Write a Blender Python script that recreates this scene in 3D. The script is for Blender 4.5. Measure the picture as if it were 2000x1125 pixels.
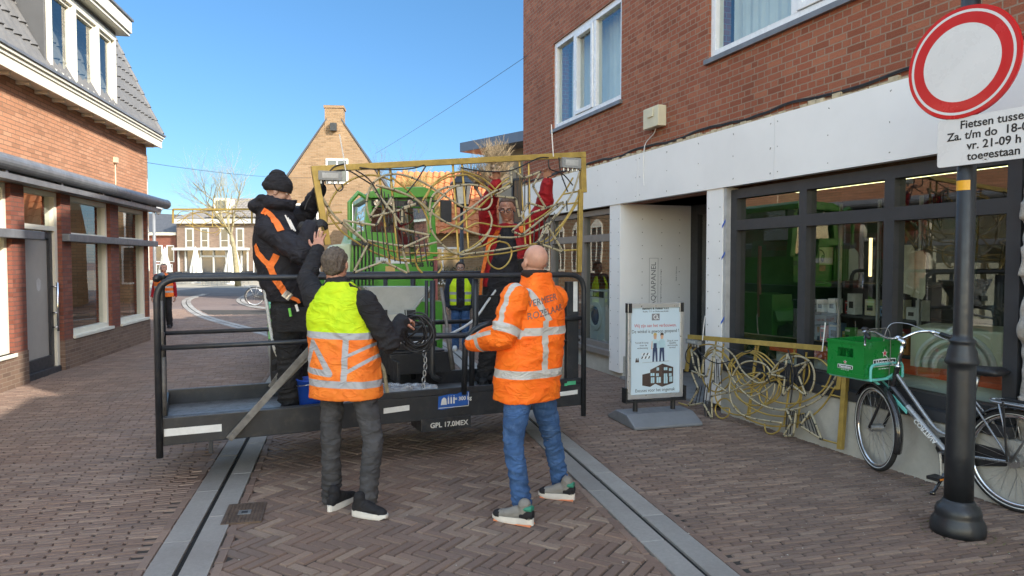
import bpy, bmesh, math, random
from mathutils import Vector as V, Matrix, noise
from mathutils.bvhtree import BVHTree
R = math.radians
rnd = random.Random(7)
SC = bpy.context.scene
COL = SC.collection
for o in list(bpy.data.objects): bpy.data.objects.remove(o)
# ------------------------------------------------------------ camera, sky, sun, exposure
FPX = 1380.0; PITCH = math.atan(54.5 / FPX); CAMZ = 1.7
cd = bpy.data.cameras.new('camera'); cam = bpy.data.objects.new('camera', cd); COL.objects.link(cam)
cam.location = (0, 0, CAMZ); cam.rotation_euler = (math.pi / 2 - PITCH, 0, 0)
cd.sensor_width = 36; cd.lens = 36 * FPX / 2000; cd.clip_end = 2000; cd.clip_start = .05
SC.camera = cam
SUN_AZ, SUN_EL = R(126), R(30)            # clockwise from +Y: behind the camera, to the right
W = bpy.data.worlds.new('World'); SC.world = W; W.use_nodes = True
nt = W.node_tree; sky = nt.nodes.new('ShaderNodeTexSky'); sky.sky_type = 'NISHITA'; sky.sun_disc = False
sky.sun_elevation = SUN_EL; sky.sun_rotation = SUN_AZ; sky.air_density = 1.15; sky.dust_density = .35; sky.ozone_density = 1.6
bg = nt.nodes['Background']; bg.inputs[1].default_value = .15
# sky tint: dimmed low ahead, boosted overhead and behind camera as added fill light
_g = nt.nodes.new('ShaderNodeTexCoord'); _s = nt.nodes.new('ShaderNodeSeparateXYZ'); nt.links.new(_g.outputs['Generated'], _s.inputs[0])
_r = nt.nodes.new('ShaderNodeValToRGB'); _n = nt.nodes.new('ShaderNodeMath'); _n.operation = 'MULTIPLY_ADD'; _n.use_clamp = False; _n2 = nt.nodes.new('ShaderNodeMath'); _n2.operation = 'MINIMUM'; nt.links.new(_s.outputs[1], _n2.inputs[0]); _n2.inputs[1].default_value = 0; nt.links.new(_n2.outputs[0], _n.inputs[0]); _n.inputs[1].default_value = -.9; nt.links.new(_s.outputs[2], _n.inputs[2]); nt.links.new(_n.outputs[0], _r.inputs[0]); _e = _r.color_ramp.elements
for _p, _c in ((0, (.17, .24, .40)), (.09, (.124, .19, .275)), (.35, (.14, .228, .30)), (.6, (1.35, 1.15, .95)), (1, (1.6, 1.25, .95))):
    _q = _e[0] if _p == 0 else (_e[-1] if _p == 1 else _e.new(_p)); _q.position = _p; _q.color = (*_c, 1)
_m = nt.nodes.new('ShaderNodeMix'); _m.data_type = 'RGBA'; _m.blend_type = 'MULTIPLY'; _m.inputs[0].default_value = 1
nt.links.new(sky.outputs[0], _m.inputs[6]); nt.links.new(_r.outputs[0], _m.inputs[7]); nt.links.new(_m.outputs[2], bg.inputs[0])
sl = bpy.data.lights.new('sun', 'SUN'); sl.energy = 2.0; sl.angle = R(.5); sl.color = (1, .93, .82)
so = bpy.data.objects.new('sun', sl); COL.objects.link(so)
sd = V((math.sin(SUN_AZ) * math.cos(SUN_EL), math.cos(SUN_AZ) * math.cos(SUN_EL), math.sin(SUN_EL)))
so.rotation_euler = sd.to_track_quat('Z', 'Y').to_euler(); so.location = sd * 60
SC.view_settings.view_transform = 'Standard'; SC.view_settings.look = 'None'; SC.view_settings.exposure = 2.1; SC.view_settings.gamma = 1
SC.render.engine = 'CYCLES'
SC.cycles.max_bounces = 8; SC.cycles.transparent_max_bounces = 24; SC.cycles.caustics_reflective = False; SC.cycles.caustics_refractive = False
SC.cycles.sample_clamp_indirect = 6
# ------------------------------------------------------------ survey helpers: photo pixel -> point in the place
_fw = V((0, math.cos(PITCH), -math.sin(PITCH))); _up = V((0, math.sin(PITCH), math.cos(PITCH))); EYE = V((0, 0, CAMZ))
def ray(x, y): return V((1, 0, 0)) * ((x - 1000) / FPX) + _up * ((562.5 - y) / FPX) + _fw
def at(x, y, Y): d = ray(x, y); return EYE + d * (Y / d.y)
def gnd(x, y, z=0): d = ray(x, y); return EYE + d * ((z - CAMZ) / d.z)
def onpl(x, y, p, n): d = ray(x, y); return EYE + d * ((p - EYE).dot(n) / d.dot(n))
Z = V((0, 0, 1))
class Fr:                                   # a local frame: u along, b up, n outward
    def __init__(s, o, u, n=None, b=Z):
        s.o = V(o); s.u = V(u).normalized(); s.b = V(b).normalized()
        s.n = V(n).normalized() if n is not None else s.u.cross(s.b).normalized()
    def p(s, a, b, c=0): return s.o + s.u * a + s.b * b + s.n * c
    def sub(s, a, b, c=0): return Fr(s.p(a, b, c), s.u, s.n, s.b)
WF = Fr((0, 0, 0), (1, 0, 0), (0, -1, 0))
# ------------------------------------------------------------ mesh collector
ORG = {}
class MB:
    def __init__(s): s.v = []; s.f = []; s.m = []; s.c = 0; s.mats = []
    def use(s, m):
        if m not in s.mats: s.mats.append(m)
        s.c = s.mats.index(m); return s
    def add(s, vs, fs):
        k = len(s.v); s.v += [V(q) for q in vs]; s.f += [[k + i for i in f] for f in fs]; s.m += [s.c] * len(fs); return s
    def quad(s, *p): return s.add(p, [list(range(len(p)))])
    def box(s, F, a0, a1, b0, b1, c0, c1):
        P = [F.p(a, b, c) for c in (c0, c1) for b in (b0, b1) for a in (a0, a1)]
        return s.add(P, [(0, 2, 3, 1), (4, 5, 7, 6), (0, 1, 5, 4), (2, 6, 7, 3), (0, 4, 6, 2), (1, 3, 7, 5)])
    def prism(s, F, poly, c0, c1):
        n = len(poly); P = [F.p(a, b, c0) for a, b in poly] + [F.p(a, b, c1) for a, b in poly]
        return s.add(P, [list(range(n))[::-1], list(range(n, 2 * n))] + [(i, (i + 1) % n, n + (i + 1) % n, n + i) for i in range(n)])
    def tube(s, pts, r, seg=8, closed=False, flat=None):
        pts = [V(p) for p in pts]; n = len(pts); rs = r if isinstance(r, (list, tuple)) else [r] * n
        T = []
        for i in range(n):
            a = pts[(i - 1) % n] if (closed or i) else pts[0]; b = pts[(i + 1) % n] if (closed or i < n - 1) else pts[-1]
            t = (b - a); T.append(t.normalized() if t.length > 1e-9 else V((0, 0, 1)))
        ref = V((0, 0, 1)) if abs(T[0].z) < .9 else V((1, 0, 0)); x = T[0].cross(ref).normalized(); vs = []
        for i in range(n):
            x = (x - T[i] * x.dot(T[i])).normalized(); y = T[i].cross(x)
            for k in range(seg):
                a = 2 * math.pi * (k + .5) / seg; vs.append(pts[i] + x * (math.cos(a) * rs[i]) + y * (math.sin(a) * rs[i]))
        fs = []; N = n if closed else n - 1
        for i in range(N):
            j = (i + 1) % n
            for k in range(seg): fs.append((i * seg + k, i * seg + (k + 1) % seg, j * seg + (k + 1) % seg, j * seg + k))
        if not closed: fs += [list(range(seg))[::-1], [(n - 1) * seg + k for k in range(seg)]]
        return s.add(vs, fs)
    def ell(s, c, r, M=None, seg=16, ring=10):
        vs = []; fs = []; c = V(c); r = (r,) * 3 if not hasattr(r, '__len__') else r
        for i in range(ring + 1):
            th = math.pi * i / ring
            for k in range(seg):
                a = 2 * math.pi * k / seg; q = V((r[0] * math.sin(th) * math.cos(a), r[1] * math.sin(th) * math.sin(a), r[2] * math.cos(th)))
                vs.append(c + (M @ q if M else q))
        for i in range(ring):
            for k in range(seg): fs.append((i * seg + k, (i + 1) * seg + k, (i + 1) * seg + (k + 1) % seg, i * seg + (k + 1) % seg))
        return s.add(vs, fs)
    def lathe(s, o, prof, axis=Z, seg=24):
        o = V(o); axis = V(axis).normalized(); x = axis.orthogonal().normalized(); y = axis.cross(x); n = len(prof)
        vs = [o + axis * h + (x * math.cos(2 * math.pi * k / seg) + y * math.sin(2 * math.pi * k / seg)) * r for r, h in prof for k in range(seg)]
        fs = [(i * seg + k, i * seg + (k + 1) % seg, (i + 1) * seg + (k + 1) % seg, (i + 1) * seg + k) for i in range(n - 1) for k in range(seg)]
        fs += [list(range(seg))[::-1], [(n - 1) * seg + k for k in range(seg)]]
        return s.add(vs, fs)
    def loft(s, rings, seg=20, ex=2.3):        # rings: (centre, half-axis a, half-axis b)
        vs = []
        for c, a, b in rings:
            for k in range(seg):
                t = 2 * math.pi * k / seg; q = math.cos(t); w = math.sin(t)
                vs.append(V(c) + V(a) * (abs(q) ** (2 / ex) * (1 if q > 0 else -1)) + V(b) * (abs(w) ** (2 / ex) * (1 if w > 0 else -1)))
        n = len(rings); fs = [(i * seg + k, i * seg + (k + 1) % seg, (i + 1) * seg + (k + 1) % seg, (i + 1) * seg + k) for i in range(n - 1) for k in range(seg)]
        fs += [list(range(seg))[::-1], [(n - 1) * seg + k for k in range(seg)]]
        return s.add(vs, fs)
    def limb(s, pts, rs, seg=14):
        for i in range(len(pts) - 1): s.tube([pts[i], pts[i + 1]], [rs[i], rs[i + 1]], seg)
        for p, r in zip(pts, rs): s.ell(p, r, None, seg, 8)
        return s
    def text(s, txt, F, size, ex=.0015, align='CENTER', bold=0.0, sx=1.0, shear=0.0):
        cu = bpy.data.curves.new('txt', 'FONT'); cu.body = txt; cu.size = size; cu.align_x = align; cu.align_y = 'CENTER'; cu.extrude = ex; cu.offset = bold; cu.shear = shear; cu.resolution_u = 3
        o = bpy.data.objects.new('txt', cu); COL.objects.link(o); bpy.context.view_layer.update()
        me = bpy.data.meshes.new_from_object(o.evaluated_get(bpy.context.evaluated_depsgraph_get()))
        s.add([F.p(v.co.x * sx, v.co.y, v.co.z) for v in me.vertices], [list(p.vertices) for p in me.polygons])
        bpy.data.objects.remove(o); bpy.data.curves.remove(cu); bpy.data.meshes.remove(me); return s
    def mesh(s, name, org=V((0, 0, 0)), smooth=False, bev=0, uv=None, fix=True):
        me = bpy.data.meshes.new(name); me.from_pydata([v - org for v in s.v], [], s.f)
        for m in s.mats: me.materials.append(m)
        if len(s.mats) > 1: me.polygons.foreach_set('material_index', s.m)
        if fix or bev:
            bm = bmesh.new(); bm.from_mesh(me)
            if bev:
                bmesh.ops.remove_doubles(bm, verts=bm.verts, dist=1e-5)
                bmesh.ops.bevel(bm, geom=[e for e in bm.edges if len(e.link_faces) == 2 and e.calc_face_angle(0) > .5], offset=bev, segments=2, profile=.6, affect='EDGES', clamp_overlap=True)
            bmesh.ops.recalc_face_normals(bm, faces=bm.faces); bm.to_mesh(me); bm.free()
        if smooth: me.polygons.foreach_set('use_smooth', [True] * len(me.polygons))
        if uv is not None: boxuv(me, uv, org)
        me.update(); return me
    def build(s, name, mat=None, parent=None, smooth=False, bev=0, uv=None, fix=True, org=None):
        if mat is not None and not s.mats: s.mats = [mat]
        o0 = V(org) if org is not None else (ORG.get(parent.name, V((0, 0, 0))) if parent else V((0, 0, 0)))
        return link(name, s.mesh(name, o0, smooth, bev, uv, fix), parent, o0 if org is not None else None)
def link(name, me, parent=None, loc=None):
    ob = bpy.data.objects.new(name, me); COL.objects.link(ob)
    if parent: ob.parent = parent; ORG[ob.name] = ORG.get(parent.name, V((0, 0, 0)))
    else:
        ORG[ob.name] = V(loc) if loc is not None else V((0, 0, 0))
        if loc is not None: ob.location = loc
    return ob
def boxuv(me, u, org=V((0, 0, 0))):           # brick UVs in metres; u = wall direction
    u = V(u).normalized(); n = u.cross(Z).normalized(); L = me.uv_layers.new(name='UVMap')
    for p in me.polygons:
        fn = p.normal
        for li in p.loop_indices:
            c = me.vertices[me.loops[li].vertex_index].co + org
            if abs(fn.z) > .8: q = (c.dot(u), c.dot(n))
            elif abs(fn.dot(u)) > .7: q = (c.dot(n), c.z)
            else: q = (c.dot(u), c.z)
            L.data[li].uv = q
def tag(o, label=None, cat=None, group=None, kind=None):
    if label: o['label'] = label
    if cat: o['category'] = cat
    if group: o['group'] = group
    if kind: o['kind'] = kind
    return o
def thing(name, loc, label, cat, group=None):
    o = bpy.data.objects.new(name, None); COL.objects.link(o); o.location = loc; o.empty_display_size = .2; ORG[o.name] = V(loc)
    return tag(o, label, cat, group)
def copy_tree(o, loc=None, label=None, parent=None, rz=None):
    c = o.copy(); COL.objects.link(c); ORG[c.name] = ORG.get(o.name, V((0, 0, 0)))
    if parent: c.parent = parent
    if loc is not None: c.location = loc; ORG[c.name] = V(loc)
    if rz is not None: c.rotation_euler.z = rz
    if label: c['label'] = label
    for ch in o.children: copy_tree(ch, None, None, c)
    return c
def spline(pts, n=8, closed=False):
    pts = [V(p) for p in pts]; N = len(pts); out = []
    for i in range(N if closed else N - 1):
        if closed: a, b, c, d = pts[i - 1], pts[i], pts[(i + 1) % N], pts[(i + 2) % N]
        else: a, b, c, d = pts[max(i - 1, 0)], pts[i], pts[i + 1], pts[min(i + 2, N - 1)]
        for k in range(n):
            t = k / n; out.append(.5 * ((2 * b) + (c - a) * t + (2 * a - 5 * b + 4 * c - d) * t * t + (3 * b - a - 3 * c + d) * t ** 3))
    if not closed: out.append(pts[-1])
    return out
def fillet(pts, r, n=6):                       # polyline with rounded corners
    pts = [V(p) for p in pts]; out = [pts[0]]
    for i in range(1, len(pts) - 1):
        a, b, c = pts[i - 1], pts[i], pts[i + 1]; d0 = (a - b); d1 = (c - b); q = min(r, d0.length * .49, d1.length * .49)
        p0 = b + d0.normalized() * q; p1 = b + d1.normalized() * q
        out += [(p0 * (1 - t) ** 2 + b * 2 * t * (1 - t) + p1 * t * t) for t in [k / n for k in range(n + 1)]]
    return out + [pts[-1]]
def remesh(mb, vox, sm=4):
    me = mb.mesh('tmp', fix=True); me.materials.clear(); o = bpy.data.objects.new('tmp', me); COL.objects.link(o)
    m = o.modifiers.new('r', 'REMESH'); m.mode = 'VOXEL'; m.voxel_size = vox; m.use_smooth_shade = True
    if sm: q = o.modifiers.new('s', 'SMOOTH'); q.factor = .5; q.iterations = sm
    bpy.context.view_layer.update(); r = bpy.data.meshes.new_from_object(o.evaluated_get(bpy.context.evaluated_depsgraph_get()))
    bpy.data.objects.remove(o); bpy.data.meshes.remove(me); return r
# ------------------------------------------------------------ materials
def nodes(name):
    m = bpy.data.materials.new(name); m.use_nodes = True; t = m.node_tree; return m, t, t.nodes['Principled BSDF'], t.links
def N(t, k, **kw):
    n = t.nodes.new(k)
    for a, b in kw.items(): setattr(n, a, b)
    return n
def mixc(t, L, f, a, b, mode='MIX'):
    n = N(t, 'ShaderNodeMix', data_type='RGBA', blend_type=mode)
    for i, q in ((0, f), (6, a), (7, b)):
        if isinstance(q, (int, float)): n.inputs[i].default_value = q
        elif isinstance(q, tuple): n.inputs[i].default_value = (*q[:3], 1)
        else: L.new(q, n.inputs[i])
    return n.outputs[2]
def ramp(t, L, src, stops):
    n = N(t, 'ShaderNodeValToRGB'); L.new(src, n.inputs[0]); e = n.color_ramp.elements
    while len(e) < len(stops): e.new(.5)
    for q, (p, c) in zip(e, stops): q.position = p; q.color = (*((c,) * 3 if isinstance(c, (int, float)) else c), 1)
    return n.outputs[0]
def ntex(t, L, scale, co=None, detail=4, rough=.6, sc3=None):
    n = N(t, 'ShaderNodeTexNoise'); n.inputs['Scale'].default_value = scale; n.inputs['Detail'].default_value = detail; n.inputs['Roughness'].default_value = rough
    if co is None: co = N(t, 'ShaderNodeTexCoord').outputs['Object']
    if sc3:
        mp = N(t, 'ShaderNodeMapping'); mp.inputs['Scale'].default_value = sc3; L.new(co, mp.inputs[0]); co = mp.outputs[0]
    L.new(co, n.inputs['Vector']); return n.outputs[0]
def bumpn(t, L, P, h, strength=.3, dist=.01):
    b = N(t, 'ShaderNodeBump'); b.inputs['Strength'].default_value = strength; b.inputs['Distance'].default_value = dist; L.new(h, b.inputs['Height']); L.new(b.outputs[0], P.inputs['Normal'])
def mat(name, col, rough=.6, metal=0, var=.18, scale=7, bump=0, bscale=80, dist=.004, dirt=0, dcol=(.12, .1, .08), spec=.5, coat=0, sc3=None):
    m, t, P, L = nodes(name); a = tuple(c * (1 - var) for c in col); b = tuple(min(1, c * (1 + var)) for c in col)
    n1 = ntex(t, L, scale, sc3=sc3); c = mixc(t, L, ramp(t, L, n1, [(.3, 0), (.7, 1)]), a, b)
    if dirt: c = mixc(t, L, ramp(t, L, ntex(t, L, scale * 2.7, detail=8, rough=.75), [(.52, 0), (.75, dirt)]), c, dcol)
    L.new(c, P.inputs['Base Color']); P.inputs['Metallic'].default_value = metal; P.inputs['Specular IOR Level'].default_value = spec; P.inputs['Coat Weight'].default_value = coat
    L.new(ramp(t, L, ntex(t, L, scale * 3), [(.3, max(0, rough - .1)), (.7, min(1, rough + .1))]), P.inputs['Roughness'])
    if bump: bumpn(t, L, P, ntex(t, L, bscale, detail=6), bump, dist)
    return m
def brickmat(name, cols, mortar, course=.0625, length=.215, joint=.01, squash=1.0, bump=1.0, dist=.012, rough=.85, stain=None):
    m, t, P, L = nodes(name); uv = N(t, 'ShaderNodeTexCoord').outputs['UV']
    wob = N(t, 'ShaderNodeTexNoise'); wob.inputs['Scale'].default_value = 9; L.new(uv, wob.inputs['Vector'])
    ad = N(t, 'ShaderNodeVectorMath', operation='MULTIPLY_ADD'); L.new(wob.outputs['Color'], ad.inputs[0]); ad.inputs[1].default_value = (.008, .008, 0); L.new(uv, ad.inputs[2])
    def bt(c1, c2, mo, smooth):
        b = N(t, 'ShaderNodeTexBrick'); b.offset = .5; b.squash = squash; b.squash_frequency = 2
        for k, q in (('Color1', c1), ('Color2', c2), ('Mortar', mo)): b.inputs[k].default_value = (*q, 1)
        for k, q in (('Scale', 1), ('Mortar Size', joint / 2), ('Mortar Smooth', smooth), ('Bias', 0), ('Brick Width', length), ('Row Height', course)): b.inputs[k].default_value = q
        L.new(ad.outputs[0], b.inputs['Vector']); return b
    b = bt(cols[0], cols[1], mortar, .1); b3 = bt((0, 0, 0), (1, 1, 1), (.5, .5, .5), 0); b3.inputs['Bias'].default_value = .0
    c = mixc(t, L, ramp(t, L, b3.outputs[0], [(.55, 0), (.95, .75)]), b.outputs[0], cols[2] if len(cols) > 2 else cols[0]); c = mixc(t, L, ramp(t, L, b3.outputs[0], [(.05, .55), (.3, 0)]), c, tuple(q * .55 for q in cols[1]))
    c = mixc(t, L, ramp(t, L, ntex(t, L, 23, uv, 5, .7), [(.35, 0), (.75, .4)]), c, tuple(q * .75 for q in cols[0]))
    c = mixc(t, L, b.outputs['Fac'], c, mortar); c = mixc(t, L, .35, c, ramp(t, L, ntex(t, L, 1.2, uv, 5), [(.3, .35), (.7, .65)]), 'OVERLAY')
    if stain: c = mixc(t, L, ramp(t, L, ntex(t, L, .6, uv, 6, .7), [(.55, 0), (.72, .5)]), c, stain)
    L.new(c, P.inputs['Base Color']); P.inputs['Roughness'].default_value = rough; P.inputs['Specular IOR Level'].default_value = .25
    inv = N(t, 'ShaderNodeMath', operation='SUBTRACT'); inv.inputs[0].default_value = 1; L.new(b.outputs['Fac'], inv.inputs[1])
    b2 = N(t, 'ShaderNodeMath', operation='MULTIPLY_ADD'); L.new(ntex(t, L, 60, uv, 6, .7), b2.inputs[0]); b2.inputs[1].default_value = .35; L.new(inv.outputs[0], b2.inputs[2])
    bumpn(t, L, P, b2.outputs[0], bump, dist); return m
def glassmat(name, tint=(.9, .95, .93), ior=1.5, rough=0.0, boost=1.0):
    m, t, P, L = nodes(name); t.nodes.remove(P); o = t.nodes['Material Output']
    g = N(t, 'ShaderNodeBsdfGlossy'); g.inputs['Roughness'].default_value = rough; tr = N(t, 'ShaderNodeBsdfTransparent'); tr.inputs[0].default_value = (*tint, 1)
    lw = N(t, 'ShaderNodeLayerWeight'); lw.inputs[0].default_value = .35
    fc = ramp(t, L, lw.outputs['Facing'], [(0, .06 * boost), (.45, .13 * boost), (.75, min(.8, .3 * boost)), (1, 1)])
    mx = N(t, 'ShaderNodeMixShader'); L.new(fc, mx.inputs[0]); L.new(tr.outputs[0], mx.inputs[1]); L.new(g.outputs[0], mx.inputs[2]); L.new(mx.outputs[0], o.inputs[0])
    # slightly wavy float glass
    b = N(t, 'ShaderNodeBump'); b.inputs['Strength'].default_value = .02; b.inputs['Distance'].default_value = .05; L.new(ntex(t, L, 1.3, detail=1), b.inputs['Height']); L.new(b.outputs[0], g.inputs['Normal']); return m
def pavemat(name, c1, c2, c3):                 # per-brick colour comes from the 'tone' attribute on real bricks
    m, t, P, L = nodes(name); at_ = N(t, 'ShaderNodeAttribute', attribute_name='tone')
    c = ramp(t, L, at_.outputs['Fac'], [(0, c1), (.5, c2), (.85, c3), (1, tuple(q * 1.25 for q in c2))])
    c = mixc(t, L, ramp(t, L, ntex(t, L, 40, detail=8, rough=.8), [(.3, 0), (.75, .5)]), c, tuple(q * .55 for q in c1))
    c = mixc(t, L, ramp(t, L, ntex(t, L, .9, detail=5), [(.42, 0), (.7, .45)]), c, (.15, .125, .11))
    c = mixc(t, L, ramp(t, L, ntex(t, L, 130, detail=2), [(.72, 0), (.76, .5)]), c, (.3, .28, .26))
    L.new(c, P.inputs['Base Color']); L.new(ramp(t, L, ntex(t, L, 3), [(.3, .55), (.7, .8)]), P.inputs['Roughness']); P.inputs['Specular IOR Level'].default_value = .35
    bumpn(t, L, P, ntex(t, L, 120, detail=6, rough=.7), .5, .004); return m
BLK = mat('black_steel', (.018, .021, .026), .42, 0, .3, 5, .15, 60, dirt=.35, dcol=(.1, .085, .07))
BLKP = mat('black_plastic', (.015, .015, .017), .5, 0, .2, 9, .2, 200)
RUB = mat('rubber', (.02, .02, .021), .8, 0, .2, 20, .3, 150)
STEEL = mat('galvanised_steel', (.42, .43, .44), .35, .9, .15, 12, .1, 90)
CHROME = mat('chrome', (.7, .71, .73), .14, 1, .06, 12)
WHITE = mat('white_paint', (.78, .77, .74), .45, 0, .05, 3, .05, 40, dirt=.12, dcol=(.5, .47, .42))
CREAM = mat('cream_paint', (.72, .69, .58), .45, 0, .05, 4, .05, 50, dirt=.15, dcol=(.5, .46, .38))
GREYF = mat('anthracite_frame', (.035, .037, .042), .45, 0, .12, 6, .1, 200)
ZINC = mat('painted_zinc', (.17, .18, .195), .42, .2, .2, 4, .1, 40, dirt=.2, dcol=(.2, .2, .2))
GLASS = glassmat('window_glass', boost=1.7); GLASSD = glassmat('shop_glass', (.8, .87, .83), boost=1.9)
GOLD = mat('gold_painted_steel', (.42, .30, .08), .4, .35, .2, 9, .15, 90, dirt=.35, dcol=(.2, .13, .05))
ROPE = mat('rope_light_tube', (.34, .295, .19), .35, 0, .25, 30, .2, 200, dirt=.4, dcol=(.22, .19, .13))
CONC = mat('concrete', (.42, .41, .37), .85, 0, .15, 4, .5, 70, .006, dirt=.3, dcol=(.25, .22, .17))
# ============================================================ GROUND
import numpy as np
PAVE_A = pavemat('paver_clinker_brown', (.168, .114, .09), (.235, .158, .12), (.32, .23, .175))
PAVE_H = pavemat('paver_herringbone', (.17, .12, .095), (.245, .162, .12), (.335, .25, .185))
SAND = mat('joint_sand', (.05, .043, .037), .95, 0, .3, 20, .5, 200, dirt=.5, dcol=(.12, .11, .08))
SLABM = pavemat('gutter_bluestone', (.27, .262, .245), (.34, .33, .305), (.41, .395, .365))
def far_ground():
    m, t, P, L = nodes('far_paving')
    co = N(t, 'ShaderNodeTexCoord').outputs['Object']
    b = N(t, 'ShaderNodeTexBrick'); L.new(co, b.inputs['Vector']); b.inputs['Scale'].default_value = 1
    for k, q in (('Brick Width', .2), ('Row Height', .068), ('Mortar Size', .004)): b.inputs[k].default_value = q
    b.inputs['Color1'].default_value = (.19, .135, .115, 1); b.inputs['Color2'].default_value = (.13, .095, .085, 1); b.inputs['Mortar'].default_value = (.06, .05, .045, 1)
    c = mixc(t, L, ramp(t, L, ntex(t, L, .25, detail=6), [(.35, 0), (.7, .5)]), b.outputs[0], (.2, .16, .14)); L.new(c, P.inputs['Base Color']); P.inputs['Roughness'].default_value = .8
    return m
tag(MB().quad((-300, -60, -.016), (300, -60, -.016), (300, 500, -.016), (-300, 500, -.016)).build('ground', far_ground()), kind='structure')
tag(MB().quad((-14, 1, -.0125), (4.2, 1, -.0125), (2.8, 24.2, -.0125), (-14, 24.2, -.0125)).build('ground_joints', mat('joint_sand_dark', (.04, .035, .03), .95, 0, .3, 9)), kind='structure')
tag(MB().quad((-120, 44, -.01), (60, 44, -.01), (60, 130, -.01), (-120, 130, -.01)).build('plaza', mat('plaza_stone', (.30, .265, .2), .85, 0, .12, .5, .2, 30)), kind='structure')
tag(MB().quad((-40, 33.5, -.011), (14, 33.5, -.011), (14, 43.99, -.011), (-40, 43.99, -.011)).build('road', mat('road_shade_band', (.075, .078, .085), .85, 0, .2, .6, .3, 60)), kind='structure')  # dark strip painted across the far street to stand in for its shadow
SLOT_L = spline([(-.62, -1.2, 0), (-1.82, 3.77, 0), (-2.53, 6.74, 0), (-3.43, 10.5, 0), (-4.15, 13.4, 0), (-5.2, 15.6, 0), (-7.2, 18.3, 0), (-9.5, 21.6, 0), (-12.2, 26.5, 0), (-14.2, 31.0, 0), (-15.4, 35.5, 0)], 10)
SLOT_R = spline([(2.18, -1.2, 0), (1.05, 3.74, 0), (.45, 6.35, 0), (-.5, 10.4, 0), (-1.6, 14.6, 0), (-4.2, 19.6, 0), (-7.4, 23.3, 0), (-9.75, 26.3, 0), (-11.7, 30.4, 0), (-13.3, 36, 0)], 10)
def seg_np(L): return np.array([[p.x, p.y] for p in L])
SLn, SRn = seg_np(SLOT_L), seg_np(SLOT_R)
def xat(S, y): return np.interp(y, S[:, 1], S[:, 0])
def resample(L, step):
    out = [L[0].copy()]; acc = 0
    for a, b in zip(L, L[1:]):
        d = (b - a).length; t = step - acc
        while t <= d: out.append(a + (b - a) * (t / d)); t += step
        acc = (acc + d) % step
    return out
def gutter(name, L, w):
    mb = MB(); P = resample(L, .02); i = 0; n = len(P); r = random.Random(len(name))
    for side in (-1, 1):
        i = 0
        while i < n - 20:
            ln = r.choice((38, 48, 48, 30)); j = min(i + ln, n - 2); q0, q1 = P[i], P[j]; t = (q1 - q0)
            if t.length < .1: break
            s0 = (P[min(i + 1, n - 1)] - P[i]).normalized(); s1 = (P[min(j + 1, n - 1)] - P[j]).normalized()
            c0 = V((s0.y, -s0.x, 0)) * side; c1 = V((s1.y, -s1.x, 0)) * side; g = t.normalized() * .003; z = .0075 + r.uniform(-.0012, .0012)
            ins = .016; a = [q0 + c0 * ins + g, q0 + c0 * (ins + w) + g, q1 + c1 * (ins + w) - g, q1 + c1 * ins - g]
            ctr = sum(a, V((0, 0, 0))) / 4
            top = [p + (ctr - p).normalized() * .006 + V((0, 0, z)) for p in a]; bot = [p + V((0, 0, z - .006)) for p in a]; bb = [p + V((0, 0, -.06)) for p in a]
            mb.add(top + bot + bb, [(0, 1, 2, 3)] + [(k, 4 + k, 4 + (k + 1) % 4, (k + 1) % 4) for k in range(4)] + [(4 + k, 8 + k, 8 + (k + 1) % 4, 4 + (k + 1) % 4) for k in range(4)])
            i = j
    return mb
gl = MB()
for nm, L in (('drainage_gutter', SLOT_L), ('drainage_gutter', SLOT_R)):
    g = gutter(nm, L, .152); ns_ = len(g.v) // 12; go_ = tag(g.build(nm, SLABM, fix=False), kind='structure'); ga_ = go_.data.attributes.new('tone', 'FLOAT', 'POINT'); ga_.data.foreach_set('value', np.repeat(np.random.default_rng(5).uniform(.05, .95, ns_), 12).astype(np.float32))
    s = MB(); P = resample(L, .3)                          # dark channel with its iron lips under the slot
    for a, b in zip(P, P[1:]):
        t = (b - a).normalized(); c = V((t.y, -t.x, 0))
        s.add([a - c * .012 + Z * -.0055, a + c * .012 + Z * -.0055, b + c * .012 + Z * -.0055, b - c * .012 + Z * -.0055], [(0, 1, 2, 3)])
    tag(s.build('gutter_channel', mat('channel_dark', (.006, .006, .006), .9)), kind='structure')
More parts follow.
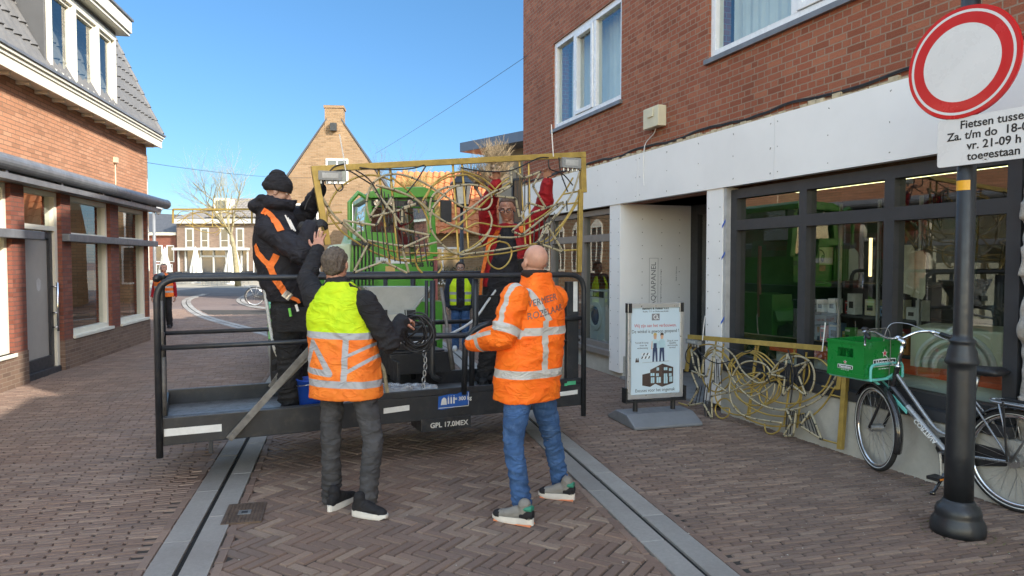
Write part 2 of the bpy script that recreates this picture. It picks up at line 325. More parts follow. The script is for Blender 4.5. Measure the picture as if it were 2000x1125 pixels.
def bricks(name, centres, ang, ln, wd, m, keep, seed, zo=0.0):     # real clinker bricks, one mesh of paving
    rg = np.random.default_rng(seed); c = np.asarray(centres); an = np.broadcast_to(np.asarray(ang, float), (len(c),)).copy(); k = keep(c[:, 0], c[:, 1]); c = c[k]; an = an[k]
    n = len(c); an += rg.normal(0, .012, n); c = c + rg.normal(0, .0025, (n, 2)); j = .0062
    L = ln / 2 - j / 2 + rg.normal(0, .0015, n); Wd = wd / 2 - j / 2 + rg.normal(0, .0008, n); bv = .006
    zt = rg.normal(-.001 + zo, .0013, n); tx = rg.normal(0, .012, n); ty = rg.normal(0, .006, n)
    V8 = np.zeros((n, 8, 3)); q = [(-1, -1), (1, -1), (1, 1), (-1, 1)]
    for i, (a, b) in enumerate(q):
        for lo in (0, 1):
            ins = 0 if lo else bv; x = a * (L - ins); y = b * (Wd - ins)
            V8[:, i + 4 * lo, 0] = c[:, 0] + np.cos(an) * x - np.sin(an) * y; V8[:, i + 4 * lo, 1] = c[:, 1] + np.sin(an) * x + np.cos(an) * y
            V8[:, i + 4 * lo, 2] = zt + x * ty + y * tx - (.015 if lo else 0)
    F = np.array([[0, 1, 2, 3]] + [[i, i + 4, (i + 1) % 4 + 4, (i + 1) % 4] for i in range(4)])
    F = (F[None] + 8 * np.arange(n)[:, None, None]).reshape(-1, 4)
    me = bpy.data.meshes.new(name); me.vertices.add(8 * n); me.vertices.foreach_set('co', V8.ravel()); me.loops.add(F.size); me.loops.foreach_set('vertex_index', F.ravel())
    me.polygons.add(len(F)); me.polygons.foreach_set('loop_start', np.arange(0, F.size, 4)); me.polygons.foreach_set('loop_total', np.full(len(F), 4)); me.update()
    at_ = me.attributes.new('tone', 'FLOAT', 'POINT'); at_.data.foreach_set('value', np.repeat(rg.beta(2, 2.2, n), 8).astype(np.float32))
    me.polygons.foreach_set('use_smooth', np.zeros(len(F), bool)); me.materials.append(m); me.validate(); return tag(link(name, me), kind='structure')
SA = math.atan2(.971, -.239)                               # street axis
def grid(ang, ln, wd, x0, x1, y0, y1, off):
    e = np.array([math.cos(ang), math.sin(ang)]); f = np.array([-e[1], e[0]]); ctr = np.array([(x0 + x1) / 2, (y0 + y1) / 2]); r = math.hypot(x1 - x0, y1 - y0) / 2
    nj = int(r / wd) + 1; ni = int(r / ln) + 1; j, i = np.meshgrid(np.arange(-nj, nj + 1), np.arange(-ni, ni + 1), indexing='ij')
    a = (i + off * (j % 2)) * ln + np.sin(j * 12.9898) * .02; p = ctr + a[..., None] * e + (j * wd)[..., None] * f; p = p.reshape(-1, 2)
    return p[(p[:, 0] > x0) & (p[:, 0] < x1) & (p[:, 1] > y0) & (p[:, 1] < y1)]
BORD = .168 + .062
g = grid(SA - math.pi / 2, .2, .0475, -14, -.5, 1.2, 24.5, .5)
bricks('brick_pavement', g, SA - math.pi / 2, .2, .0475, PAVE_A, lambda x, y: (x < xat(SLn, y) - BORD + .02) & (y > -1.3) & (x > -15.5 + .0 * y) & ~((y < 15.1) & (x < -4.85 - .19 * y - .1)), 1)
g = grid(SA - math.pi / 2, .2, .0475, -5, 4.6, 1.2, 24.5, .5)
bricks('brick_pavement', g, SA - math.pi / 2 + .03, .2, .0475, PAVE_A, lambda x, y: (x > xat(SRn, y) + BORD - .02) & (x < np.where(y < 14.4, 5.25 - .353 * y, 3)), 2)
# herringbone carriageway, bricks 3:1 laid at 45 degrees to the street
hb = []; ha = []; wd = .07; K = 3
for i in range(-260, 260):
    for j in range(-70, 70):
        bx_, by_ = i * wd + 0 * j, 0
        # unit: horizontal brick at (i, i) + j*(2K,0) stepping; vertical brick beside it
        hx = (i + 2 * K * j + K / 2) * wd; hy = (i + .5) * wd; vx = (i + 2 * K * j + K + .5) * wd; vy = (i + 1 + K / 2 - K + 0) * wd
        hb.append((hx, hy)); ha.append(0); hb.append((vx - 0 * wd, (i + K / 2 - K + 1) * wd)); ha.append(math.pi / 2)
hb = np.array(hb); ha = np.array(ha); rot = SA - math.pi / 2 - math.pi / 4; cr, sr = math.cos(rot), math.sin(rot)
hb = np.stack([hb[:, 0] * cr - hb[:, 1] * sr - 1.5, hb[:, 0] * sr + hb[:, 1] * cr + 9], 1); ha = ha + rot
bricks('herringbone_road', hb, ha, K * wd, wd, PAVE_H, lambda x, y: (y > 1.2) & (y < 22) & (x > xat(SLn, y) + BORD - .05) & (x < xat(SRn, y) - BORD + .05) & ~((abs((x + 1.77) * .971 - (y - 4.67) * -.239) < .0) & (y < 0)), 3)
for L in (SLOT_L, SLOT_R):                                  # soldier rows either side of each gutter
    P = resample(L, .2); cc = []; aa = []
    for a, b in zip(P, P[1:]):
        if a.y > 25 or a.y < 1: continue
        t = (b - a).normalized(); c = V((t.y, -t.x, 0)); m_ = (a + b) / 2
        for s in (-1, 1): q = m_ + c * s * (.168 + .036); cc.append((q.x, q.y)); aa.append(math.atan2(t.y, t.x))
    bricks('brick_edging', cc, aa, .2, .064, PAVE_A, lambda x, y: y > 0, 4, .0045)
# ============================================================ LEFT BRICK HOUSE
LU = V((.192, -1, 0)).normalized(); LN = V((1, .192, 0)).normalized(); LF = Fr((-7.71, 15.0, 0), LU, LN)
BR_L = brickmat('brick_left_red', ((.47, .235, .135), (.42, .195, .11), (.52, .28, .17)), (.25, .16, .105), .0605, .215, .011, bump=1, stain=(.42, .25, .16))
BR_P = brickmat('brick_left_plinth', ((.21, .14, .10), (.16, .10, .08), (.24, .16, .11)), (.26, .2, .15), .0605, .215, .011)
BR_PIER = brickmat('brick_left_pier', ((.24, .085, .055), (.18, .06, .045), (.27, .11, .075)), (.12, .08, .065), .0605, .215, .011, dist=.016)
TILE = mat('roof_tile_grey', (.12, .118, .115), .6, 0, .15, 8, .2, 80, dirt=.3, dcol=(.2, .19, .16))
CLAD = mat('grey_cladding', (.085, .088, .092), .5, 0, .1, 3, .1, 60)
hl = thing('brick_house', LF.p(3, 0, 0), 'brick house with roof dormer, grey awning and cream shop windows along the left pavement', 'house')
LE = 14.0                                                   # the house runs on past the camera
wm = MB(); w = lambda a0, a1, b0, b1, c0=-.28, c1=0: wm.box(LF, a0, a1, b0, b1, c0, c1)
wm.use(BR_L); w(0, LE, 2.72, 4.12)
wm.use(BR_PIER)
for a0, a1 in ((0, .1), (1.74, 2.16), (3.86, 4.2), (5.36, 5.72), (8.2, 8.6), (11.2, 11.6)): w(a0, a1, .46, 2.72)
wm.use(BR_P)
for a0, a1 in ((0, 4.2), (5.36, LE)): w(a0, a1, -.05, .46, -.3, .012)
wm.use(BR_L); wm.box(LF, .003, .3, 0, 4.24, -6.8, -.28); wm.box(LF, LE - .3, LE, 0, 4.24, -6.8, -.28)
wm.build('wall', None, hl, uv=LU)
CARP = mat('interior_plaster', (.72, .68, .56), .8, 0, .08, 2)
fl = MB().use(CARP); fl.box(LF, .3, LE - .3, .0, .1, -4.5, -.3); fl.box(LF, .3, LE - .3, .1, 2.05, -3.6, -3.5); fl.box(LF, .3, LE - .3, 2.72, 2.8, -4.5, -.29); fl.box(LF, 3.9, 4.0, .1, 2.72, -3.5, -.3); fl.box(LF, 5.45, 5.55, .1, 2.72, -3.5, -.3)
fl.build('interior', None, hl)
def lwin(a0, a1, b0, b1, split=None, label=None, fw=.075, right_thick=True):
    f = MB().use(CREAM); c0, c1 = -.19, -.06
    f.box(LF, a0, a0 + fw, b0, b1, c0, c1); f.box(LF, a1 - fw, a1, b0, b1, c0, c1); f.box(LF, a0 + fw, a1 - fw, b0, b0 + fw, c0, c1); f.box(LF, a0 + fw, a1 - fw, b1 - fw, b1, c0, c1)
    zs = [b0 + fw]
    if split: f.box(LF, a0 + fw, a1 - fw, split[0], split[1], c0, c1 + .01); zs += [split[0], split[1]]
    zs.append(b1 - fw)
    f.box(LF, a0 - .01, a1 + .01, b0 - .05, b0, -.2, .035)
    o = f.build('window', None, hl, bev=.006)
    for i in range(0, len(zs), 2): MB().quad(*[LF.p(a, b, -.13) for a, b in ((a0 + fw, zs[i]), (a1 - fw, zs[i]), (a1 - fw, zs[i + 1]), (a0 + fw, zs[i + 1]))]).build('pane', GLASS, o, fix=False)
    return o
lwin(.1, 1.74, .5, 2.72, (2.04, 2.14)); lwin(2.16, 3.86, .5, 2.72, (2.04, 2.14)); lwin(5.72, 8.2, .46, 2.72, (1.98, 2.08)); lwin(8.6, 11.2, .46, 2.72, (1.98, 2.08))
# door with sandblasted pane, steel pull handle and a transom light
d = MB().use(GREYF); d.box(LF, 4.29, 4.39, .09, 2.12, -.18, -.1); d.box(LF, 5.27, 5.36, .09, 2.12, -.18, -.1); d.box(LF, 4.39, 5.27, .09, .26, -.18, -.1); d.box(LF, 4.39, 5.27, 2.02, 2.12, -.18, -.1); d.box(LF, 4.24, 5.36, -.01, .085, -.2, -.03)
do = d.build('door', None, hl, bev=.006)
FROST = mat('sandblasted_glass', (.36, .335, .30), .38, 0, .05, 2, spec=.6)
pb = MB().use(FROST); pb.box(LF, 4.392, 5.268, .262, 2.018, -.15, -.135)
pb.use(mat('door_sticker', (.5, .48, .45), .5)); pb.prism(LF, [(4.62, 1.27), (4.68, 1.24), (4.74, 1.27), (4.75, 1.4), (4.68, 1.44), (4.61, 1.4)], -.1345, -.133)
pb.build('door_pane', None, do)
hd = MB(); hd.tube([LF.p(4.34, 1.36, -.02), LF.p(4.34, .62, -.02)], .016, 10)
for z in (1.3, .9, .68): hd.tube([LF.p(4.34, z, -.1), LF.p(4.34, z, -.02)], .011, 8)
hd.build('door_handle', CHROME, do, smooth=True)
t_ = MB().use(CREAM); t_.box(LF, 4.2, 4.29, .0, 2.72, -.19, -.06); t_.box(LF, 4.29, 5.36, 2.14, 2.21, -.19, -.06); t_.box(LF, 4.29, 5.36, 2.66, 2.72, -.19, -.06); t_.box(LF, 5.29, 5.36, 2.21, 2.66, -.19, -.06)
tt = t_.build('door_frame', None, hl, bev=.005)
MB().quad(*[LF.p(a, b, -.13) for a, b in ((4.29, 2.21), (5.29, 2.21), (5.29, 2.66), (4.29, 2.66))]).build('pane', GLASS, tt, fix=False)
# slim canopy strips and the awning roll
s = MB().use(ZINC)
for a0, a1 in ((-.35, 4.18), (5.0, LE)): s.box(LF, a0, a1, 1.99, 2.105, -.05, .1)
s.build('canopy_strip', None, hl, bev=.01)
s = MB().use(ZINC); s.box(LF, -.25, LE, 2.725, 2.80, -.1, .2); s.box(LF, -.2, LE, 2.80, 2.9, .001, .12)
A = [LF.p(a, 2.93, .19) for a in (-.62, 2.6)]; s.tube(A, .098, 18); s.tube([LF.p(a, 2.935, .19) for a in (2.62, 7)], .102, 18); s.tube([LF.p(a, 2.935, .19) for a in (7.02, LE)], .102, 18); s.tube([LF.p(-.66, 2.93, .19), LF.p(-.62, 2.93, .19)], .104, 18)
s.tube([LF.p(2.58, 2.935, .19), LF.p(2.64, 2.935, .19)], .107, 18)
for a in (.4, 1.6, 3.0, 4.6, 6.2, 8.0, 10): s.box(LF, a, a + .06, 2.8, 2.9, .1, .2)
s.build('awning', None, hl, bev=.0, smooth=False)
s = MB().use(mat('sensor_cream', (.62, .5, .36), .5)); s.box(LF, 1.84, 1.94, 3.5, 3.6, 0, .06); s.tube([LF.p(1.88, 3.5, .012), LF.p(1.88, 2.95, .012)], .012, 6); s.build('conduit', None, hl)
# cornice: soffit boards, small brackets, moulded white fascia, gutter edge
s = MB().use(CREAM); s.box(LF, -.2, LE, 4.11, 4.14, 0.002, .22); s.box(LF, -.22, LE, 4.09, 4.24, .22, .25); s.box(LF, -.23, LE, 4.24, 4.29, .2, .27); s.box(LF, -.24, LE, 4.29, 4.335, .2, .30); s.box(LF, -.2, 0, 4.11, 4.3, -.3, .0)
for k in range(26): s.box(LF, .05 + k * .54, .11 + k * .54, 4.065, 4.11, .001, .17)
s.build('cornice', None, hl, bev=.006)
s = MB().use(ZINC); s.box(LF, -.26, LE, 4.336, 4.37, -.1, .325); s.build('gutter', None, hl)
# mansard roof with real pantile relief
RN = 7.5; RH = 3.4; sl_ = math.atan2(RH, 1.55)
def pantiles(F, a0, a1, ln, m, name, parent, tw=.23, th=.33, amp=.028, lift=.03):
    mb = MB(); nu = int((a1 - a0) / tw) * 6; nv = int(ln / th); vs = []; fs = []
    for j in range(nv):
        for jj in (0, 1):
            for i in range(nu + 1):
                a = a0 + (a1 - a0) * i / nu; ph = ((a - a0) / tw) % 1; c = amp * (math.sin(2 * math.pi * ph) + .35 * math.sin(4 * math.pi * ph + .6)); b = (j + jj) * th
                vs.append(F.p(a, min(b, ln), c + lift + (0 if jj else .028) - (.0 if jj else 0)))
    n = nu + 1
    for j in range(nv):
        for i in range(nu):
            q = 2 * j * n + i; fs.append((q, q + 1, q + 1 + n, q + n))
            if j < nv - 1: r2 = q + n; fs.append((r2, r2 + 1, r2 + 1 + n, r2 + n))
    mb.add(vs, fs); return mb.build(name, m, parent, smooth=False)
rs = Fr(LF.p(0, 4.36, .2), LU, LN * math.sin(sl_) + Z * math.cos(sl_), Z * math.sin(sl_) - LN * math.cos(sl_))
pantiles(rs, -.18, LE, 3.7, TILE, 'roof', hl)
s = MB().use(TILE); s.prism(Fr(LF.p(0, 4.33, 0), -LN, -LU), [(-.18, 0), (1.34, 3.4), (6.5, 3.6), (6.8, 0)], -.1, .14)
for k in range(12): s.tube([rs.p(-.2, .3 * k, .05), rs.p(-.2, .3 * k + .29, .035)], .07, 8)
s.build('roof_verge', None, hl)
# dormer
dm = MB().use(CLAD); dz0, dz1 = 4.36, 5.68; da0, da1 = 2.28, 5.02; dc = .2
dm.box(LF, da0, da0 + .06, dz0, dz1, -1.6, dc - .03); dm.box(LF, da1 - .06, da1, dz0, dz1, -1.6, dc - .03); dm.box(LF, da0, da1, dz1, dz1 + .08, -1.8, dc)
dm.use(CREAM); dm.box(LF, da0 - .2, da1 + .3, dz1 + .08, dz1 + .14, -1.8, dc + .17); dm.box(LF, da0 - .23, da1 + .33, dz1 + .14, dz1 + .36, -1.8, dc + .2)
dm.use(ZINC); dm.box(LF, da0 - .26, da1 + .36, dz1 + .36, dz1 + .4, -1.8, dc + .23)
dor = dm.build('dormer', None, hl, bev=.006)
f = MB().use(CREAM); cols = [da0 + .06, 3.17, 4.1, da1 - .06]; fw = .09
f.box(LF, cols[0], cols[3], dz0, dz0 + .1, dc - .1, dc + .02); f.box(LF, cols[0], cols[3], dz1 - .1, dz1, dc - .1, dc + .02)
for c in cols: f.box(LF, max(c - .06, cols[0]), min(c + .06, cols[3]), dz0 + .1, dz1 - .1, dc - .1, dc + .02)
for i in range(3):
    a0, a1 = max(cols[i] + .06, cols[0] + .12), cols[i + 1] - .06 - (.06 if i == 2 else 0)
    if i != 0: a0 = cols[i] + .06
    for (x0, x1, y0, y1) in ((a0, a0 + .05, dz0 + .1, dz1 - .1), (a1 - .05, a1, dz0 + .1, dz1 - .1), (a0 + .05, a1 - .05, dz0 + .1, dz0 + .15), (a0 + .05, a1 - .05, dz1 - .15, dz1 - .1)): f.box(LF, x0, x1, y0, y1, dc - .08, dc - .02)
f.use(GLASS); f.quad(*[LF.p(a, b, dc - .06) for a, b in ((cols[0] + .06, dz0 + .12), (cols[3] - .06, dz0 + .12), (cols[3] - .06, dz1 - .12), (cols[0] + .06, dz1 - .12))])
f.build('window', None, dor, bev=0)
s = MB().use(CARP); s.box(LF, da0 + .07, da1 - .07, dz0 - .02, dz0, -1.5, dc - .12); s.box(LF, da0 + .07, da1 - .07, dz0, dz1, -1.55, -1.5); s.use(WHITE); s.box(LF, 3.4, 3.75, dz0 + .15, dz0 + .65, -.12, -.1); s.build('room', None, dor)
# ============================================================ RIGHT SHOP BUILDING
RU = V((.353, -1, 0)).normalized(); RNv = V((-1, -.353, 0)).normalized(); RF = Fr((2.80, 6.61, 0), RU, RNv)
BR_R = brickmat('brick_right_red', ((.36, .12, .065), (.28, .085, .05), (.46, .18, .10)), (.33, .24, .175), .066, .205, .012, squash=.5, dist=.035, stain=(.24, .1, .07))
PANEL = mat('white_cement_board', (.84, .83, .81), .6, 0, .04, 1.2, .15, 30, dirt=.06, dcol=(.5, .48, .44))
UPVC = mat('white_upvc', (.8, .81, .82), .25, 0, .03, 3)
RB = thing('shop_building', RF.p(-3, 0, 0), 'red brick shop building with white fascia boards being rebuilt, on the right', 'shop')
C0, C1 = -7.75, 5.6
wm = MB().use(BR_R)
def rwall(a0, a1, b0, b1, c0=-.3, c1=0): wm.box(RF, a0, a1, b0, b1, c0, c1)
W1 = (-6.25, -3.75, 3.98, 5.47); W2 = (-1.66, 1.3, 3.99, 5.47)
rwall(C0, C1, 3.15, W1[2]); rwall(C0, C1, W1[3], 6.95); rwall(C0, W1[0], W1[2], W1[3]); rwall(W1[1], W2[0], W1[2], W1[3]); rwall(W2[1], C1, W1[2], W1[3])
wm.box(RF, C0, C0 + .3, .3, 6.95, -9, -.3); wm.box(RF, C1 - .3, C1, 0, 6.95, -9, -.3); wm.box(RF, C0, C1, 0, 6.95, -9.3, -9)
rwall(C0, C1, 2.5, 3.15, -.3, -.06)
wm.box(RF, C0 + 5.2, C1, 6.96, 10.3, -9.3, 0)  # unseen taller block added, its height set to shade the left house
wm.build('wall', None, RB, uv=RU)
MB().box(RF, C0 - .1, C1, 6.951, 7.05, -9.4, .1).build('roof', mat('roof_felt', (.06, .06, .06), .9), RB)
# soldier course over the small window comes with the wall; windows with sills and net curtains
CURT = mat('net_curtain', (.76, .77, .77), .8, 0, .1, 1.5)
def rwin(name, r, cols, casement):
    a0, a1, b0, b1 = r; f = MB().use(UPVC); c0, c1 = -.14, -.03; fw = .085
    f.box(RF, a0, a1, b0, b0 + fw, c0, c1); f.box(RF, a0, a1, b1 - fw, b1, c0, c1)
    xs = [a0] + cols + [a1]
    for i, x in enumerate(xs):
        x0 = x if i == 0 else (x - fw if i == len(xs) - 1 else x - fw / 2); f.box(RF, x0, x0 + fw, b0 + fw, b1 - fw, c0, c1)
    for i in casement:
        x0 = xs[i] + (fw if i == 0 else fw / 2) + .012; x1 = xs[i + 1] - (fw if i == len(xs) - 2 else fw / 2) - .012; y0, y1 = b0 + fw + .012, b1 - fw - .012
        for q in ((x0, x0 + .06, y0, y1), (x1 - .06, x1, y0, y1), (x0 + .06, x1 - .06, y0, y0 + .06), (x0 + .06, x1 - .06, y1 - .06, y1)): f.box(RF, *q, -.1, -.015)
    o = f.build('window', None, RB, bev=.007)
    MB().quad(*[RF.p(a, b, -.085) for a, b in ((a0 + .04, b0 + .04), (a1 - .04, b0 + .04), (a1 - .04, b1 - .04), (a0 + .04, b1 - .04))]).build('pane', GLASSD, o, fix=False)
    c = MB(); n = 160; vs = []
    for i in range(n + 1):
        a = a0 + .05 + (a1 - a0 - .1) * i / n; w_ = -.34 + .022 * math.sin(a * 42) + .012 * math.sin(a * 97 + 1)
        vs += [RF.p(a, b0, w_), RF.p(a, b1, w_)]
    c.add(vs, [(2 * i, 2 * i + 2, 2 * i + 3, 2 * i + 1) for i in range(n)]); c.build('curtain', CURT, o, smooth=True)
    MB().box(RF, a0 - .04, a1 + .04, b0 - .06, b0 - .003, -.12, .045).build('sill', ZINC, RB, bev=.004)
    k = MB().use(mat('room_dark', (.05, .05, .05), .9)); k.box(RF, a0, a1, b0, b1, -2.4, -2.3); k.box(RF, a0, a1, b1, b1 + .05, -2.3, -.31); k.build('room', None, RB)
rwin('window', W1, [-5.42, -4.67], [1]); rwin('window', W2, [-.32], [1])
# white cement-board fascia: five boards with seams and screws, ragged top flashing
fa = MB(); SCREW = mat('screw_heads', (.25, .24, .22), .5, .5)
seams = [C0 + .02, -5.7, -3.18, -.48, 2.15, C1]
fa.use(PANEL)
for i in range(5): fa.box(RF, seams[i] + .003, seams[i + 1] - .003, 2.50, 3.13, -.035, .045 + .002 * (i % 2))
fa.use(SCREW)
for i in range(5):
    a0, a1 = seams[i], seams[i + 1]
    for a in (a0 + .05, a0 + (a1 - a0) * .27, a0 + (a1 - a0) * .52, a0 + (a1 - a0) * .76, a1 - .05):
        for b in (2.57, 2.82, 3.06): fa.tube([RF.p(a + rnd.uniform(-.02, .02), b + rnd.uniform(-.02, .02), .04), RF.p(a + rnd.uniform(-.0, .0), b, .0485)], .0052, 6)
fa.build('fascia', None, RB)
fl_ = MB().use(mat('torn_mortar', (.48, .4, .27), .9, 0, .3, 12, .6, 60)); r = random.Random(5)
for k in range(130):
    a = C0 + k * .1; h = r.uniform(.008, .05); fl_.box(RF, a, a + r.uniform(.07, .1), 3.131, 3.131 + h, -.02, r.uniform(.018, .04))
fl_.use(mat('bitumen_strip', (.03, .03, .032), .6, 0, .3, 10))
P = [RF.p(C0 + k * .07, 3.205 + .016 * math.sin(k * .31) + .014 * noise.noise(V((k * .23, 0, 0))), .012 + .012 * noise.noise(V((k * .3, 4, 0)))) for k in range(190)]
fl_.tube(P, .009, 5); fl_.tube([p - Z * .016 + RNv * .004 for p in P], .006, 5)
fl_.build('flashing', None, RB)
# shopfront: plinth, entrance recess with cement-board reveals, window frames
s = MB().use(CONC); s.box(RF, C0, -3.7, -.05, .33, -.3, -.02); s.box(RF, -1.32, C1, -.05, .47, -.3, .03); pl_ = s.build('plinth', None, RB, bev=.012)
PRN = mat('print_grey', (.2, .2, .2), .7); BTP = mat('blue_tape', (.03, .12, .55), .5)
s = MB().use(PANEL); s.box(RF, -4.02, -3.7, .08, 2.5, -.25, .03); s.use(SCREW)
for z in [.2 + .19 * k for k in range(12)]:
    for a in (-3.98, -3.75): s.tube([RF.p(a, z, .028), RF.p(a, z, .033)], .007, 6)
s.build('cement_panel', None, RB)
s = MB().use(PANEL); s.box(RF, -1.62, -1.32, .08, 2.5, -1.2, .03); s.use(mat('panel_edge_grey', (.4, .4, .4), .6)); s.box(RF, -1.319, -1.27, .45, 2.5, -.1, .02); s.use(SCREW)
for z in [.2 + .19 * k for k in range(12)]:
    for a in (-1.58, -1.37): s.tube([RF.p(a, z, .028), RF.p(a, z, .033)], .007, 6)
s.use(BTP)
for z in (2.05, 1.7, .98): s.prism(RF, [(-1.33, z), (-1.27, z + .07), (-1.27, z + .1), (-1.33, z + .03)], .0305, .032)
s.build('cement_panel', None, RB)
s = MB().use(PANEL); s.box(RF, -3.735, -3.70, .08, 2.5, -1.2, -.25); s.use(SCREW)
for z in [.2 + .19 * k for k in range(12)]:
    for c in (-.33, -.65, -.95): s.tube([RF.p(-3.702, z, c), RF.p(-3.696, z, c)], .007, 6)
s.use(PRN); EF = Fr(RF.p(-3.698, 1.35, -.52), Z, RU, RNv)   # lettering runs up the board
s.text('AQUAPANEL', EF, .11, .001); s.box(EF, -.38, .38, .07, .074, 0, .001); s.box(EF, -.38, .38, -.074, -.07, 0, .001); s.box(EF, -.38, -.376, -.07, .07, 0, .001); s.box(EF, .376, .38, -.07, .07, 0, .001)
s.text('Cement Board Outdoor - Plaque de Ciment', EF.sub(-.05, -.12), .03, .0008); s.text('Made in Germany', EF.sub(.15, -.38), .03, .0008)
s.build('cement_panel', None, RB)
s = MB().use(mat('soffit_boards', (.16, .12, .08), .8, 0, .3, 6)); s.box(RF, -3.7, -1.62, 2.505, 2.54, -1.25, -.07); s.build('soffit', None, RB); s = MB().use(mat('entrance_floor', (.2, .2, .2), .8)); s.box(RF, -3.7, -1.62, 0.0, .03, -1.25, .02); s.build('threshold', None, RB)
s = MB().use(GREYF)
for a0, a1, b0, b1 in ((-3.7, -3.52, .03, 2.505), (-3.05, -2.95, .03, 2.505), (-1.72, -1.62, .03, 2.505), (-3.52, -3.05, 2.36, 2.505), (-3.52, -3.05, .03, .2), (-2.95, -1.72, 2.36, 2.505), (-2.95, -2.8, .03, 2.36), (-1.82, -1.72, .03, 2.36), (-2.8, -1.82, .03, .2), (-2.8, -1.82, 2.26, 2.36)): s.box(RF, a0, a1, b0, b1, -1.22, -1.14)
de = s.build('door', None, RB, bev=.005)
MB().quad(*[RF.p(a, b, -1.18) for a, b in ((-3.52, .2), (-1.8, .2), (-1.8, 2.36), (-3.52, 2.36))]).build('door_pane', GLASSD, de, fix=False)
def shopwin(a0, a1, b0, b1, cols, tr, fr, c0=-.16, c1=-.04, fwid=.1):
    f = MB().use(fr); f.box(RF, a0, a1, b0, b0 + fwid, c0, c1); f.box(RF, a0, a1, b1 - fwid, b1, c0, c1)
    xs = [a0] + cols + [a1]
    for i, x in enumerate(xs):
        x0 = x if i == 0 else (x - fwid if i == len(xs) - 1 else x - fwid / 2); f.box(RF, x0, x0 + fwid, b0 + fwid, b1 - fwid, c0, c1)
    for i in range(len(xs) - 1):
        x0 = xs[i] + (fwid if i == 0 else fwid / 2); x1 = xs[i + 1] - (fwid if i == len(xs) - 2 else fwid / 2); f.box(RF, x0, x1, tr - .055, tr + .055, c0, c1)
    f.box(RF, a0 - .02, a1 + .02, b0 - .08, b0 - .002, c0, .05)
    o = f.build('shop_window', None, RB, bev=.005)
    for i in range(len(xs) - 1):
        x0, x1 = xs[i] + .03, xs[i + 1] - .03
        for y0, y1 in ((b0 + .05, tr), (tr, b1 - .05)): MB().quad(*[RF.p(a, b, -.1) for a, b in ((x0, y0), (x1, y0), (x1, y1), (x0, y1))]).build('pane', GLASSD, o, fix=False)
    return o
shopwin(-1.27, 1.9, .56, 2.47, [-.17, .82], 2.08, GREYF)
shopwin(-7.5, -4.02, .36, 2.47, [-6.4, -5.1], 2.04, mat('taupe_frame', (.2, .18, .165), .45, 0, .08, 5), fwid=.08)
# broken masonry jamb at the right edge
st = MB(); r = random.Random(11); zc = .0
while zc < 2.5:
    h = r.uniform(.09, .2); a = 1.92 + r.uniform(-.012, .02); 
    st.box(RF, a, 2.75, zc, zc + h, -.3, -.02 + r.uniform(-.02, .05)); zc += h + .002
me = remesh(st, .022, 2)
for v in me.vertices: q = v.co * 9; v.co += V((noise.noise(q), noise.noise(q + V((9, 3, 1))), noise.noise(q + V((2, 8, 5))))) * .02
me.materials.append(mat('rough_masonry', (.36, .34, .31), .9, 0, .25, 7, .8, 50, .01, dirt=.35, dcol=(.3, .16, .11))); me.transform(Matrix.Translation(-ORG[RB.name])); link('masonry_jamb', me, RB)
s = MB().use(PANEL); s.box(RF, 2.76, C1, .47, 2.5, -.25, -.01); s.build('boarding', None, RB)
# shop interior shell
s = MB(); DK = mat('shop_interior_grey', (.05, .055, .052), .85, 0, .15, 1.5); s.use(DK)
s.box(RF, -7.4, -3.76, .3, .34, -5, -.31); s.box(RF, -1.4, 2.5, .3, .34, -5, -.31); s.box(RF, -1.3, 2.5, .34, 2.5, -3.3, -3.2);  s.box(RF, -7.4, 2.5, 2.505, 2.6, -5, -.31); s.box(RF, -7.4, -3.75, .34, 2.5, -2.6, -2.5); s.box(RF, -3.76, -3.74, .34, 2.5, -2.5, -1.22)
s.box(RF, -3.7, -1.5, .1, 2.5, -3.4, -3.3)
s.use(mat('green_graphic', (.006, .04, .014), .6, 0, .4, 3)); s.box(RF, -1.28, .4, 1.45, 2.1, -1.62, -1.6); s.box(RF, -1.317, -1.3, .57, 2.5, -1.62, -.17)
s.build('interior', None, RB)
SHADOW_N = MB().use(BR_R); SHADOW_N.box(RF, 5.62, 26, 0, 7.4, -9, .3)  # unseen shadow caster, height set for the sun patch by the left house
tag(SHADOW_N.build('brick_house', None, None, uv=RU), 'plain brick house next to the shop, unseen behind the camera on the right', 'house')
# alarm box with loose cable
al = MB().use(mat('aged_cream_plastic', (.62, .58, .42), .5, 0, .06, 8)); al.box(RF, -2.92, -2.55, 3.4, 3.66, .0, .12); al.box(RF, -2.80, -2.66, 3.53, 3.64, .12, .135)
ab = al.build('alarm_box', None, None, bev=.012, org=RF.p(-2.7, 3.4, 0)); tag(ab, 'cream siren box on the red brick above the white fascia, cable dangling below', 'alarm box')
MB().tube(spline([RF.p(-2.72, 3.4, .05), RF.p(-2.8, 3.34, .03), RF.p(-3.0, 3.25, .03), RF.p(-3.0, 3.1, .06), RF.p(-3.01, 2.85, .06), RF.p(-2.97, 2.68, .07)], 6), .006, 6).build('cable', WHITE, ab)
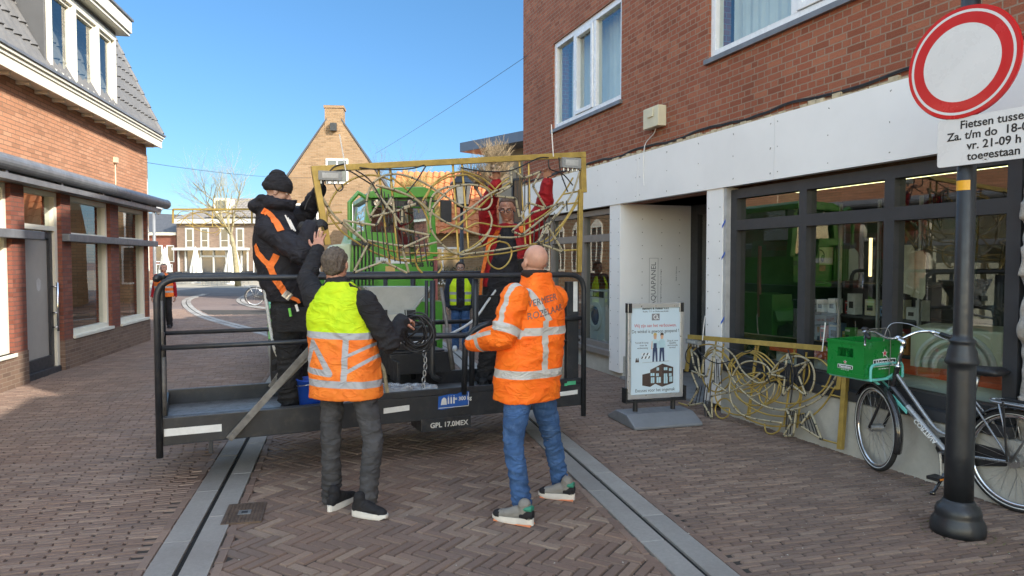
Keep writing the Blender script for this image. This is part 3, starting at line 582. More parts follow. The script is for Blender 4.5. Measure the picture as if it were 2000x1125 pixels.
# ============================================================ SIGN POST, BOARD, BICYCLE, LIGHT ORNAMENTS
PB = V((2.79, 4.36, 0)); POLE = mat('post_paint_blackblue', (.015, .017, .02), .38, 0, .2, 6, .3, 220, .002, dirt=.12, dcol=(.09, .09, .09))
sp = thing('sign_post', PB, 'black cast sign post with ringed collar and domed foot beside the parked bicycle', 'post')
s = MB(); s.lathe(PB, [(.152, 0), (.155, .03), (.15, .07), (.132, .1), (.128, .115), (.13, .13), (.12, .165), (.1, .18), (.09, .2), (.084, .21)], seg=36)
s.build('foot', POLE, sp, smooth=True)
s = MB(); s.lathe(PB, [(.081, .2), (.08, .5), (.078, 1.02), (.077, 1.05), (.092, 1.06), (.095, 1.075), (.09, 1.09), (.083, 1.11), (.08, 1.14), (.068, 1.17), (.066, 1.185), (.074, 1.195), (.074, 1.205), (.055, 1.22), (.053, 1.25), (.051, 3.6), (.0, 3.62)], seg=32); s.build('pole', POLE, sp, smooth=True)
SU = V((.507, -1, 0)).normalized(); SN = V((-1, -.507, 0)).normalized()
dcn = at(1878, 119, 4.28); SF = Fr(dcn, SU, SN); SF.o = V((PB.x, PB.y, dcn.z)) + SN * .085
REDR = mat('sign_red_film', (.52, .012, .015), .22, 0, .06, 2, coat=.3); WHR = mat('sign_white_film', (.66, .66, .66), .3, 0, .05, 3, coat=.2, dirt=.06, dcol=(.5, .5, .48)); BLKT = mat('sign_black_letters', (.015, .015, .016), .4)
def disc(mb, F, r0, r1, c, n=64, ea=1, eb=1):
    vs = [F.p(r * math.cos(2 * math.pi * k / n), r * math.sin(2 * math.pi * k / n), c) for r in (r0, r1) for k in range(n)]
    return mb.add(vs, [(k, (k + 1) % n, n + (k + 1) % n, n + k) for k in range(n)]) if r0 > 0 else mb.add(vs[n:], [list(range(n))])
s = MB().use(REDR); s.lathe(SF.p(0, 0, -.03), [(.318, 0), (.335, .006), (.337, .02), (.332, .03)], SN, 64); 
disc(s.use(REDR), SF, .311, .332, .0012); disc(s.use(WHR), SF, .295, .3105, .0012); disc(s.use(REDR), SF, .232, .2945, .0012); disc(s.use(WHR), SF, 0, .2315, .0012)
rs_ = tag(s.build('round_sign', None, None, fix=False, org=SF.o), 'round white no-entry-for-vehicles sign with red ring on the black post', 'road sign')
s = MB().use(STEEL)
for z in (-.15, .15): s.box(SF, -.07, .07, z - .02, z + .02, -.14, -.031)
s.build('bracket', None, rs_)
TF = Fr(V((PB.x, PB.y, dcn.z - .472)) + SN * .08, SU, SN)
s = MB().use(WHR); x0, x1, y0, y1 = -.135, .505, -.145, .145; rr = .018; pl = []
for cx, cy, a0 in ((x1 - rr, y1 - rr, 0), (x0 + rr, y1 - rr, 90), (x0 + rr, y0 + rr, 180), (x1 - rr, y0 + rr, 270)): pl += [(cx + rr * math.cos(R(a0 + k * 18)), cy + rr * math.sin(R(a0 + k * 18))) for k in range(6)]
s.prism(TF, pl, -.022, 0); s.use(BLKT)
for i, t in enumerate(('Fietsen tussen', 'Za. t/m do  18-09 h', 'vr. 21-09 h', 'toegestaan')): s.text(t, TF.sub(.195, .096 - .065 * i, .001), .068, .0006, bold=.0012)
ts = tag(s.build('text_sign', None, None, fix=False, org=TF.o), 'white rectangular sub-plate with black cycling hours text under the round sign', 'road sign')
s = MB().use(STEEL)
for z in (-.08, .08): s.box(TF, -.07, .07, z - .015, z + .015, -.13, -.023)
s.build('bracket', None, ts)
KF = Fr(V((PB.x, PB.y, at(1880, 360, 4.28).z)), SU, SN); s = MB().use(mat('sticker_orange', (.72, .36, .02), .4)); vs = [];
for k in range(13): a = R(-58 + k * 9.2); vs += [KF.p(.0535 * math.sin(a), -.03, .0535 * math.cos(a)), KF.p(.0535 * math.sin(a), .03, .0535 * math.cos(a))]
s.add(vs, [(2 * k, 2 * k + 2, 2 * k + 3, 2 * k + 1) for k in range(12)]); s.build('sticker', None, sp, fix=False)
# ---- information board on weighted foot
AU = V((.96, .28, 0)).normalized(); AC = V((1.50, 7.4, 0)); AF = Fr(AC, AU); ab = thing('info_board', AC, 'freestanding pavement info board with renovation poster in grey snap frame on wheeled foot', 'sign board')
GP = mat('grey_plastic', (.17, .18, .2), .5, 0, .1, 5, .1, 120); ALU = mat('aluminium', (.6, .61, .63), .35, .7, .06, 10)
s = MB(); s.prism(Fr(AF.p(0, 0, 0), -AF.n, AU), [(-.33, .0), (-.33, .03), (-.13, .12), (.13, .12), (.33, .03), (.33, 0)], -.385, .385); s.build('foot', GP, ab, bev=.015)
s = MB()
for a in (-.22, .22): s.tube([AF.p(a, .1), AF.p(a, .24)], .026, 10)
s.box(AF, -.35, .35, .215, .232, -.04, .04)
for a in (-.35, .33): s.box(AF, a, a + .02, .215, .37, -.05, .05)
s.build('spring_mount', BLKP, ab)
B0, B1 = .25, 1.25; s = MB().use(ALU); s.box(AF, -.32, .32, B0, B0 + .045, -.03, .03); s.box(AF, -.32, .32, B1 - .045, B1, -.03, .03); s.box(AF, -.32, -.285, B0 + .045, B1 - .045, -.03, .03); s.box(AF, .285, .32, B0 + .045, B1 - .045, -.03, .03); s.use(BLKP)
for a in (-.325, .275):
    s.box(AF, a, a + .05, B1 - .1, B1 + .005, -.034, .034)
s.build('frame', None, ab, bev=.004)
PO = MB().use(mat('poster_paper', (.55, .67, .76), .5, 0, .02, 2)); PO.box(AF, -.284, .284, B0 + .046, B1 - .046, -.018, .018); PF = AF.sub(0, B0, .0185)
KB = mat('ink_black', (.02, .02, .022), .6); KR = mat('ink_red', (.5, .03, .03), .6); KBR = mat('ink_brown', (.055, .035, .03), .6); KBL = mat('ink_lightblue', (.42, .6, .68), .6); KS = mat('ink_skin', (.6, .38, .26), .6); KN = mat('ink_navy', (.03, .05, .12), .6); KY = mat('ink_blond', (.6, .42, .12), .6); KW = mat('ink_white', (.75, .78, .8), .6)
PO.use(KB); PO.text('Bakkers & Relaes v.o.f.', PF.sub(0, .945), .034, .0004, bold=.001); PO.text('Radio, T.V. en Elektrotechniek', PF.sub(0, .913), .024, .0004)
PO.use(mat('ink_grey', (.2, .2, .22), .6)); PO.prism(PF, [(-.045, .82), (.045, .82), (.045, .89), (-.045, .89)], 0, .0004); PO.use(KW); disc(PO, PF.sub(0, .855), .018, .026, .0008, 24); PO.prism(PF, [(.0, .855), (.035, .828), (.04, .834), (.005, .861)], .0008, .0010)
PO.use(KR); PO.text('Wij zijn aan het verbouwen.', PF.sub(0, .765), .05, .0004, sx=.86); PO.use(KB); PO.text('De winkel is gewoon geopend !', PF.sub(0, .705), .05, .0004, sx=.86)
PO.text('Terwijl ik zorg', PF.sub(-.16, .588), .026, .0004); PO.text('voor de', PF.sub(-.14, .56), .026, .0004); PO.text('verbouwing', PF.sub(-.15, .532), .026, .0004)
for i, t in enumerate(('Zorg ik voor', 'dezelfde', 'vertrouwde', 'service!')): PO.text(t, PF.sub(.2, .6 - .024 * i), .025, .0004)
PO.text('Excuses voor het ongemak', PF.sub(0, .085), .048, .0004, sx=.88)
def flat(pts, m, c=.0005): PO.use(m); PO.prism(PF, pts, 0, c)
flat([(-.15, .382), (.16, .39), (.16, .383), (-.15, .375)], mat('ink_shade', (.4, .46, .5), .6), .0003)
for x, top, leg, hair in ((-.005, KBL, KN, KY), (.075, KBL, KN, KBR)):
    flat([(x - .03, .385), (x - .012, .385), (x, .5), (x + .012, .385), (x + .03, .385), (x + .026, .53), (x - .026, .53)], leg)
    flat([(x - .028, .53), (x + .028, .53), (x + .036, .6), (x + .012, .622), (x - .012, .622), (x - .036, .6)], top, .0007); flat([(x - .045, .52), (x - .033, .515), (x - .03, .6), (x - .038, .6)], KS if hair is KY else top, .0008); flat([(x + .033, .53), (x + .043, .535), (x + .038, .6), (x + .03, .6)], top, .0008)
    flat([(x - .014, .622), (x + .014, .622), (x + .018, .66), (x + .008, .675), (x - .008, .675), (x - .018, .66)], KS, .0006); flat([(x - .019, .655), (x - .006, .665), (x + .019, .66), (x + .018, .68), (x, .69), (x - .018, .68)], hair, .0009)
    if hair is KY: flat([(x - .02, .5), (x + .02, .5), (x + .018, .58), (x - .018, .58)], KN, .001)
for k in range(5): flat([(-.165 + k * .02, .42), (-.152 + k * .02, .42), (-.14 + k * .02, .445), (-.153 + k * .02, .445)], KBR if k % 2 == 0 else KW); flat([(-.165 + k * .02, .455), (-.152 + k * .02, .455), (-.14 + k * .02, .48), (-.153 + k * .02, .48)], KBR if k % 2 else KW)
for x in (-.22, -.2): flat([(x - .012, .385), (x + .012, .385), (x + .003, .43), (x - .003, .43)], KBR)
flat([(-.15, .14), (-.06, .12), (-.06, .27), (-.15, .255)], KBR); flat([(-.0595, .12), (.0, .15), (.08, .115), (.08, .36), (-.0595, .3)], mat('ink_brown_lit', (.08, .05, .04), .6)); flat([(.0805, .115), (.21, .15), (.21, .32), (.0805, .362)], KBR)
for x, y, w_, h in ((-.075 + .02, .235, .045, .03), (-.05, .16, .04, .06), (.015, .16, .05, .06), (.1, .15, .045, .07), (.165, .165, .035, .055), (.1, .22, .04, .035), (.16, .225, .03, .03), (.1, .29, .04, .03), (.16, .28, .03, .028), (.01, .23, .03, .03), (.015, .29, .028, .032)): flat([(x, y), (x + w_, y), (x + w_, y + h), (x, y + h)], KBL, .001); flat([(x + w_ * .47, y), (x + w_ * .53, y), (x + w_ * .53, y + h), (x + w_ * .47, y + h)], KB, .0013)
PO.build('poster', None, ab, fix=False)
# ---- bicycle
RC = V((3.41, 4.72, 0)); BFW = V((-.436, .9, 0)).normalized(); BN = BFW.cross(Z).normalized(); BF = Fr(RC, BFW, BN)
bk = thing('bicycle', RC, 'black and silver step-through bicycle with front carrier parked by the sign post', 'bicycle')
FRP = mat('bike_frame_silverblack', (.3, .31, .32), .28, .6, .1, 4, dirt=.1); BPT = mat('bike_black_gloss', (.018, .018, .02), .2, 0, .1, 6, coat=.5); TURQ = mat('turquoise_tube', (.16, .55, .50), .35, 0, .08, 10)
def wheel(parent, c, u, r=.345, front=False):
    ax = u.cross(Z).normalized(); F = Fr(c, u, ax); ci = lambda rr, off=0, n=72: [F.p(rr * math.cos(2 * math.pi * k / n), rr * math.sin(2 * math.pi * k / n), off) for k in range(n)]
    t = MB().use(RUB); t.tube(ci(r - .02), .0205, 10, True); t.use(mat('tyre_reflex', (.55, .56, .55), .4))
    for o in (-.0165, .0165): t.tube(ci(r - .028, o), .0045, 5, True)
    w = t.build('wheel', None, parent, smooth=True)
    m = MB(); m.tube(ci(r - .045), .0125, 8, True); m.build('rim', CHROME, w, smooth=True)
    h = MB(); h.tube([F.p(0, 0, -.05), F.p(0, 0, .05)], .02 if not front else .032, 14); h.tube([F.p(0, 0, -.04), F.p(0, 0, -.034)], .034, 14); h.tube([F.p(0, 0, .034), F.p(0, 0, .04)], .034, 14); h.tube([F.p(0, 0, -.075), F.p(0, 0, .075)], .006, 8)
    if not front: h.tube([F.p(0, 0, -.045), F.p(0, 0, .03)], .045, 18)
    h.build('hub', STEEL, w, smooth=False)
    k_ = MB()
    for k in range(32): a = 2 * math.pi * k / 32; o = .034 * (1 if k % 2 else -1); b = a + (.5 if (k // 2) % 2 else -.5); k_.tube([F.p(.032 * math.cos(b), .032 * math.sin(b), o), F.p((r - .05) * math.cos(a), (r - .05) * math.sin(a), 0)], .0014, 4)
    k_.build('spokes', STEEL, w); return F
RA, FA = BF.p(0, .345), BF.p(1.06, .345); STE = R(-27); SU2 = (Matrix.Rotation(STE, 3, 'Z') @ BFW).normalized()
wheel(bk, RA, BFW); wheel(bk, FA, SU2, front=True)
HT0, HT1 = BF.p(.93, .66), BF.p(.885, .86); BBp = BF.p(.48, .285); ST = BF.p(.3, .78)
f = MB().use(BPT); f.tube([HT0, HT1], .021, 14); f.use(BPT); mid = HT0.lerp(BBp, .3); f.tube([HT0 + Z * .04, mid + Z * .02], .024, 12)
f.use(FRP); f.tube([mid + Z * .02, BBp], .0245, 12); f.tube(spline([HT1 - Z * .06, BF.p(.74, .63), BF.p(.56, .44), BF.p(.43, .415)], 8), .015, 10)
f.use(BPT); f.tube([BBp, ST], .016, 12); f.tube([BBp + BN * -.055, BBp + BN * .055], .022, 14)
f.use(FRP)
for s_ in (-1, 1): f.tube([BBp + BN * .03 * s_, RA + BN * .068 * s_], .010, 8); f.tube([ST + BN * .015 * s_ - Z * .08, RA + BN * .068 * s_], .008, 8)
f.use(KW); f.text('CORTINA', Fr(mid.lerp(BBp, .52) - BN * .0255, (BBp - mid), -BN, (BBp - mid).normalized().cross(BN) * -1), .05, .0006, bold=.0012)
f.build('frame', None, bk)
fk = MB().use(BPT); SN2 = SU2.cross(Z).normalized(); cr_ = HT0 - Z * .02 + SU2 * .012
fk.tube([cr_ + Z * .03, cr_], .019, 10)
for s_ in (-1, 1): fk.tube(spline([cr_ + SN2 * .05 * s_, cr_ * .4 + FA * .6 + SN2 * .055 * s_ - SU2 * .006, FA + SN2 * .055 * s_], 5), .012, 8)
fk.tube([cr_ - SN2 * .05, cr_ + SN2 * .05], .013, 8); fk.build('fork', None, bk, smooth=True)
def fender(c, u, a0, a1):
    ax = u.cross(Z).normalized(); F = Fr(c, u, ax); vs = []; n = 28
    for k in range(n + 1):
        a = R(a0 + (a1 - a0) * k / n)
        for j in range(5): w_ = (j - 2) / 2; rr = .37 - .016 * w_ * w_; vs.append(F.p(rr * math.cos(a), rr * math.sin(a), w_ * .031))
    fs = [(k * 5 + j, k * 5 + j + 1, (k + 1) * 5 + j + 1, (k + 1) * 5 + j) for k in range(n) for j in range(4)]
    m = MB().use(BPT); m.add(vs, fs); o = m.build('fender', None, bk, smooth=True, fix=False); q = o.modifiers.new('t', 'SOLIDIFY'); q.thickness = .003; return o
fender(FA, SU2, 35, 200); fender(RA, BFW, 15, 205)
st_ = MB().use(CHROME); q0 = HT1 + (HT1 - HT0).normalized() * .02; q1 = q0 + (HT1 - HT0).normalized() * .18; st_.tube([HT1, q0], .026, 14); st_.tube([q0, q1], .0135, 12); st_.tube([q1, q1 + SU2 * .07 + Z * .03], .019, 12); st_.ell(q1, (.023, .023, .03)); st_.ell(q1 + SU2 * .07 + Z * .03, (.024, .024, .024))
hc = q1 + SU2 * .07 + Z * .03 - SN2 * .03; bl = lambda s_: spline([hc, hc + SN2 * .06 * s_, hc + SN2 * .16 * s_ + Z * .045 - SU2 * .005, hc + SN2 * .24 * s_ + Z * .06 - SU2 * .05, hc + SN2 * .29 * s_ + Z * .045 - SU2 * .14], 6)
for s_ in (-1, 1): st_.tube(bl(s_), .0115, 10)
hb_ = st_.build('handlebar', None, bk, smooth=True)
for s_ in (-1, 1): gp = MB().use(BLKP); e = hc + SN2 * .285 * s_ + Z * .046 - SU2 * .13; gp.tube([e, e + SN2 * .03 * s_ - SU2 * .11 - Z * .018], [.0175, .0155], 12); gp.build('grip', None, hb_, smooth=True)
gp = MB().use(BLKP); gp.ell(hc + SN2 * -.26 + Z * .075 - SU2 * .06, (.028, .028, .02)); gp.build('bell', None, hb_, smooth=True)
for s_ in (-1, 1):
    lv = MB().use(CHROME); e = hc + SN2 * .26 * s_ + Z * .055 - SU2 * .07; lv.ell(e, (.024, .024, .02)); lv.tube(spline([e - Z * .015, e + SN2 * .03 * s_ - Z * .035 - SU2 * .05, e + SN2 * .06 * s_ - Z * .055 - SU2 * .12, e + SN2 * .085 * s_ - Z * .085 - SU2 * .17], 4), .008, 8); lv.build('brake_lever', None, hb_, smooth=True)
cb = MB().use(STEEL); cb.tube(spline([hc + SN2 * .24 + Z * .06, hc + SN2 * .12 + Z * .11 + SU2 * .06, hc + Z * .09 + SU2 * .09, hc + SN2 * -.04 - Z * .1 + SU2 * .09, HT1 + SU2 * .04], 6), .0035, 5); cb.tube(spline([hc - SN2 * .24 + Z * .06, hc - SN2 * .1 + Z * .07 + SU2 * .05, hc + Z * .02 + SU2 * .07, HT0 + SU2 * .05], 6), .0035, 5); cb.build('brake_cable', None, hb_)
sd_ = MB().use(BLKP); sp_ = BF.p(.25, .9); sd_.loft([(BF.p(.1, .925), BN * .08, Z * .02), (BF.p(.14, .93), BN * .105, Z * .035), (BF.p(.2, .925), BN * .1, Z * .035), (BF.p(.27, .925), BN * .06, Z * .03), (BF.p(.36, .92), BN * .03, Z * .022), (BF.p(.39, .915), BN * .015, Z * .012)], 18); sd_.use(STEEL); sd_.tube([ST - Z * .05, BF.p(.265, .9)], .0125, 10); sd_.build('saddle', None, bk, smooth=True)
rk = MB().use(STEEL); rz = .735
for s_ in (-.085, -.03, .03, .085): rk.tube(fillet([BF.p(.16, rz, s_ * .7), BF.p(-.34, rz, s_), ], .02), .006, 8)
rk.tube(fillet([BF.p(.18, rz, 0), BF.p(.14, rz + .0, .085), BF.p(-.36, rz, .09), BF.p(-.36, rz + .06, .0), BF.p(-.36, rz, -.09), BF.p(.14, rz, -.085), BF.p(.18, rz, 0)], .05), .0085, 8)
for a in (.08, -.06, -.2): rk.tube([BF.p(a, rz, -.085), BF.p(a, rz, .085)], .006, 8)
for s_ in (-1, 1): rk.tube([BF.p(-.2, rz, .085 * s_), RA + BN * .075 * s_], .008, 8); rk.tube([BF.p(.08, rz, .085 * s_), RA + BN * .075 * s_ + Z * .01], .007, 8)
rr_ = rk.build('rear_rack', None, bk, smooth=True)
sb = MB().use(BLKP)
for s_ in (-.02, .0, .02): sb.tube(fillet([BF.p(.1, rz + .012, s_), BF.p(-.18, rz + .018, s_), ], .02), .006, 6)
sb.tube([BF.p(.05, rz + .01, -.09), RA - BN * .08 + BFW * .02], .008, 6); sb.build('strap', None, rr_)
ks = MB().use(BPT); ks.tube([BBp - BFW * .06 - Z * .03, BBp - BN * .18 - BFW * .02 - Z * .275], .0115, 8); ks.ell(BBp - BN * .18 - BFW * .02 - Z * .27, (.022, .018, .015)); ks.build('kickstand', None, bk)
ck = MB().use(STEEL); ck.tube([BBp - BN * .075, BBp - BN * .085 - BFW * .02 - Z * .165], .011, 8); ck.tube([BBp + BN * .075, BBp + BN * .085 + BFW * .02 + Z * .165], .011, 8); ck.tube([BBp - BN * .08, BBp + BN * .08], .013, 10); cko = ck.build('crank', None, bk)
pd = MB().use(BLKP); pc = BBp - BN * .14 - BFW * .02 - Z * .165; PFm = Fr(pc, BFW, BN); pd.box(PFm, -.045, .045, -.012, .012, -.05, .05); pd.use(mat('pedal_reflector', (.7, .22, .02), .3)); pd.box(PFm, -.047, -.045, -.008, .008, -.035, .035); pd.box(PFm, .045, .047, -.008, .008, -.035, .035); pd.build('pedal', None, bk, bev=.003); pd = MB().use(BLKP); pc2 = Fr(BBp + BN * .14 + BFW * .02 + Z * .165, BFW, BN); pd.box(pc2, -.045, .045, -.012, .012, -.05, .05); pd.build('pedal', None, bk, bev=.003)
cc_ = MB().use(BLKP); cc_.prism(Fr(BBp + BN * .045, BFW, BN), [(.11, -.0), (.08, .09), (0, .105), (-.48, .1), (-.53, .06), (-.48, .015), (-.1, -.08), (.05, -.1)], -.012, .018); cc_.build('chain_guard', None, bk, bev=.006)
ca = MB().use(TURQ); cz = .755; CB = lambda a, b, c: BF.p(a, b, c)
for s_ in (-.14, 0, .14): ca.tube([CB(.98, cz, s_), CB(1.36, cz, s_)], .009, 8)
ca.tube(fillet([CB(.97, cz, -.19), CB(1.37, cz, -.19), CB(1.37, cz, .19), CB(.97, cz, .19), CB(.97, cz, -.19)], .04), .011, 10)
ca.tube(fillet([CB(.975, cz, -.19), CB(.975, cz + .12, -.19), CB(.975, cz + .12, .19), CB(.975, cz, .19)], .05), .011, 10)
for s_ in (-1, 1): ca.tube([CB(1.1, cz, .06 * s_), HT0 + BN * .02 * s_], .009, 8)
ca.tube([CB(.98, cz, 0), HT1 - Z * .04], .011, 8)
ca.box(Fr(mid.lerp(HT0, .3) - BN * .03, (BBp - mid), -BN), -.08, .08, -.014, .014, 0, .012)
ca.build('front_carrier', None, bk, smooth=False)
# ---- green beer crate on the carrier
GRN = mat('crate_green', (.01, .20, .035), .32, 0, .08, 5, coat=.15, dirt=.08, dcol=(.1, .2, .1)); cr0 = BF.p(.99, cz + .012, -.25); ct = thing('beer_crate', BF.p(1.15, cz + .012, 0), 'empty green beer crate with white lettering standing on the bicycle front carrier', 'crate')
CFr = Fr(cr0, BN, -BFW); cl, cw, chh = .44, .34, .285; s = MB().use(GRN); th = .014        # u across the bike, n towards the rider
s.box(CFr, 0, cl, 0, .02, -cw, 0); s.box(CFr, 0, cl, .02, chh, -th, 0); s.box(CFr, 0, cl, .02, chh, -cw, -cw + th)
for a in (0, cl - th):
    s.box(CFr, a, a + th, .02, chh * .55, -cw + th, -th); s.box(CFr, a, a + th, chh * .8, chh, -cw + th, -th); s.box(CFr, a, a + th, chh * .55, chh * .8, -cw + th, -cw * .72); s.box(CFr, a, a + th, chh * .55, chh * .8, -cw * .28, -th)
s.box(CFr, -.006, cl + .006, chh - .018, chh + .004, -.004, .006); s.box(CFr, -.006, cl + .006, chh - .018, chh + .004, -cw - .006, -cw + .004); s.box(CFr, -.006, .004, chh - .018, chh + .004, -cw, 0); s.box(CFr, cl - .004, cl + .006, chh - .018, chh + .004, -cw, 0); s.box(CFr, -.005, cl + .005, 0, .03, -.002, .005); s.box(CFr, -.005, .004, 0, .03, -cw, 0)
for k in range(1, 6):
    a = cl * k / 6; s.prism(Fr(CFr.p(a, 0, 0), CFr.n, CFr.u), [(-cw + th, .02), (-cw + .05, .02), (-cw + .035, .14), (-cw + .045, .2), (-cw + .02, .225), (-cw + th, .225)], -.003, .003); s.prism(Fr(CFr.p(a, 0, 0), CFr.n, CFr.u), [(-th, .02), (-.05, .02), (-.035, .14), (-.045, .2), (-.02, .225), (-th, .225)], -.003, .003)
for k in range(1, 4): c = -cw * k / 4; s.box(CFr, th, .04, .02, .2, c - .003, c + .003); s.box(CFr, cl - .04, cl - th, .02, .2, c - .003, c + .003); s.box(CFr, .04, cl - .04, .02, .07, c - .002, c + .002)
s.build('body', None, ct, bev=.003)
def beerlogo(F, w, nm):
    m = MB(); k = w / .3
    m.use(KW); m.prism(F, [(-.15 * k, -.03 * k), (.15 * k, -.03 * k), (.15 * k, .035 * k), (.08 * k, .04 * k), (-.08 * k, .04 * k), (-.15 * k, .035 * k)], 0, .0008); m.use(BLKT); m.prism(F, [(-.143 * k, -.023 * k), (.143 * k, -.023 * k), (.143 * k, .028 * k), (-.143 * k, .028 * k)], .0008, .0014)
    m.use(KW); m.text('Heineken', F.sub(0, .003 * k, .0016), .062 * k, .0004, bold=.0012 * k)
    st = lambda r0, r1: [((r0 if i % 2 == 0 else r1) * math.cos(R(90 + 36 * i)), .085 * k + (r0 if i % 2 == 0 else r1) * math.sin(R(90 + 36 * i))) for i in range(10)]
    m.use(KW); m.prism(F, st(.037 * k, .016 * k), 0, .0007); m.use(KR); m.prism(F, st(.026 * k, .011 * k), .0007, .0013)
    m.use(KW); m.text('HET GROENE FLESJE', F.sub(0, -.05 * k, .0006), .017 * k, .0004)
    m.build(nm, None, ct, fix=False)
beerlogo(CFr.sub(cl / 2 + .015, .115, .0055), .27, 'logo'); EFr = Fr(CFr.p(-.0005, .075, -cw / 2), BFW * -1, -BN); beerlogo(EFr, .14, 'logo')
# ---- drain cover in the road
DF = Fr(gnd(478, 1004) + Z * .006, (.971, .239, 0), (0, 0, 1), (-.239, .971, 0)); IR = mat('cast_iron_rusty', (.12, .085, .065), .6, .5, .3, 14, .4, 90, dirt=.4, dcol=(.25, .2, .14))
s = MB().use(IR); s.box(DF, -.125, .125, -.19, .19, -.01, .006)
for i in range(10):
    for j in range(14):
        if abs(i - 4.5) < 2 and abs(j - 6.5) < 2: continue
        s.box(DF, -.115 + i * .023, -.1 + i * .023, -.175 + j * .0253, -.158 + j * .0253, .006, .0095)
s.use(STEEL); s.box(DF, -.04, .04, -.04, .04, .006, .0085); s.use(BLK); s.box(DF, -.02, .02, -.022, .022, .0085, .009)
tag(s.build('drain_cover', None, None, org=DF.o), 'small square cast iron service cover in the herringbone road next to the gutter', 'drain cover')
# ---- Christmas street ornaments: gold frame, scrolls, rope-light stars
NET = mat('black_cable', (.012, .012, .013), .5)
def ornament(root, pl_, gold, rope, stars, nets, bars, cables, frames, boxes, ties, th=1.0):
    P = lambda p, o=0.0: onpl(p[0], p[1], pl_.o + pl_.n * o, pl_.n)
    for a, b, w_ in frames:
        m = MB(); A_, B_ = P(a), P(b); d = (B_ - A_).normalized(); F = Fr(A_, d, pl_.n, pl_.n.cross(d)); m.box(F, 0, (B_ - A_).length, -w_ / 2, w_ / 2, -w_ * .5, w_ * .5); m.build('frame_bar', GOLD, root, bev=.003)
    for g in gold:
        q = MB(); q.tube(spline([P(p, -.012) for p in g], 7), .0085 * th, 7); q.build('scroll', GOLD, root, smooth=True)
    for a, b in bars:
        q = MB(); q.tube([P(a, -.03), P(b, -.03)], .0105 * th, 6); q.build('bar', GOLD, root)
    for g in rope:
        q = MB().use(ROPE); L_ = spline([P(p, .012) for p in g], 7); q.tube(L_, .0098 * th, 8); q.use(NET)
        acc = 0
        for a, b in zip(L_, L_[1:]):
            acc += (b - a).length
            if acc > .17: acc = 0; q.tube([a, a + (b - a).normalized() * .008], .0115 * th, 8)
        q.build('rope_light', None, root, smooth=True)
    for g in stars:
        q = MB().use(ROPE); pts = [P(p, .026) for p in g]; pts = fillet(pts + [pts[0]], .02, 3); q.tube(pts, .0108 * th, 8); q.use(NET); acc = 0
        for a, b in zip(pts, pts[1:]):
            n_ = max(1, int((b - a).length / .15))
            for k in range(n_): c = a.lerp(b, (k + .5) / n_); q.tube([c, c + (b - a).normalized() * .007], .0126 * th, 8)
        q.build('star', None, root, smooth=True)
    for g in nets:
        q = MB().use(NET); q.tube([P(p, .02) + V((rnd.uniform(-.006, .006), 0, 0)) for p in g] if len(g) < 3 else spline([P(p, .02) for p in g], 5), .0058 * th, 5); q.build('net_wire', None, root)
    for g in cables: q = MB().use(NET); q.tube(spline([P(p, .035) for p in g], 6), .006 * th, 6); q.build('cable', None, root, smooth=True)
    for (a, b) in boxes:
        A_, B_ = P(a, .0), P(b, .0); cx = (A_ + B_) / 2; F = Fr(cx, pl_.u, pl_.n); w_ = abs((B_ - A_).dot(pl_.u)) / 2; h_ = abs((B_ - A_).dot(pl_.b)) / 2
        q = MB().use(mat('box_grey_clear', (.26, .27, .27), .3, 0, .15, 12, coat=.4, dirt=.4, dcol=(.2, .2, .2))); q.box(F, -w_, w_, -h_, h_, -.02, .05); q.use(mat('box_inner', (.42, .43, .42), .3)); q.box(F, -w_ * .7, w_ * .7, -h_ * .6, h_ * .6, .05, .053); q.use(STEEL)
        for k in range(4): q.tube([F.p(-w_ * .7 + k * w_ * .47, -h_, .015), F.p(-w_ * .7 + k * w_ * .47, -h_ - .03, .015)], .011, 8)
        q.build('junction_box', None, root, bev=.004)
    for g in ties: MB().tube([P(p, .04) for p in g], .0052, 6).build('zip_tie', WHITE, root)
OA, OB = at(615, 329, 5.9), at(1136, 300, 6.94); d_ = OB - OA; on_ = V((d_.y, -d_.x, 0)).normalized(); OP = Fr(OA, V((d_.x, d_.y, 0)), on_)
o1 = thing('light_ornament', V((OA.x + .6, OA.y + .3, 1.7)), 'big gold ornament with rope-light stars held up by the workers above the basket', 'ornament', 'gold street light ornaments')
def C7(*l): return [(600 + a / 4.017, 280 + b / 4.017) for a, b in l]
def C8(*l): return [(860 + a / 4.017, 280 + b / 4.017) for a, b in l]
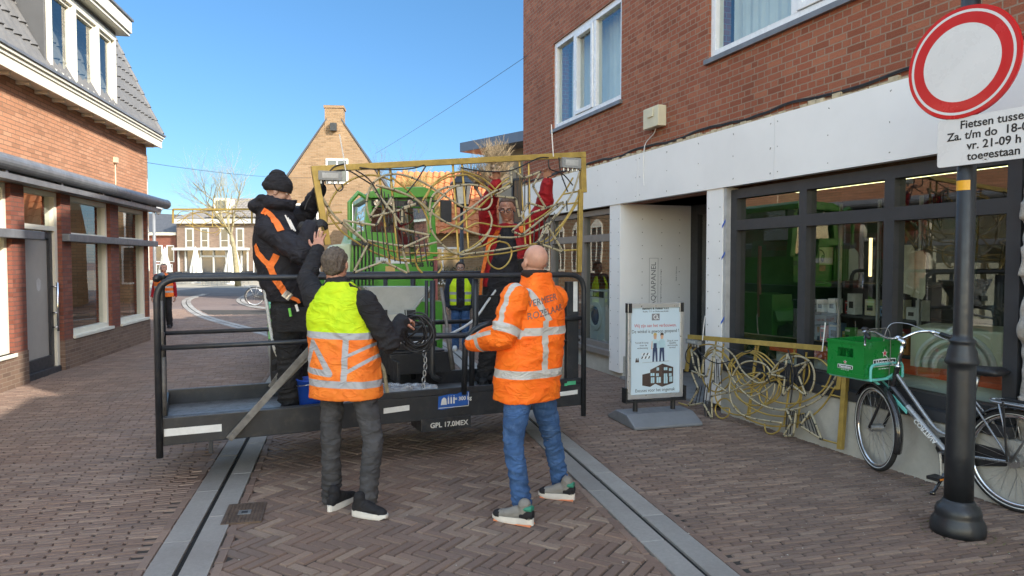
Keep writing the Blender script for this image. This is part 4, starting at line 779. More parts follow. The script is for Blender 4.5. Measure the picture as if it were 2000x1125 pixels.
gold1 = [C7((150, 640), (160, 540), (190, 440), (260, 345), (380, 270), (520, 250), (660, 290)), C7((170, 560), (260, 680), (380, 770), (560, 870), (780, 925), (1000, 912)) + C8((170, 900), (350, 880), (560, 850), (780, 780), (930, 660), (1040, 500), (1085, 400)),
 C7((90, 380), (170, 520), (300, 650), (470, 770), (700, 850), (960, 860)) + C8((150, 860), (340, 800), (470, 720)), C7((930, 430), (1000, 310), (1100, 245), (1200, 222)) + C8((200, 225), (320, 270), (410, 340), (470, 420)), C7((905, 450), (980, 340), (1090, 270), (1205, 250)) + C8((230, 255), (340, 330), (430, 390)),
 C7((540, 330), (720, 385), (860, 440), (990, 550), (1110, 630), (1230, 670)) + C8((300, 625), (500, 655), (690, 625), (850, 530), (960, 400), (1040, 270)), C7((660, 265), (800, 380), (900, 500), (960, 640), (965, 700)), C8((0, 770), (150, 640), (300, 500), (440, 380), (560, 300)), C8((0, 690), (160, 620), (330, 480), (460, 330), (540, 270)),
 C7((640, 870), (700, 905), (850, 912), (960, 870)), C7((850, 900), (860, 960), (900, 1015)), C7((960, 800), (880, 820), (848, 900), (870, 985), (905, 1015)), C7((1050, 940), (1055, 980), (1025, 1020)), C8((470, 770), (530, 790), (560, 860), (530, 940), (465, 985), (400, 960), (372, 900), (395, 800), (470, 765)), C8((0, 895), (150, 860), (280, 790), (380, 690), (410, 600)), C8((700, 790), (860, 770), (960, 640), (1085, 450)), C7((100, 640), (280, 620)), C7((160, 545), (270, 540)), C8((960, 400), (1090, 375)), C8((960, 480), (1080, 465)), C8((965, 840), (1085, 835))]
rope1 = [C7((500, 610), (465, 480), (495, 350), (560, 275), (660, 242), (780, 255), (920, 312), (1040, 385), (1205, 490)) + C8((260, 510), (340, 520), (390, 490), (405, 430), (370, 365), (290, 330), (190, 325), (90, 350)) + C7((1050, 430), (985, 510), (965, 610), (980, 690), (1040, 775), (1130, 850), (1210, 872)) + C8((230, 865), (400, 845), (560, 820), (690, 800)),
 C7((545, 330), (700, 370), (850, 440), (975, 545), (1100, 625), (1205, 665)) + C8((260, 702), (400, 730), (600, 735), (760, 680), (900, 580), (1030, 400), (1100, 200)), C7((90, 370), (190, 540), (300, 650), (400, 730), (480, 790)), C8((100, 600), (250, 500), (400, 390), (560, 330)), C8((380, 530), (405, 610), (370, 720), (280, 810), (170, 860)), C7((475, 760), (640, 790), (770, 805), (900, 800), (1020, 775)), C7((960, 570), (975, 430), (1060, 355), (1180, 335))]
stars1 = [C7((285, 605), (545, 645), (668, 412), (700, 665), (970, 722), (745, 822), (800, 1025), (600, 925), (360, 1018), (478, 790)), C8((555, 190), (650, 275), (790, 220), (725, 335), (830, 510), (690, 465), (625, 595), (592, 430), (425, 412), (560, 330)), 
 C8((965, 460), (850, 500), (720, 545), (560, 690), (640, 720)), C8((905, 560), (845, 650), (965, 855), (790, 790), (760, 780)), C7((505, 335), (580, 440), (490, 580), (640, 545), (740, 520), (870, 470), (745, 505), (745, 640))]
nets1 = [C7((420 + 40 * k, 630 + 5 * k), (440 + 42 * k, 900 + 18 * math.sin(k) + 5 * k)) for k in range(13)] + [C7((580 + 30 * k, 360 + 18 * k), (590 + 28 * k, 620)) for k in range(7)] + [C7((735, 700), (760, 690), (800, 740), (790, 800)), C7((800, 720), (830, 720), (850, 780)), C7((850, 730), (880, 740), (880, 790))] + [C8((740 + 38 * k, 600 - 14 * k), (735 + 40 * k, 780 + 6 * k)) for k in range(5)] + [C8((600 + 30 * k, 225 + 10 * k), (612 + 26 * k, 540 - 8 * k)) for k in range(4)]
bars1 = [(a[0], a[1]) for a in (C7((556, 180), (650, 965)), C7((650, 185), (712, 910)), C7((1143, 165), (1188, 905)), C8((168, 135), (228, 900)), C8((98, 170), (145, 920)), C8((618, 110), (668, 790)), C8((693, 150), (706, 790)))]
cab1 = [C7((300, 160), (220, 180), (170, 230), (110, 340)), C7((270, 320), (280, 350), (255, 375), (230, 360), (210, 320)), C7((100, 60 + 180), (300, 210), (420, 270), (500, 320)), C7((410, 190), (560, 205), (800, 200), (920, 170)), C7((930, 180), (860, 290), (780, 390)), C8((160, 190), (350, 220), (560, 210), (760, 120), (850, 110)), C8((930, 110), (945, 230), (1000, 380)), C8((850, 130), (860, 200), (960, 240), (1040, 330)), C8((840, 270), (960, 215)), C7((380, 210), (500, 300), (620, 520)), C7((30, 410), (0, 460), (-20, 520)), C8((990, 450), (995, 530))]
ornament(o1, OP, gold1, rope1, stars1, nets1, bars1, cab1, [((608, 331), (1142, 302), .052), ((614, 333), (640, 478), .05), ((1137, 308), (1139, 376), .055), ((1134, 370), (1131, 532), .042)], [((620, 334), (666, 354)), ((1094, 308), (1130, 330))], [[(675, 333), (670, 300), (663, 262)], [(1081, 306), (1079, 280), (1077, 243)]])
_u = (V((2.865, 6.22, 0)) - V((2.12, 7.78, 0))).normalized(); _b = (Z + _u.cross(Z) * -.10).normalized(); OQ = Fr(V((2.805, 6.20, 0)), _u, _u.cross(_b), _b)
o2 = thing('light_ornament', V((2.55, 7.1, 0)), 'gold rope-light star ornament leaning on the plinth under the shop window', 'ornament', 'gold street light ornaments')
def CC(*l): return [(1320 + a / 3.75, 600 + b / 3.75) for a, b in l]
gold2 = [CC((210, 360), (270, 310), (340, 335), (420, 425), (520, 555), (650, 655), (800, 705), (950, 685), (1080, 605), (1140, 490)), CC((390, 565), (500, 700), (650, 780), (820, 800), (940, 778)), CC((345, 740), (390, 742), (385, 790), (340, 815), (300, 790), (290, 735), (325, 680), (375, 672), (430, 725), (500, 800), (640, 860), (800, 870), (960, 820), (1080, 720), (1170, 578)), CC((380, 480), (400, 400), (480, 340), (560, 320), (650, 350), (740, 450), (760, 540), (730, 650), (650, 710), (540, 720)), CC((950, 370), (1050, 380), (1130, 450), (1160, 480)), CC((650, 850), (660, 910), (705, 928), (755, 900), (770, 850)), CC((410, 440), (470, 360), (570, 330), (660, 390), (745, 480)), CC((80, 460), (110, 350), (160, 290), (240, 272), (330, 290)), CC((450, 620), (600, 570), (700, 520), (800, 450)), CC((440, 470), (480, 560), (580, 560), (680, 480)), CC((1075, 970), (1190, 1000)), CC((1070, 578), (1190, 600)), CC((1130, 640), (1215, 660)), CC((20, 700), (90, 722))]
gold2 += [CC(*[(cx + rx * math.cos(k * .393 + ph), cy + ry * math.sin(k * .393 + ph)) for k in range(17)]) for cx, cy, rx, ry, ph in ((520, 480, 130, 150, 0), (600, 600, 170, 120, .4), (860, 470, 120, 130, .2), (300, 470, 110, 150, .3), (480, 640, 190, 150, .1), (760, 640, 150, 110, 0))]
rope2 = [CC((200, 480), (205, 380), (250, 300), (330, 290), (420, 350), (490, 470), (590, 550), (660, 540), (690, 480), (650, 420), (560, 395), (480, 415), (420, 490), (395, 580), (405, 690), (460, 770), (570, 815), (780, 848)), CC((270, 320), (350, 400), (440, 560), (580, 690), (720, 745), (860, 750), (1020, 690), (1120, 590), (1190, 478)), CC((690, 490), (760, 405), (880, 360), (970, 390), (1012, 470), (1010, 560), (980, 630)), CC((400, 620), (520, 560), (620, 480)), CC((540, 660), (640, 620), (720, 560), (710, 640), (670, 690))]
stars2 = [CC((285, 310), (225, 510), (110, 465), (165, 600), (92, 722), (200, 700), (265, 820), (262, 650), (380, 625), (270, 550)), CC((820, 340), (862, 435), (968, 400), (895, 490), (955, 650), (850, 570), (782, 650), (800, 515), (690, 490), (802, 440)), CC((810, 745), (850, 840), (785, 945), (860, 940), (880, 760)), CC((985, 760), (1070, 970), (910, 868)), CC((112, 310), (130, 420), (180, 520), (160, 360))]
nets2 = [CC((150 + 22 * k, 590 - 8 * k), (110 + 28 * k, 715 - 2 * k)) for k in range(6)] + [CC((205 + 14 * k, 680), (220 + 12 * k, 800)) for k in range(4)] + [CC((820 + 16 * k, 760), (800 + 18 * k, 930)) for k in range(4)] + [CC((910 + 20 * k, 780), (930 + 30 * k, 880 + 22 * k)) for k in range(5)] + [CC((800 + 14 * k, 420 + 6 * k), (810 + 12 * k, 600)) for k in range(5)] + [CC((280 + 16 * k, 350 + 30 * k), (290 + 14 * k, 560)) for k in range(4)] + [CC((880 + 14 * k, 420), (890 + 12 * k, 560)) for k in range(4)]
bars2 = [(a[0], a[1]) for a in (CC((605, 280), (520, 822)), CC((585, 280), (540, 800)), CC((295, 250), (240, 625)), CC((350, 265), (330, 500)), CC((872, 300), (792, 860)), CC((958, 330), (888, 882)))]
cab2 = [CC((110, 280), (75, 330), (80, 400), (140, 430)), CC((150, 290), (200, 360), (300, 410), (400, 395)), CC((380, 300), (520, 330), (580, 290)), CC((560, 420), (650, 480), (690, 560)), CC((820, 310), (850, 400), (860, 520), (840, 700))]
ornament(o2, OQ, gold2, rope2, stars2, nets2, bars2, cab2, [(CC((98, 216))[0], CC((1085, 302))[0], .05), (CC((1245, 495))[0], CC((1205, 1040))[0], .045), (CC((1214, 480))[0], CC((1197, 600))[0], .045), (CC((110, 230))[0], CC((78, 470))[0], .035)], [(CC((98, 232))[0], CC((182, 278))[0])], [CC((195, 245), (203, 150), (215, 62)), CC((1072, 325), (1080, 250), (1095, 112))])
# ============================================================ WORK BASKET (front edge seen from the street) AND TELEHANDLER
GA = V((.909, .416, 0)).normalized(); GB = V((-.416, .909, 0)).normalized(); GF = Fr((-2.59, 5.1, 0), GA, -GB); GL, GD = 3.6, 1.15   # n towards the viewer
wb = thing('work_basket', GF.p(1.8, .33, -.5), 'black steel work basket with tube railings carried in front of the green telehandler', 'work basket')
s = MB().use(BLK); s.box(GF, .02, GL, .34, .545, -.035, 0); s.box(GF, .02, GL, .53, .548, -.07, -.036); s.box(GF, .05, GL - .05, .34, .56, -GD - .04, -GD); s.box(GF, .02, .06, .34, .545, -GD, -.036); s.box(GF, GL - .04, GL, .34, .545, -GD, -.036)
s.box(GF, 1.45, GL, .545, .6, -.03, .004); s.box(GF, 2.0, 2.45, .24, .35, -.3, .012); s.box(GF, .35, .38, .25, .34, -.03, 0)
s.build('beam', None, wb, bev=.006)
s = MB().use(mat('checker_plate', (.16, .165, .17), .45, .6, .25, 9, .4, 60, dirt=.5, dcol=(.07, .065, .06))); s.box(GF, .06, GL - .04, .405, .43, -GD, -.07); s.build('floor', None, wb)
def rail(nm, pts, r=.024, fr=.13): MB().tube(fillet(pts, fr, 7), r, 10).build(nm, BLK, wb, smooth=True)
zt = 1.565
rail('railing', [GF.p(.02, .26, .012), GF.p(.02, zt, .012), GF.p(GL - .02, zt, .012), GF.p(GL - .02, .24, .012)], .0245, .16)
rail('railing', [GF.p(.02, .35, -GD), GF.p(.02, zt, -GD), GF.p(GL - .02, zt, -GD), GF.p(GL - .02, .35, -GD)], .024, .12)
rail('railing', [GF.p(.02, 1.06, 0), GF.p(1.9, 1.06, 0)], .019); rail('railing', [GF.p(.02, 1.06, -GD), GF.p(3.5, 1.06, -GD)], .019)
rail('railing', [GF.p(.02, zt, -.05), GF.p(.02, zt, -GD)], .028); rail('railing', [GF.p(.02, 1.06, -.05), GF.p(.02, 1.06, -GD)], .019)
for a in (2.28,): rail('railing', [GF.p(a, zt, -GD), GF.p(a, .5, -GD)], .026)
for a in (2.0, 3.2): rail('railing', [GF.p(a, .5, -GD), GF.p(a, zt, -GD)], .022)
# the folding gate loops
def ga(px, py, c): return onpl(px, py, GF.p(0, 0, c), GF.n)
rail('gate', [ga(928, 545, -.02), ga(929, 655, -.02), ga(735, 657, -.02)], .026, .12); rail('gate', [ga(735, 650, -.6), ga(845, 628, -.6), ga(960, 626, -.6)], .015)
rail('gate', [ga(906, 770, .0), ga(909, 665, .0), ga(930, 640, .02), ga(960, 630, .05)], .025, .1); rail('gate', [ga(921, 770, -.05), ga(922, 660, -.05), ga(929, 640, -.05)], .024, .06)
rail('gate', [ga(845, 548, -.25), ga(844, 735, -.25), ga(860, 742, -.25)], .026, .05); rail('gate', [ga(833, 548, -.25), ga(833, 625, -.25), ga(815, 632, -.25)], .016, .05)
# closed end panel on the right with reflective strip
s = MB().use(BLK); s.box(GF, GL - .17, GL - .05, .5, 1.5, -.09, -.03); s.build('end_panel', None, wb, bev=.004)
s = MB().use(mat('worn_plywood', (.2, .18, .15), .8, 0, .2, 6, .2, 60, dirt=.4)); s.box(GF, GL - .36, GL - .18, .55, 1.45, -.1, -.08); s.build('end_board', None, wb)
rail('railing', [GF.p(GL - .4, 1.16, .0), GF.p(GL - .03, 1.16, .0)], .02); rail('railing', [GF.p(GL - .4, .95, -.05), GF.p(GL - .03, .95, -.05)], .012)
RW_ = mat('reflective_white', (.62, .63, .62), .4, 0, .08, 20, dirt=.25, dcol=(.4, .38, .3)); s = MB().use(RW_); s.box(GF, .05, .44, .41, .465, .0005, .0025); s.build('reflector', None, wb); s = MB().use(RW_); s.prism(GF, [(1.68, .43), (1.9, .44), (1.9, .485), (1.68, .475)], .0005, .0025); s.build('reflector', None, wb); s = MB().use(RW_); s.prism(GF, [(3.22, .42), (3.25, .44), (3.52, .45), (3.52, .49), (3.27, .48), (3.25, .462), (3.22, .46)], .0045, .0065)
s.build('reflector', None, wb); s = MB().use(RW_); s.box(GF, GL - .11, GL - .065, 1.22, 1.5, -.0295, -.028); s.build('reflector', None, wb); s = MB().use(mat('green_sticker', (.06, .35, .18), .5)); s.box(GF, 3.38, 3.41, .535, .56, .0045, .006); s.box(GF, 3.409, 3.5, .54, .575, .0045, .006)
s.build('inspection_sticker', None, wb)
s = MB().use(mat('blue_sticker', (.015, .09, .36), .4, 0, .1, 20, dirt=.3, dcol=(.05, .05, .06))); BFc = GF.sub(2.29, .49, .005); s.prism(BFc, [(-.14, -.065), (-.1, -.07), (.145, -.045), (.145, .07), (.06, .065), (.03, .055), (-.03, .06), (-.135, .045)], 0, .0015); s.use(RW_); s.text('= 300 kg', BFc.sub(.088, .012, .002), .045, .0005, bold=.001)
for x in (-.03, -.005, .02): s.ell(BFc.p(x - .015, .042, .0018), (.008, .008, .0015)); s.prism(BFc, [(x - .022, -.025), (x - .008, -.025), (x - .009, .032), (x - .021, .032)], .0015, .0022)
s.prism(BFc, [(-.115, -.03), (-.06, -.03), (-.065, .02), (-.085, .035), (-.105, .02)], .0015, .0022); s.box(BFc, -.135, .14, -.058, -.053, .0015, .002); s.box(BFc, .137, .141, -.05, .06, .0015, .002)
s.build('load_sticker', None, wb, fix=False)
s = MB().use(mat('worn_white_letters', (.5, .5, .47), .6, 0, .2, 40)); s.text('GPL 17.0MEX', GF.sub(2.25, .29, .0125), .06, .0005, bold=.0015); s.build('lettering', None, wb, fix=False)
GRB = mat('worn_grey_bar', (.17, .165, .155), .55, .3, .3, 12, .3, 60, dirt=.4, dcol=(.08, .07, .06))
def flatbar(nm, p0, p1, w_, t=.012, parent=wb, m=GRB):
    d = (p1 - p0); F = Fr(p0, d, GF.n, GF.n.cross(d)); s = MB(); s.box(F, 0, d.length, -w_ / 2, w_ / 2, -t, t); s.tube([F.p(.03, 0, -t * 2), F.p(.03, 0, t * 2)], w_ * .45, 10); return s.build(nm, m, parent, bev=.003)
flatbar('stay', ga(447, 858, .06), ga(607, 680, .06), .05); flatbar('stay', ga(500, 800, .045), ga(603, 698, .045), .02); flatbar('stay', ga(528, 757, -GD + .02), ga(612, 640, -GD + .02), .05)
s = MB(); s.tube([ga(862, 562, -.5), ga(885, 720, -.5)], .016, 10); s.tube([ga(872, 640, -.5), ga(885, 722, -.5)], .022, 10); s.build('gas_strut', GRB, wb, smooth=True)
s = MB(); s.tube([GF.p(.045, 1.4, -.1), GF.p(.05, .9, -.1)], .012, 8); s.tube([GF.p(.05, .98, -.1), GF.p(.055, .5, -.1)], .018, 8); s.build('gas_strut', GRB, wb, smooth=True)
s = MB()                                                   # rope belay chains and hooks hanging from the gate
for k in range(6): c = ga(829 + 2 * math.sin(k), 690 + 13 * k, -.12); s.tube([c + V((.012 * math.cos(a), .0 if k % 2 else .012 * math.cos(a), .026 * math.sin(a))) for a in [2 * math.pi * i / 10 for i in range(10)]], .006, 6, True)
s.build('chain', STEEL, wb, smooth=True)
# wood/boxes carried in the basket: control console, cable box, bucket, film, rope, cable coil
cn = thing('control_console', GF.p(1.55, .43, -.75), 'black and grey basket control console standing behind the front railing', 'console')
s = MB().use(mat('console_grey', (.42, .44, .42), .4, 0, .08, 6, dirt=.2)); q = [ga(x, y, -.8) for x, y in ((712, 560), (842, 560), (800, 614), (745, 614))]; F = Fr(q[0], GA, -GB); s.prism(F, [((p - q[0]).dot(GA), p.z - q[0].z) for p in (q[3], q[2], q[1], q[0])], -.22, 0); s.use(BLK); s.tube([q[0], q[3], q[2], q[1]], .016, 8)
for p in (q[3], q[2]): s.box(Fr(p, GA, -GB), -.05, .05, -.02, .05, -.1, .05)
s.build('housing', None, cn, bev=.005)
s = MB().use(mat('console_beige', (.5, .49, .43), .5, 0, .1, 6, dirt=.2)); p = ga(748, 640, -.78); F = Fr(p, GA, -GB); s.box(F, 0, .22, 0, .12, -.25, 0); 
for k in range(7): s.tube([F.p(.02 + .03 * k, .06, 0), F.p(.02 + .03 * k, .06, .015)], .01, 8)
s.build('valve_box', None, cn, bev=.008)
s = MB().use(BLK); p = ga(762, 730, -.8); F = Fr(p, GA, -GB); s.box(F, 0, .62, -.02, .18, -.3, 0); s.box(F, .0, .03, -.05, .14, 0, .25); s.box(F, .02, .55, .18, .2, -.3, -.02); s.use(BLKP); s.box(F, .1, .45, .2, .42, -.3, -.1); s.build('lower_box', None, cn, bev=.006)
bkt = thing('bucket', ga(607, 788, -.25), 'blue plastic bucket standing at the worker boots inside the basket', 'bucket')
bp = V((ga(612, 780, -.3).x, ga(612, 780, -.3).y, .432)); BLU = mat('bucket_blue', (.01, .06, .38), .4, 0, .1, 6); ORG[bkt.name] = bp; bkt.location = bp
s = MB(); s.lathe(bp, [(.1, 0), (.105, .005), (.13, .27), (.138, .275), (.138, .285), (.124, .285), (.1, .02)], seg=28); s.build('tub', BLU, bkt, smooth=True)
s = MB(); s.tube([bp + V((.132 * math.cos(a), .132 * math.sin(a), .27 - .05 * math.sin(a * .5 + .4))) for a in [R(180 + 180 * k / 16) for k in range(17)]], .004, 6); s.build('handle', STEEL, bkt)
fm, ft, fP, fL = nodes('clear_film'); fP.inputs['Base Color'].default_value = (.75, .8, .86, 1); fP.inputs['Roughness'].default_value = .22; fP.inputs['Alpha'].default_value = .32; fP.inputs['Specular IOR Level'].default_value = .8
s = MB(); nx, ny = 50, 16; vs = []
c00 = GF.p(1.3, .46, -.04); 
for j in range(ny):
    for i in range(nx):
        a = i / (nx - 1); b = j / (ny - 1); nz = noise.noise(V((a * 9, b * 4, 2))) + .5 * noise.noise(V((a * 22, b * 10, 7)))
        vs.append(GF.p(1.22 + a * .95 + .02 * nz, .60 + .035 * nz + .055 * math.sin(math.pi * b) * math.sin(math.pi * min(1, a * 1.2)) - .05 * (b < .1), -.03 - .3 * b + .02 * nz))
s.add(vs, [(j * nx + i, j * nx + i + 1, (j + 1) * nx + i + 1, (j + 1) * nx + i) for j in range(ny - 1) for i in range(nx - 1)])
tag(s.build('plastic_film', fm, None, smooth=True, fix=False, org=GF.p(1.8, .55, -.1)), 'crumpled clear plastic film lying along the front edge of the basket', 'plastic film')
RP = mat('white_rope', (.55, .56, .55), .7, 0, .2, 60, .6, 300)
s = MB(); s.tube(spline([ga(x, y, c) for x, y, c in ((985, 545, -.9), (955, 585, -.75), (925, 625, -.55), (880, 652, -.4), (830, 667, -.3), (780, 668, -.2), (760, 640, -.15), (745, 622, -.2))], 8), .0125, 8)
tag(s.build('rope', RP, None, smooth=True, org=ga(880, 652, -.4)), 'white braided rope running from the coil to the worker in red', 'rope')
s = MB(); s.tube(spline([ga(x, y, c) for x, y, c in ((513, 520, -.5), (516, 560, -.48), (522, 600, -.45), (528, 640, -.45), (536, 680, -.45), (548, 706, -.5))], 8), .014, 8)
tag(s.build('rope', RP, None, smooth=True, org=ga(520, 600, -.45)), 'pale lanyard rope hanging down behind the worker in the black beanie', 'rope')
s = MB(); s.tube(fillet([ga(x, y, -.02) for x, y in ((725, 690), (737, 700), (750, 722), (756, 764), (758, 772))], .03, 4), .016, 8)
tag(s.build('light_tube', ROPE, None, smooth=True, org=ga(745, 715, -.02)), 'bent piece of rope-light tube sticking up beside the green vest', 'light tube')
# ---- telehandler
TF2 = Fr((-1.9, 8.8, 0), (.943, .333, 0), (.333, -.943, 0)); GRM = mat('machine_green', (.075, .29, .03), .35, 0, .1, 3, coat=.25, dirt=.12, dcol=(.12, .15, .08)); GRD = mat('machine_dark', (.03, .032, .034), .5, 0, .2, 6, dirt=.2)
th_ = thing('telehandler', TF2.p(0, 0, -1), 'green telehandler with glazed cab parked in the street behind the work basket', 'telehandler')
def tp(px, py, c=0): q = onpl(px, py, TF2.p(0, 0, c), TF2.n); return ((q - TF2.o).dot(TF2.u), q.z)
def tpoly(mb, l, c0, c1): mb.prism(TF2, [tp(x, y, c1) for x, y in l], c0, c1)
s = MB().use(GRM); tpoly(s, [(682, 560), (845, 560), (846, 500), (778, 500), (770, 455), (700, 452), (685, 490)], -1.6, .0)
s.use(mat('machine_white_stripe', (.6, .62, .6), .4)); tpoly(s, [(720, 515), (800, 515), (800, 504), (722, 502)], .0005, .003); s.use(GRM)
s.prism(TF2, [(.74, .45), (1.12, .45), (1.12, 1.15), (.74, 1.15)], -2.6, -.25); s.prism(TF2, [(.7, .3), (1.1, .3), (1.1, .5), (.7, .5)], -2.0, .1); s.box(TF2, -.6, 1.1, .5, .95, -4.2, -.6); s.box(TF2, -.95, -.25, .9, 1.45, -4.2, -1.2)
s.use(mat('pink_board', (.5, .16, .15), .6)); tpoly(s, [(848, 640), (856, 640), (854, 475), (848, 475)], -.6, -.56); s.build('body', None, th_, bev=.03)
s = MB().use(BLKT); s.text('ncis 10', Fr(TF2.p(*tp(826, 516, .003), .003), TF2.u, TF2.n), .1, .001, bold=.004); s.build('lettering', None, th_, fix=False); s = MB().use(mat('warning_label', (.55, .35, .12), .5)); x, y = tp(762, 527, .003); s.box(TF2, x - .06, x + .06, y - .045, y + .045, .0005, .003); s.build('warning_label', None, th_, fix=False)
# cab: pillars, roof, glass, seat, light bar
CBk = -1.35; P_ = lambda l: [tp(x, y, -.05) for x, y in l]
A1, A2, A3, A4 = P_([(716, 456), (722, 384), (838, 382), (846, 500)])
def cabbar(a, b, w_=.045, c=-.05, m=GRM): 
    mbc.use(m); d = V((b[0] - a[0], b[1] - a[1])); F = Fr(TF2.p(a[0], a[1], c), TF2.u * d.x + Z * d.y, TF2.n, TF2.n.cross(TF2.u * d.x + Z * d.y)); mbc.box(F, -.01, math.hypot(*d) + .01, -w_, w_, -.05, .05)
mbc = MB(); cabbar(A1, A2, .04); cabbar(A4, A3, .05); cabbar((A1[0], A1[1]), (A2[0] + .03, A2[1]), .03, CBk); cabbar(A4, A3, .04, CBk)
mbc.use(GRM); mbc.prism(TF2, [(A2[0] - .05, A2[1] - .03), (A3[0] + .05, A3[1] - .03), (A3[0] + .04, A3[1] + .05), (A3[0] - .1, A3[1] + .1), (A2[0] + .1, A2[1] + .1), (A2[0] - .04, A2[1] + .04)], CBk - .08, .08)
mbc.use(GRD); mbc.box(TF2, A2[0], A3[0], A2[1] - .13, A2[1] - .03, -.12, .0)
mbc.build('cab', None, th_, bev=.012)
s = MB(); G_ = glassmat('cab_glass', (.5, .62, .72), boost=3.6)
s.quad(*[TF2.p(*a, -.06) for a in (A1, A4, A3, A2)]); s.quad(TF2.p(*A1, -.06), TF2.p(*A2, -.06), TF2.p(*A2, CBk), TF2.p(*A1, CBk)); s.quad(TF2.p(*A4, -.06), TF2.p(*A3, -.06), TF2.p(*A3, CBk), TF2.p(*A4, CBk))
s.build('windscreen', G_, th_, fix=False)
s = MB().use(mat('seat_red', (.4, .05, .03), .7)); x, y = tp(745, 470, -.6); s.box(TF2, x - .1, x + .35, y - .1, y + .05, -.9, -.4); s.box(TF2, x - .08, x + .33, y, y + .5, -1.0, -.88); s.use(BLKP); s.box(TF2, x - .02, x + .1, y - .1, y + .3, -.3, -.26); s.tube([TF2.p(x + .2 + .17 * math.cos(a), y + .28 + .08 * math.sin(a), -.32 + .1 * math.sin(a)) for a in [2 * math.pi * k / 20 for k in range(20)]], .014, 8, True); s.build('seat', None, th_, bev=.02)
for x0, y0 in ((735, 396), (765, 397), (800, 396), (826, 397)): q = tp(x0, y0, .03); s = MB().use(BLKP); s.tube([TF2.p(*q, -.02), TF2.p(*q, .06)], .045, 14); s.use(CHROME); s.tube([TF2.p(*q, .061), TF2.p(*q, .064)], .036, 14); s.build('work_light', None, th_)
s = MB().use(BLKP); q = tp(872, 412, .1); s.box(TF2, q[0] - .07, q[0] + .07, q[1] - .14, q[1] + .14, .05, .1); s.tube(fillet([TF2.p(*tp(845, 392, .05), .0), TF2.p(q[0], tp(845, 392, .05)[1] + .0, .07), TF2.p(q[0], q[1], .07)], .05), .012, 8); s.build('mirror', None, th_, bev=.02)
s = MB().use(GRM); q0, q1 = tp(688, 558, .1), tp(733, 470, .1)
for k in range(7): a = q0[0] + (q1[0] - q0[0]) * k / 6.3; s.box(TF2, a, a + .022, q0[1], q1[1], .02, .06)
s.use(BLK); s.box(TF2, q0[0], q1[0], q0[1], q1[1], -.02, .005); s.box(TF2, q0[0], q1[0], q1[1] - .06, q1[1], .061, .09); s.build('grille', None, th_)
s = MB().use(GRM); f0, f1 = tp(684, 385, .15), tp(718, 468, .15); s.tube([TF2.p(f0[0], f1[1], .1), TF2.p(f0[0], f0[1] - .06, .1), TF2.p((f0[0] + f1[0]) / 2, f0[1] + .06, .1), TF2.p(f1[0], f0[1], .1)], .03, 8); s.build('side_frame', None, th_)
s = MB().use(mat('pale_green_guard', (.5, .56, .38), .45, 0, .08, 4)); tpoly(s, [(640, 560), (688, 560), (688, 475), (650, 478), (640, 490)], -.5, .0); s.build('engine_cover', None, th_, bev=.03)
s = MB().use(GRD); s.box(TF2, -.42, .0, .55, .95, -1.4, .75); s.box(TF2, -.38, -.05, .95, 1.25, -4.5, .2); s.box(TF2, -.75, .5, .5, .95, .75, .95); s.use(STEEL)
for a in (-.5, .3): s.tube([TF2.p(a, .75, .7), TF2.p(a, .75, 1.3)], .035, 10)
s.build('boom', None, th_, bev=.02)
def bigwheel(a, c):
    o = TF2.p(a, .52, c); s = MB().use(RUB); s.lathe(o - TF2.u * .2, [(.3, 0), (.46, .01), (.52, .05), (.52, .35), (.46, .39), (.3, .4)], TF2.u, 36)
    for k in range(22):
        t = 2 * math.pi * k / 22; rr = TF2.n * math.cos(t) + Z * math.sin(t); tt = TF2.u.cross(rr)
        for sd2 in (0, 1): F = Fr(o + rr * .52, TF2.u + tt * (.5 if sd2 else -.5), rr); s.box(F, (-.01 if sd2 else -.2), (.2 if sd2 else .01), -.03, .03, -.01, .03)
    w = s.build('wheel', None, th_); m = MB(); m.lathe(o - TF2.u * .205, [(.05, -.02), (.1, .0), (.12, .05), (.27, .06), (.3, 0), (.31, .0), (.31, .41), (.27, .35), (.1, .36), (.05, .41)], TF2.u, 28); m.build('rim', mat('rim_grey', (.35, .36, .35), .5, .2, .1, 5), w)
for a in (-.86, .85): bigwheel(a, -.75); bigwheel(a, -3.6)
for c in (-.75, -3.6):
    for a in (-1.08, .62):
        arc = [(math.cos(R(20 + 14 * k)), math.sin(R(20 + 14 * k))) for k in range(11)]; F = Fr(TF2.p(a, .52, c), TF2.n, TF2.u); s = MB().use(GRM); s.prism(F, [(.6 * x, .6 * y) for x, y in arc] + [(.64 * x, .64 * y) for x, y in arc[::-1]], 0, .46); s.build('fender', None, th_)
# ============================================================ BACKGROUND: SQUARE, HOUSES, TREES, STREET FURNITURE
BR_Y = brickmat('brick_yellow_brown', ((.31, .205, .115), (.26, .165, .09), (.35, .24, .145)), (.32, .25, .17), .0625, .215, .012, stain=(.27, .19, .12))
BR_C = brickmat('brick_grey_brown', ((.24, .17, .125), (.19, .13, .1), (.28, .2, .15)), (.27, .22, .17), .0625, .215, .012)
BR_D = brickmat('brick_dark_red', ((.22, .075, .05), (.17, .06, .04), (.26, .1, .07)), (.2, .15, .12), .0625, .215, .012)
DARKG = mat('dark_window_glass', (.03, .035, .04), .08, 0, .3, .6, spec=1); SLATE = mat('roof_slate', (.06, .062, .068), .6, 0, .15, 3, .2, 20)
TILEO = mat('roof_tile_orange', (.50, .165, .055), .75, 0, .25, 2.5, .3, 40, dirt=.35, dcol=(.2, .09, .05)); TILEG = mat('roof_tile_old', (.17, .155, .14), .8, 0, .25, 2, .3, 30, dirt=.3, dcol=(.25, .22, .15))
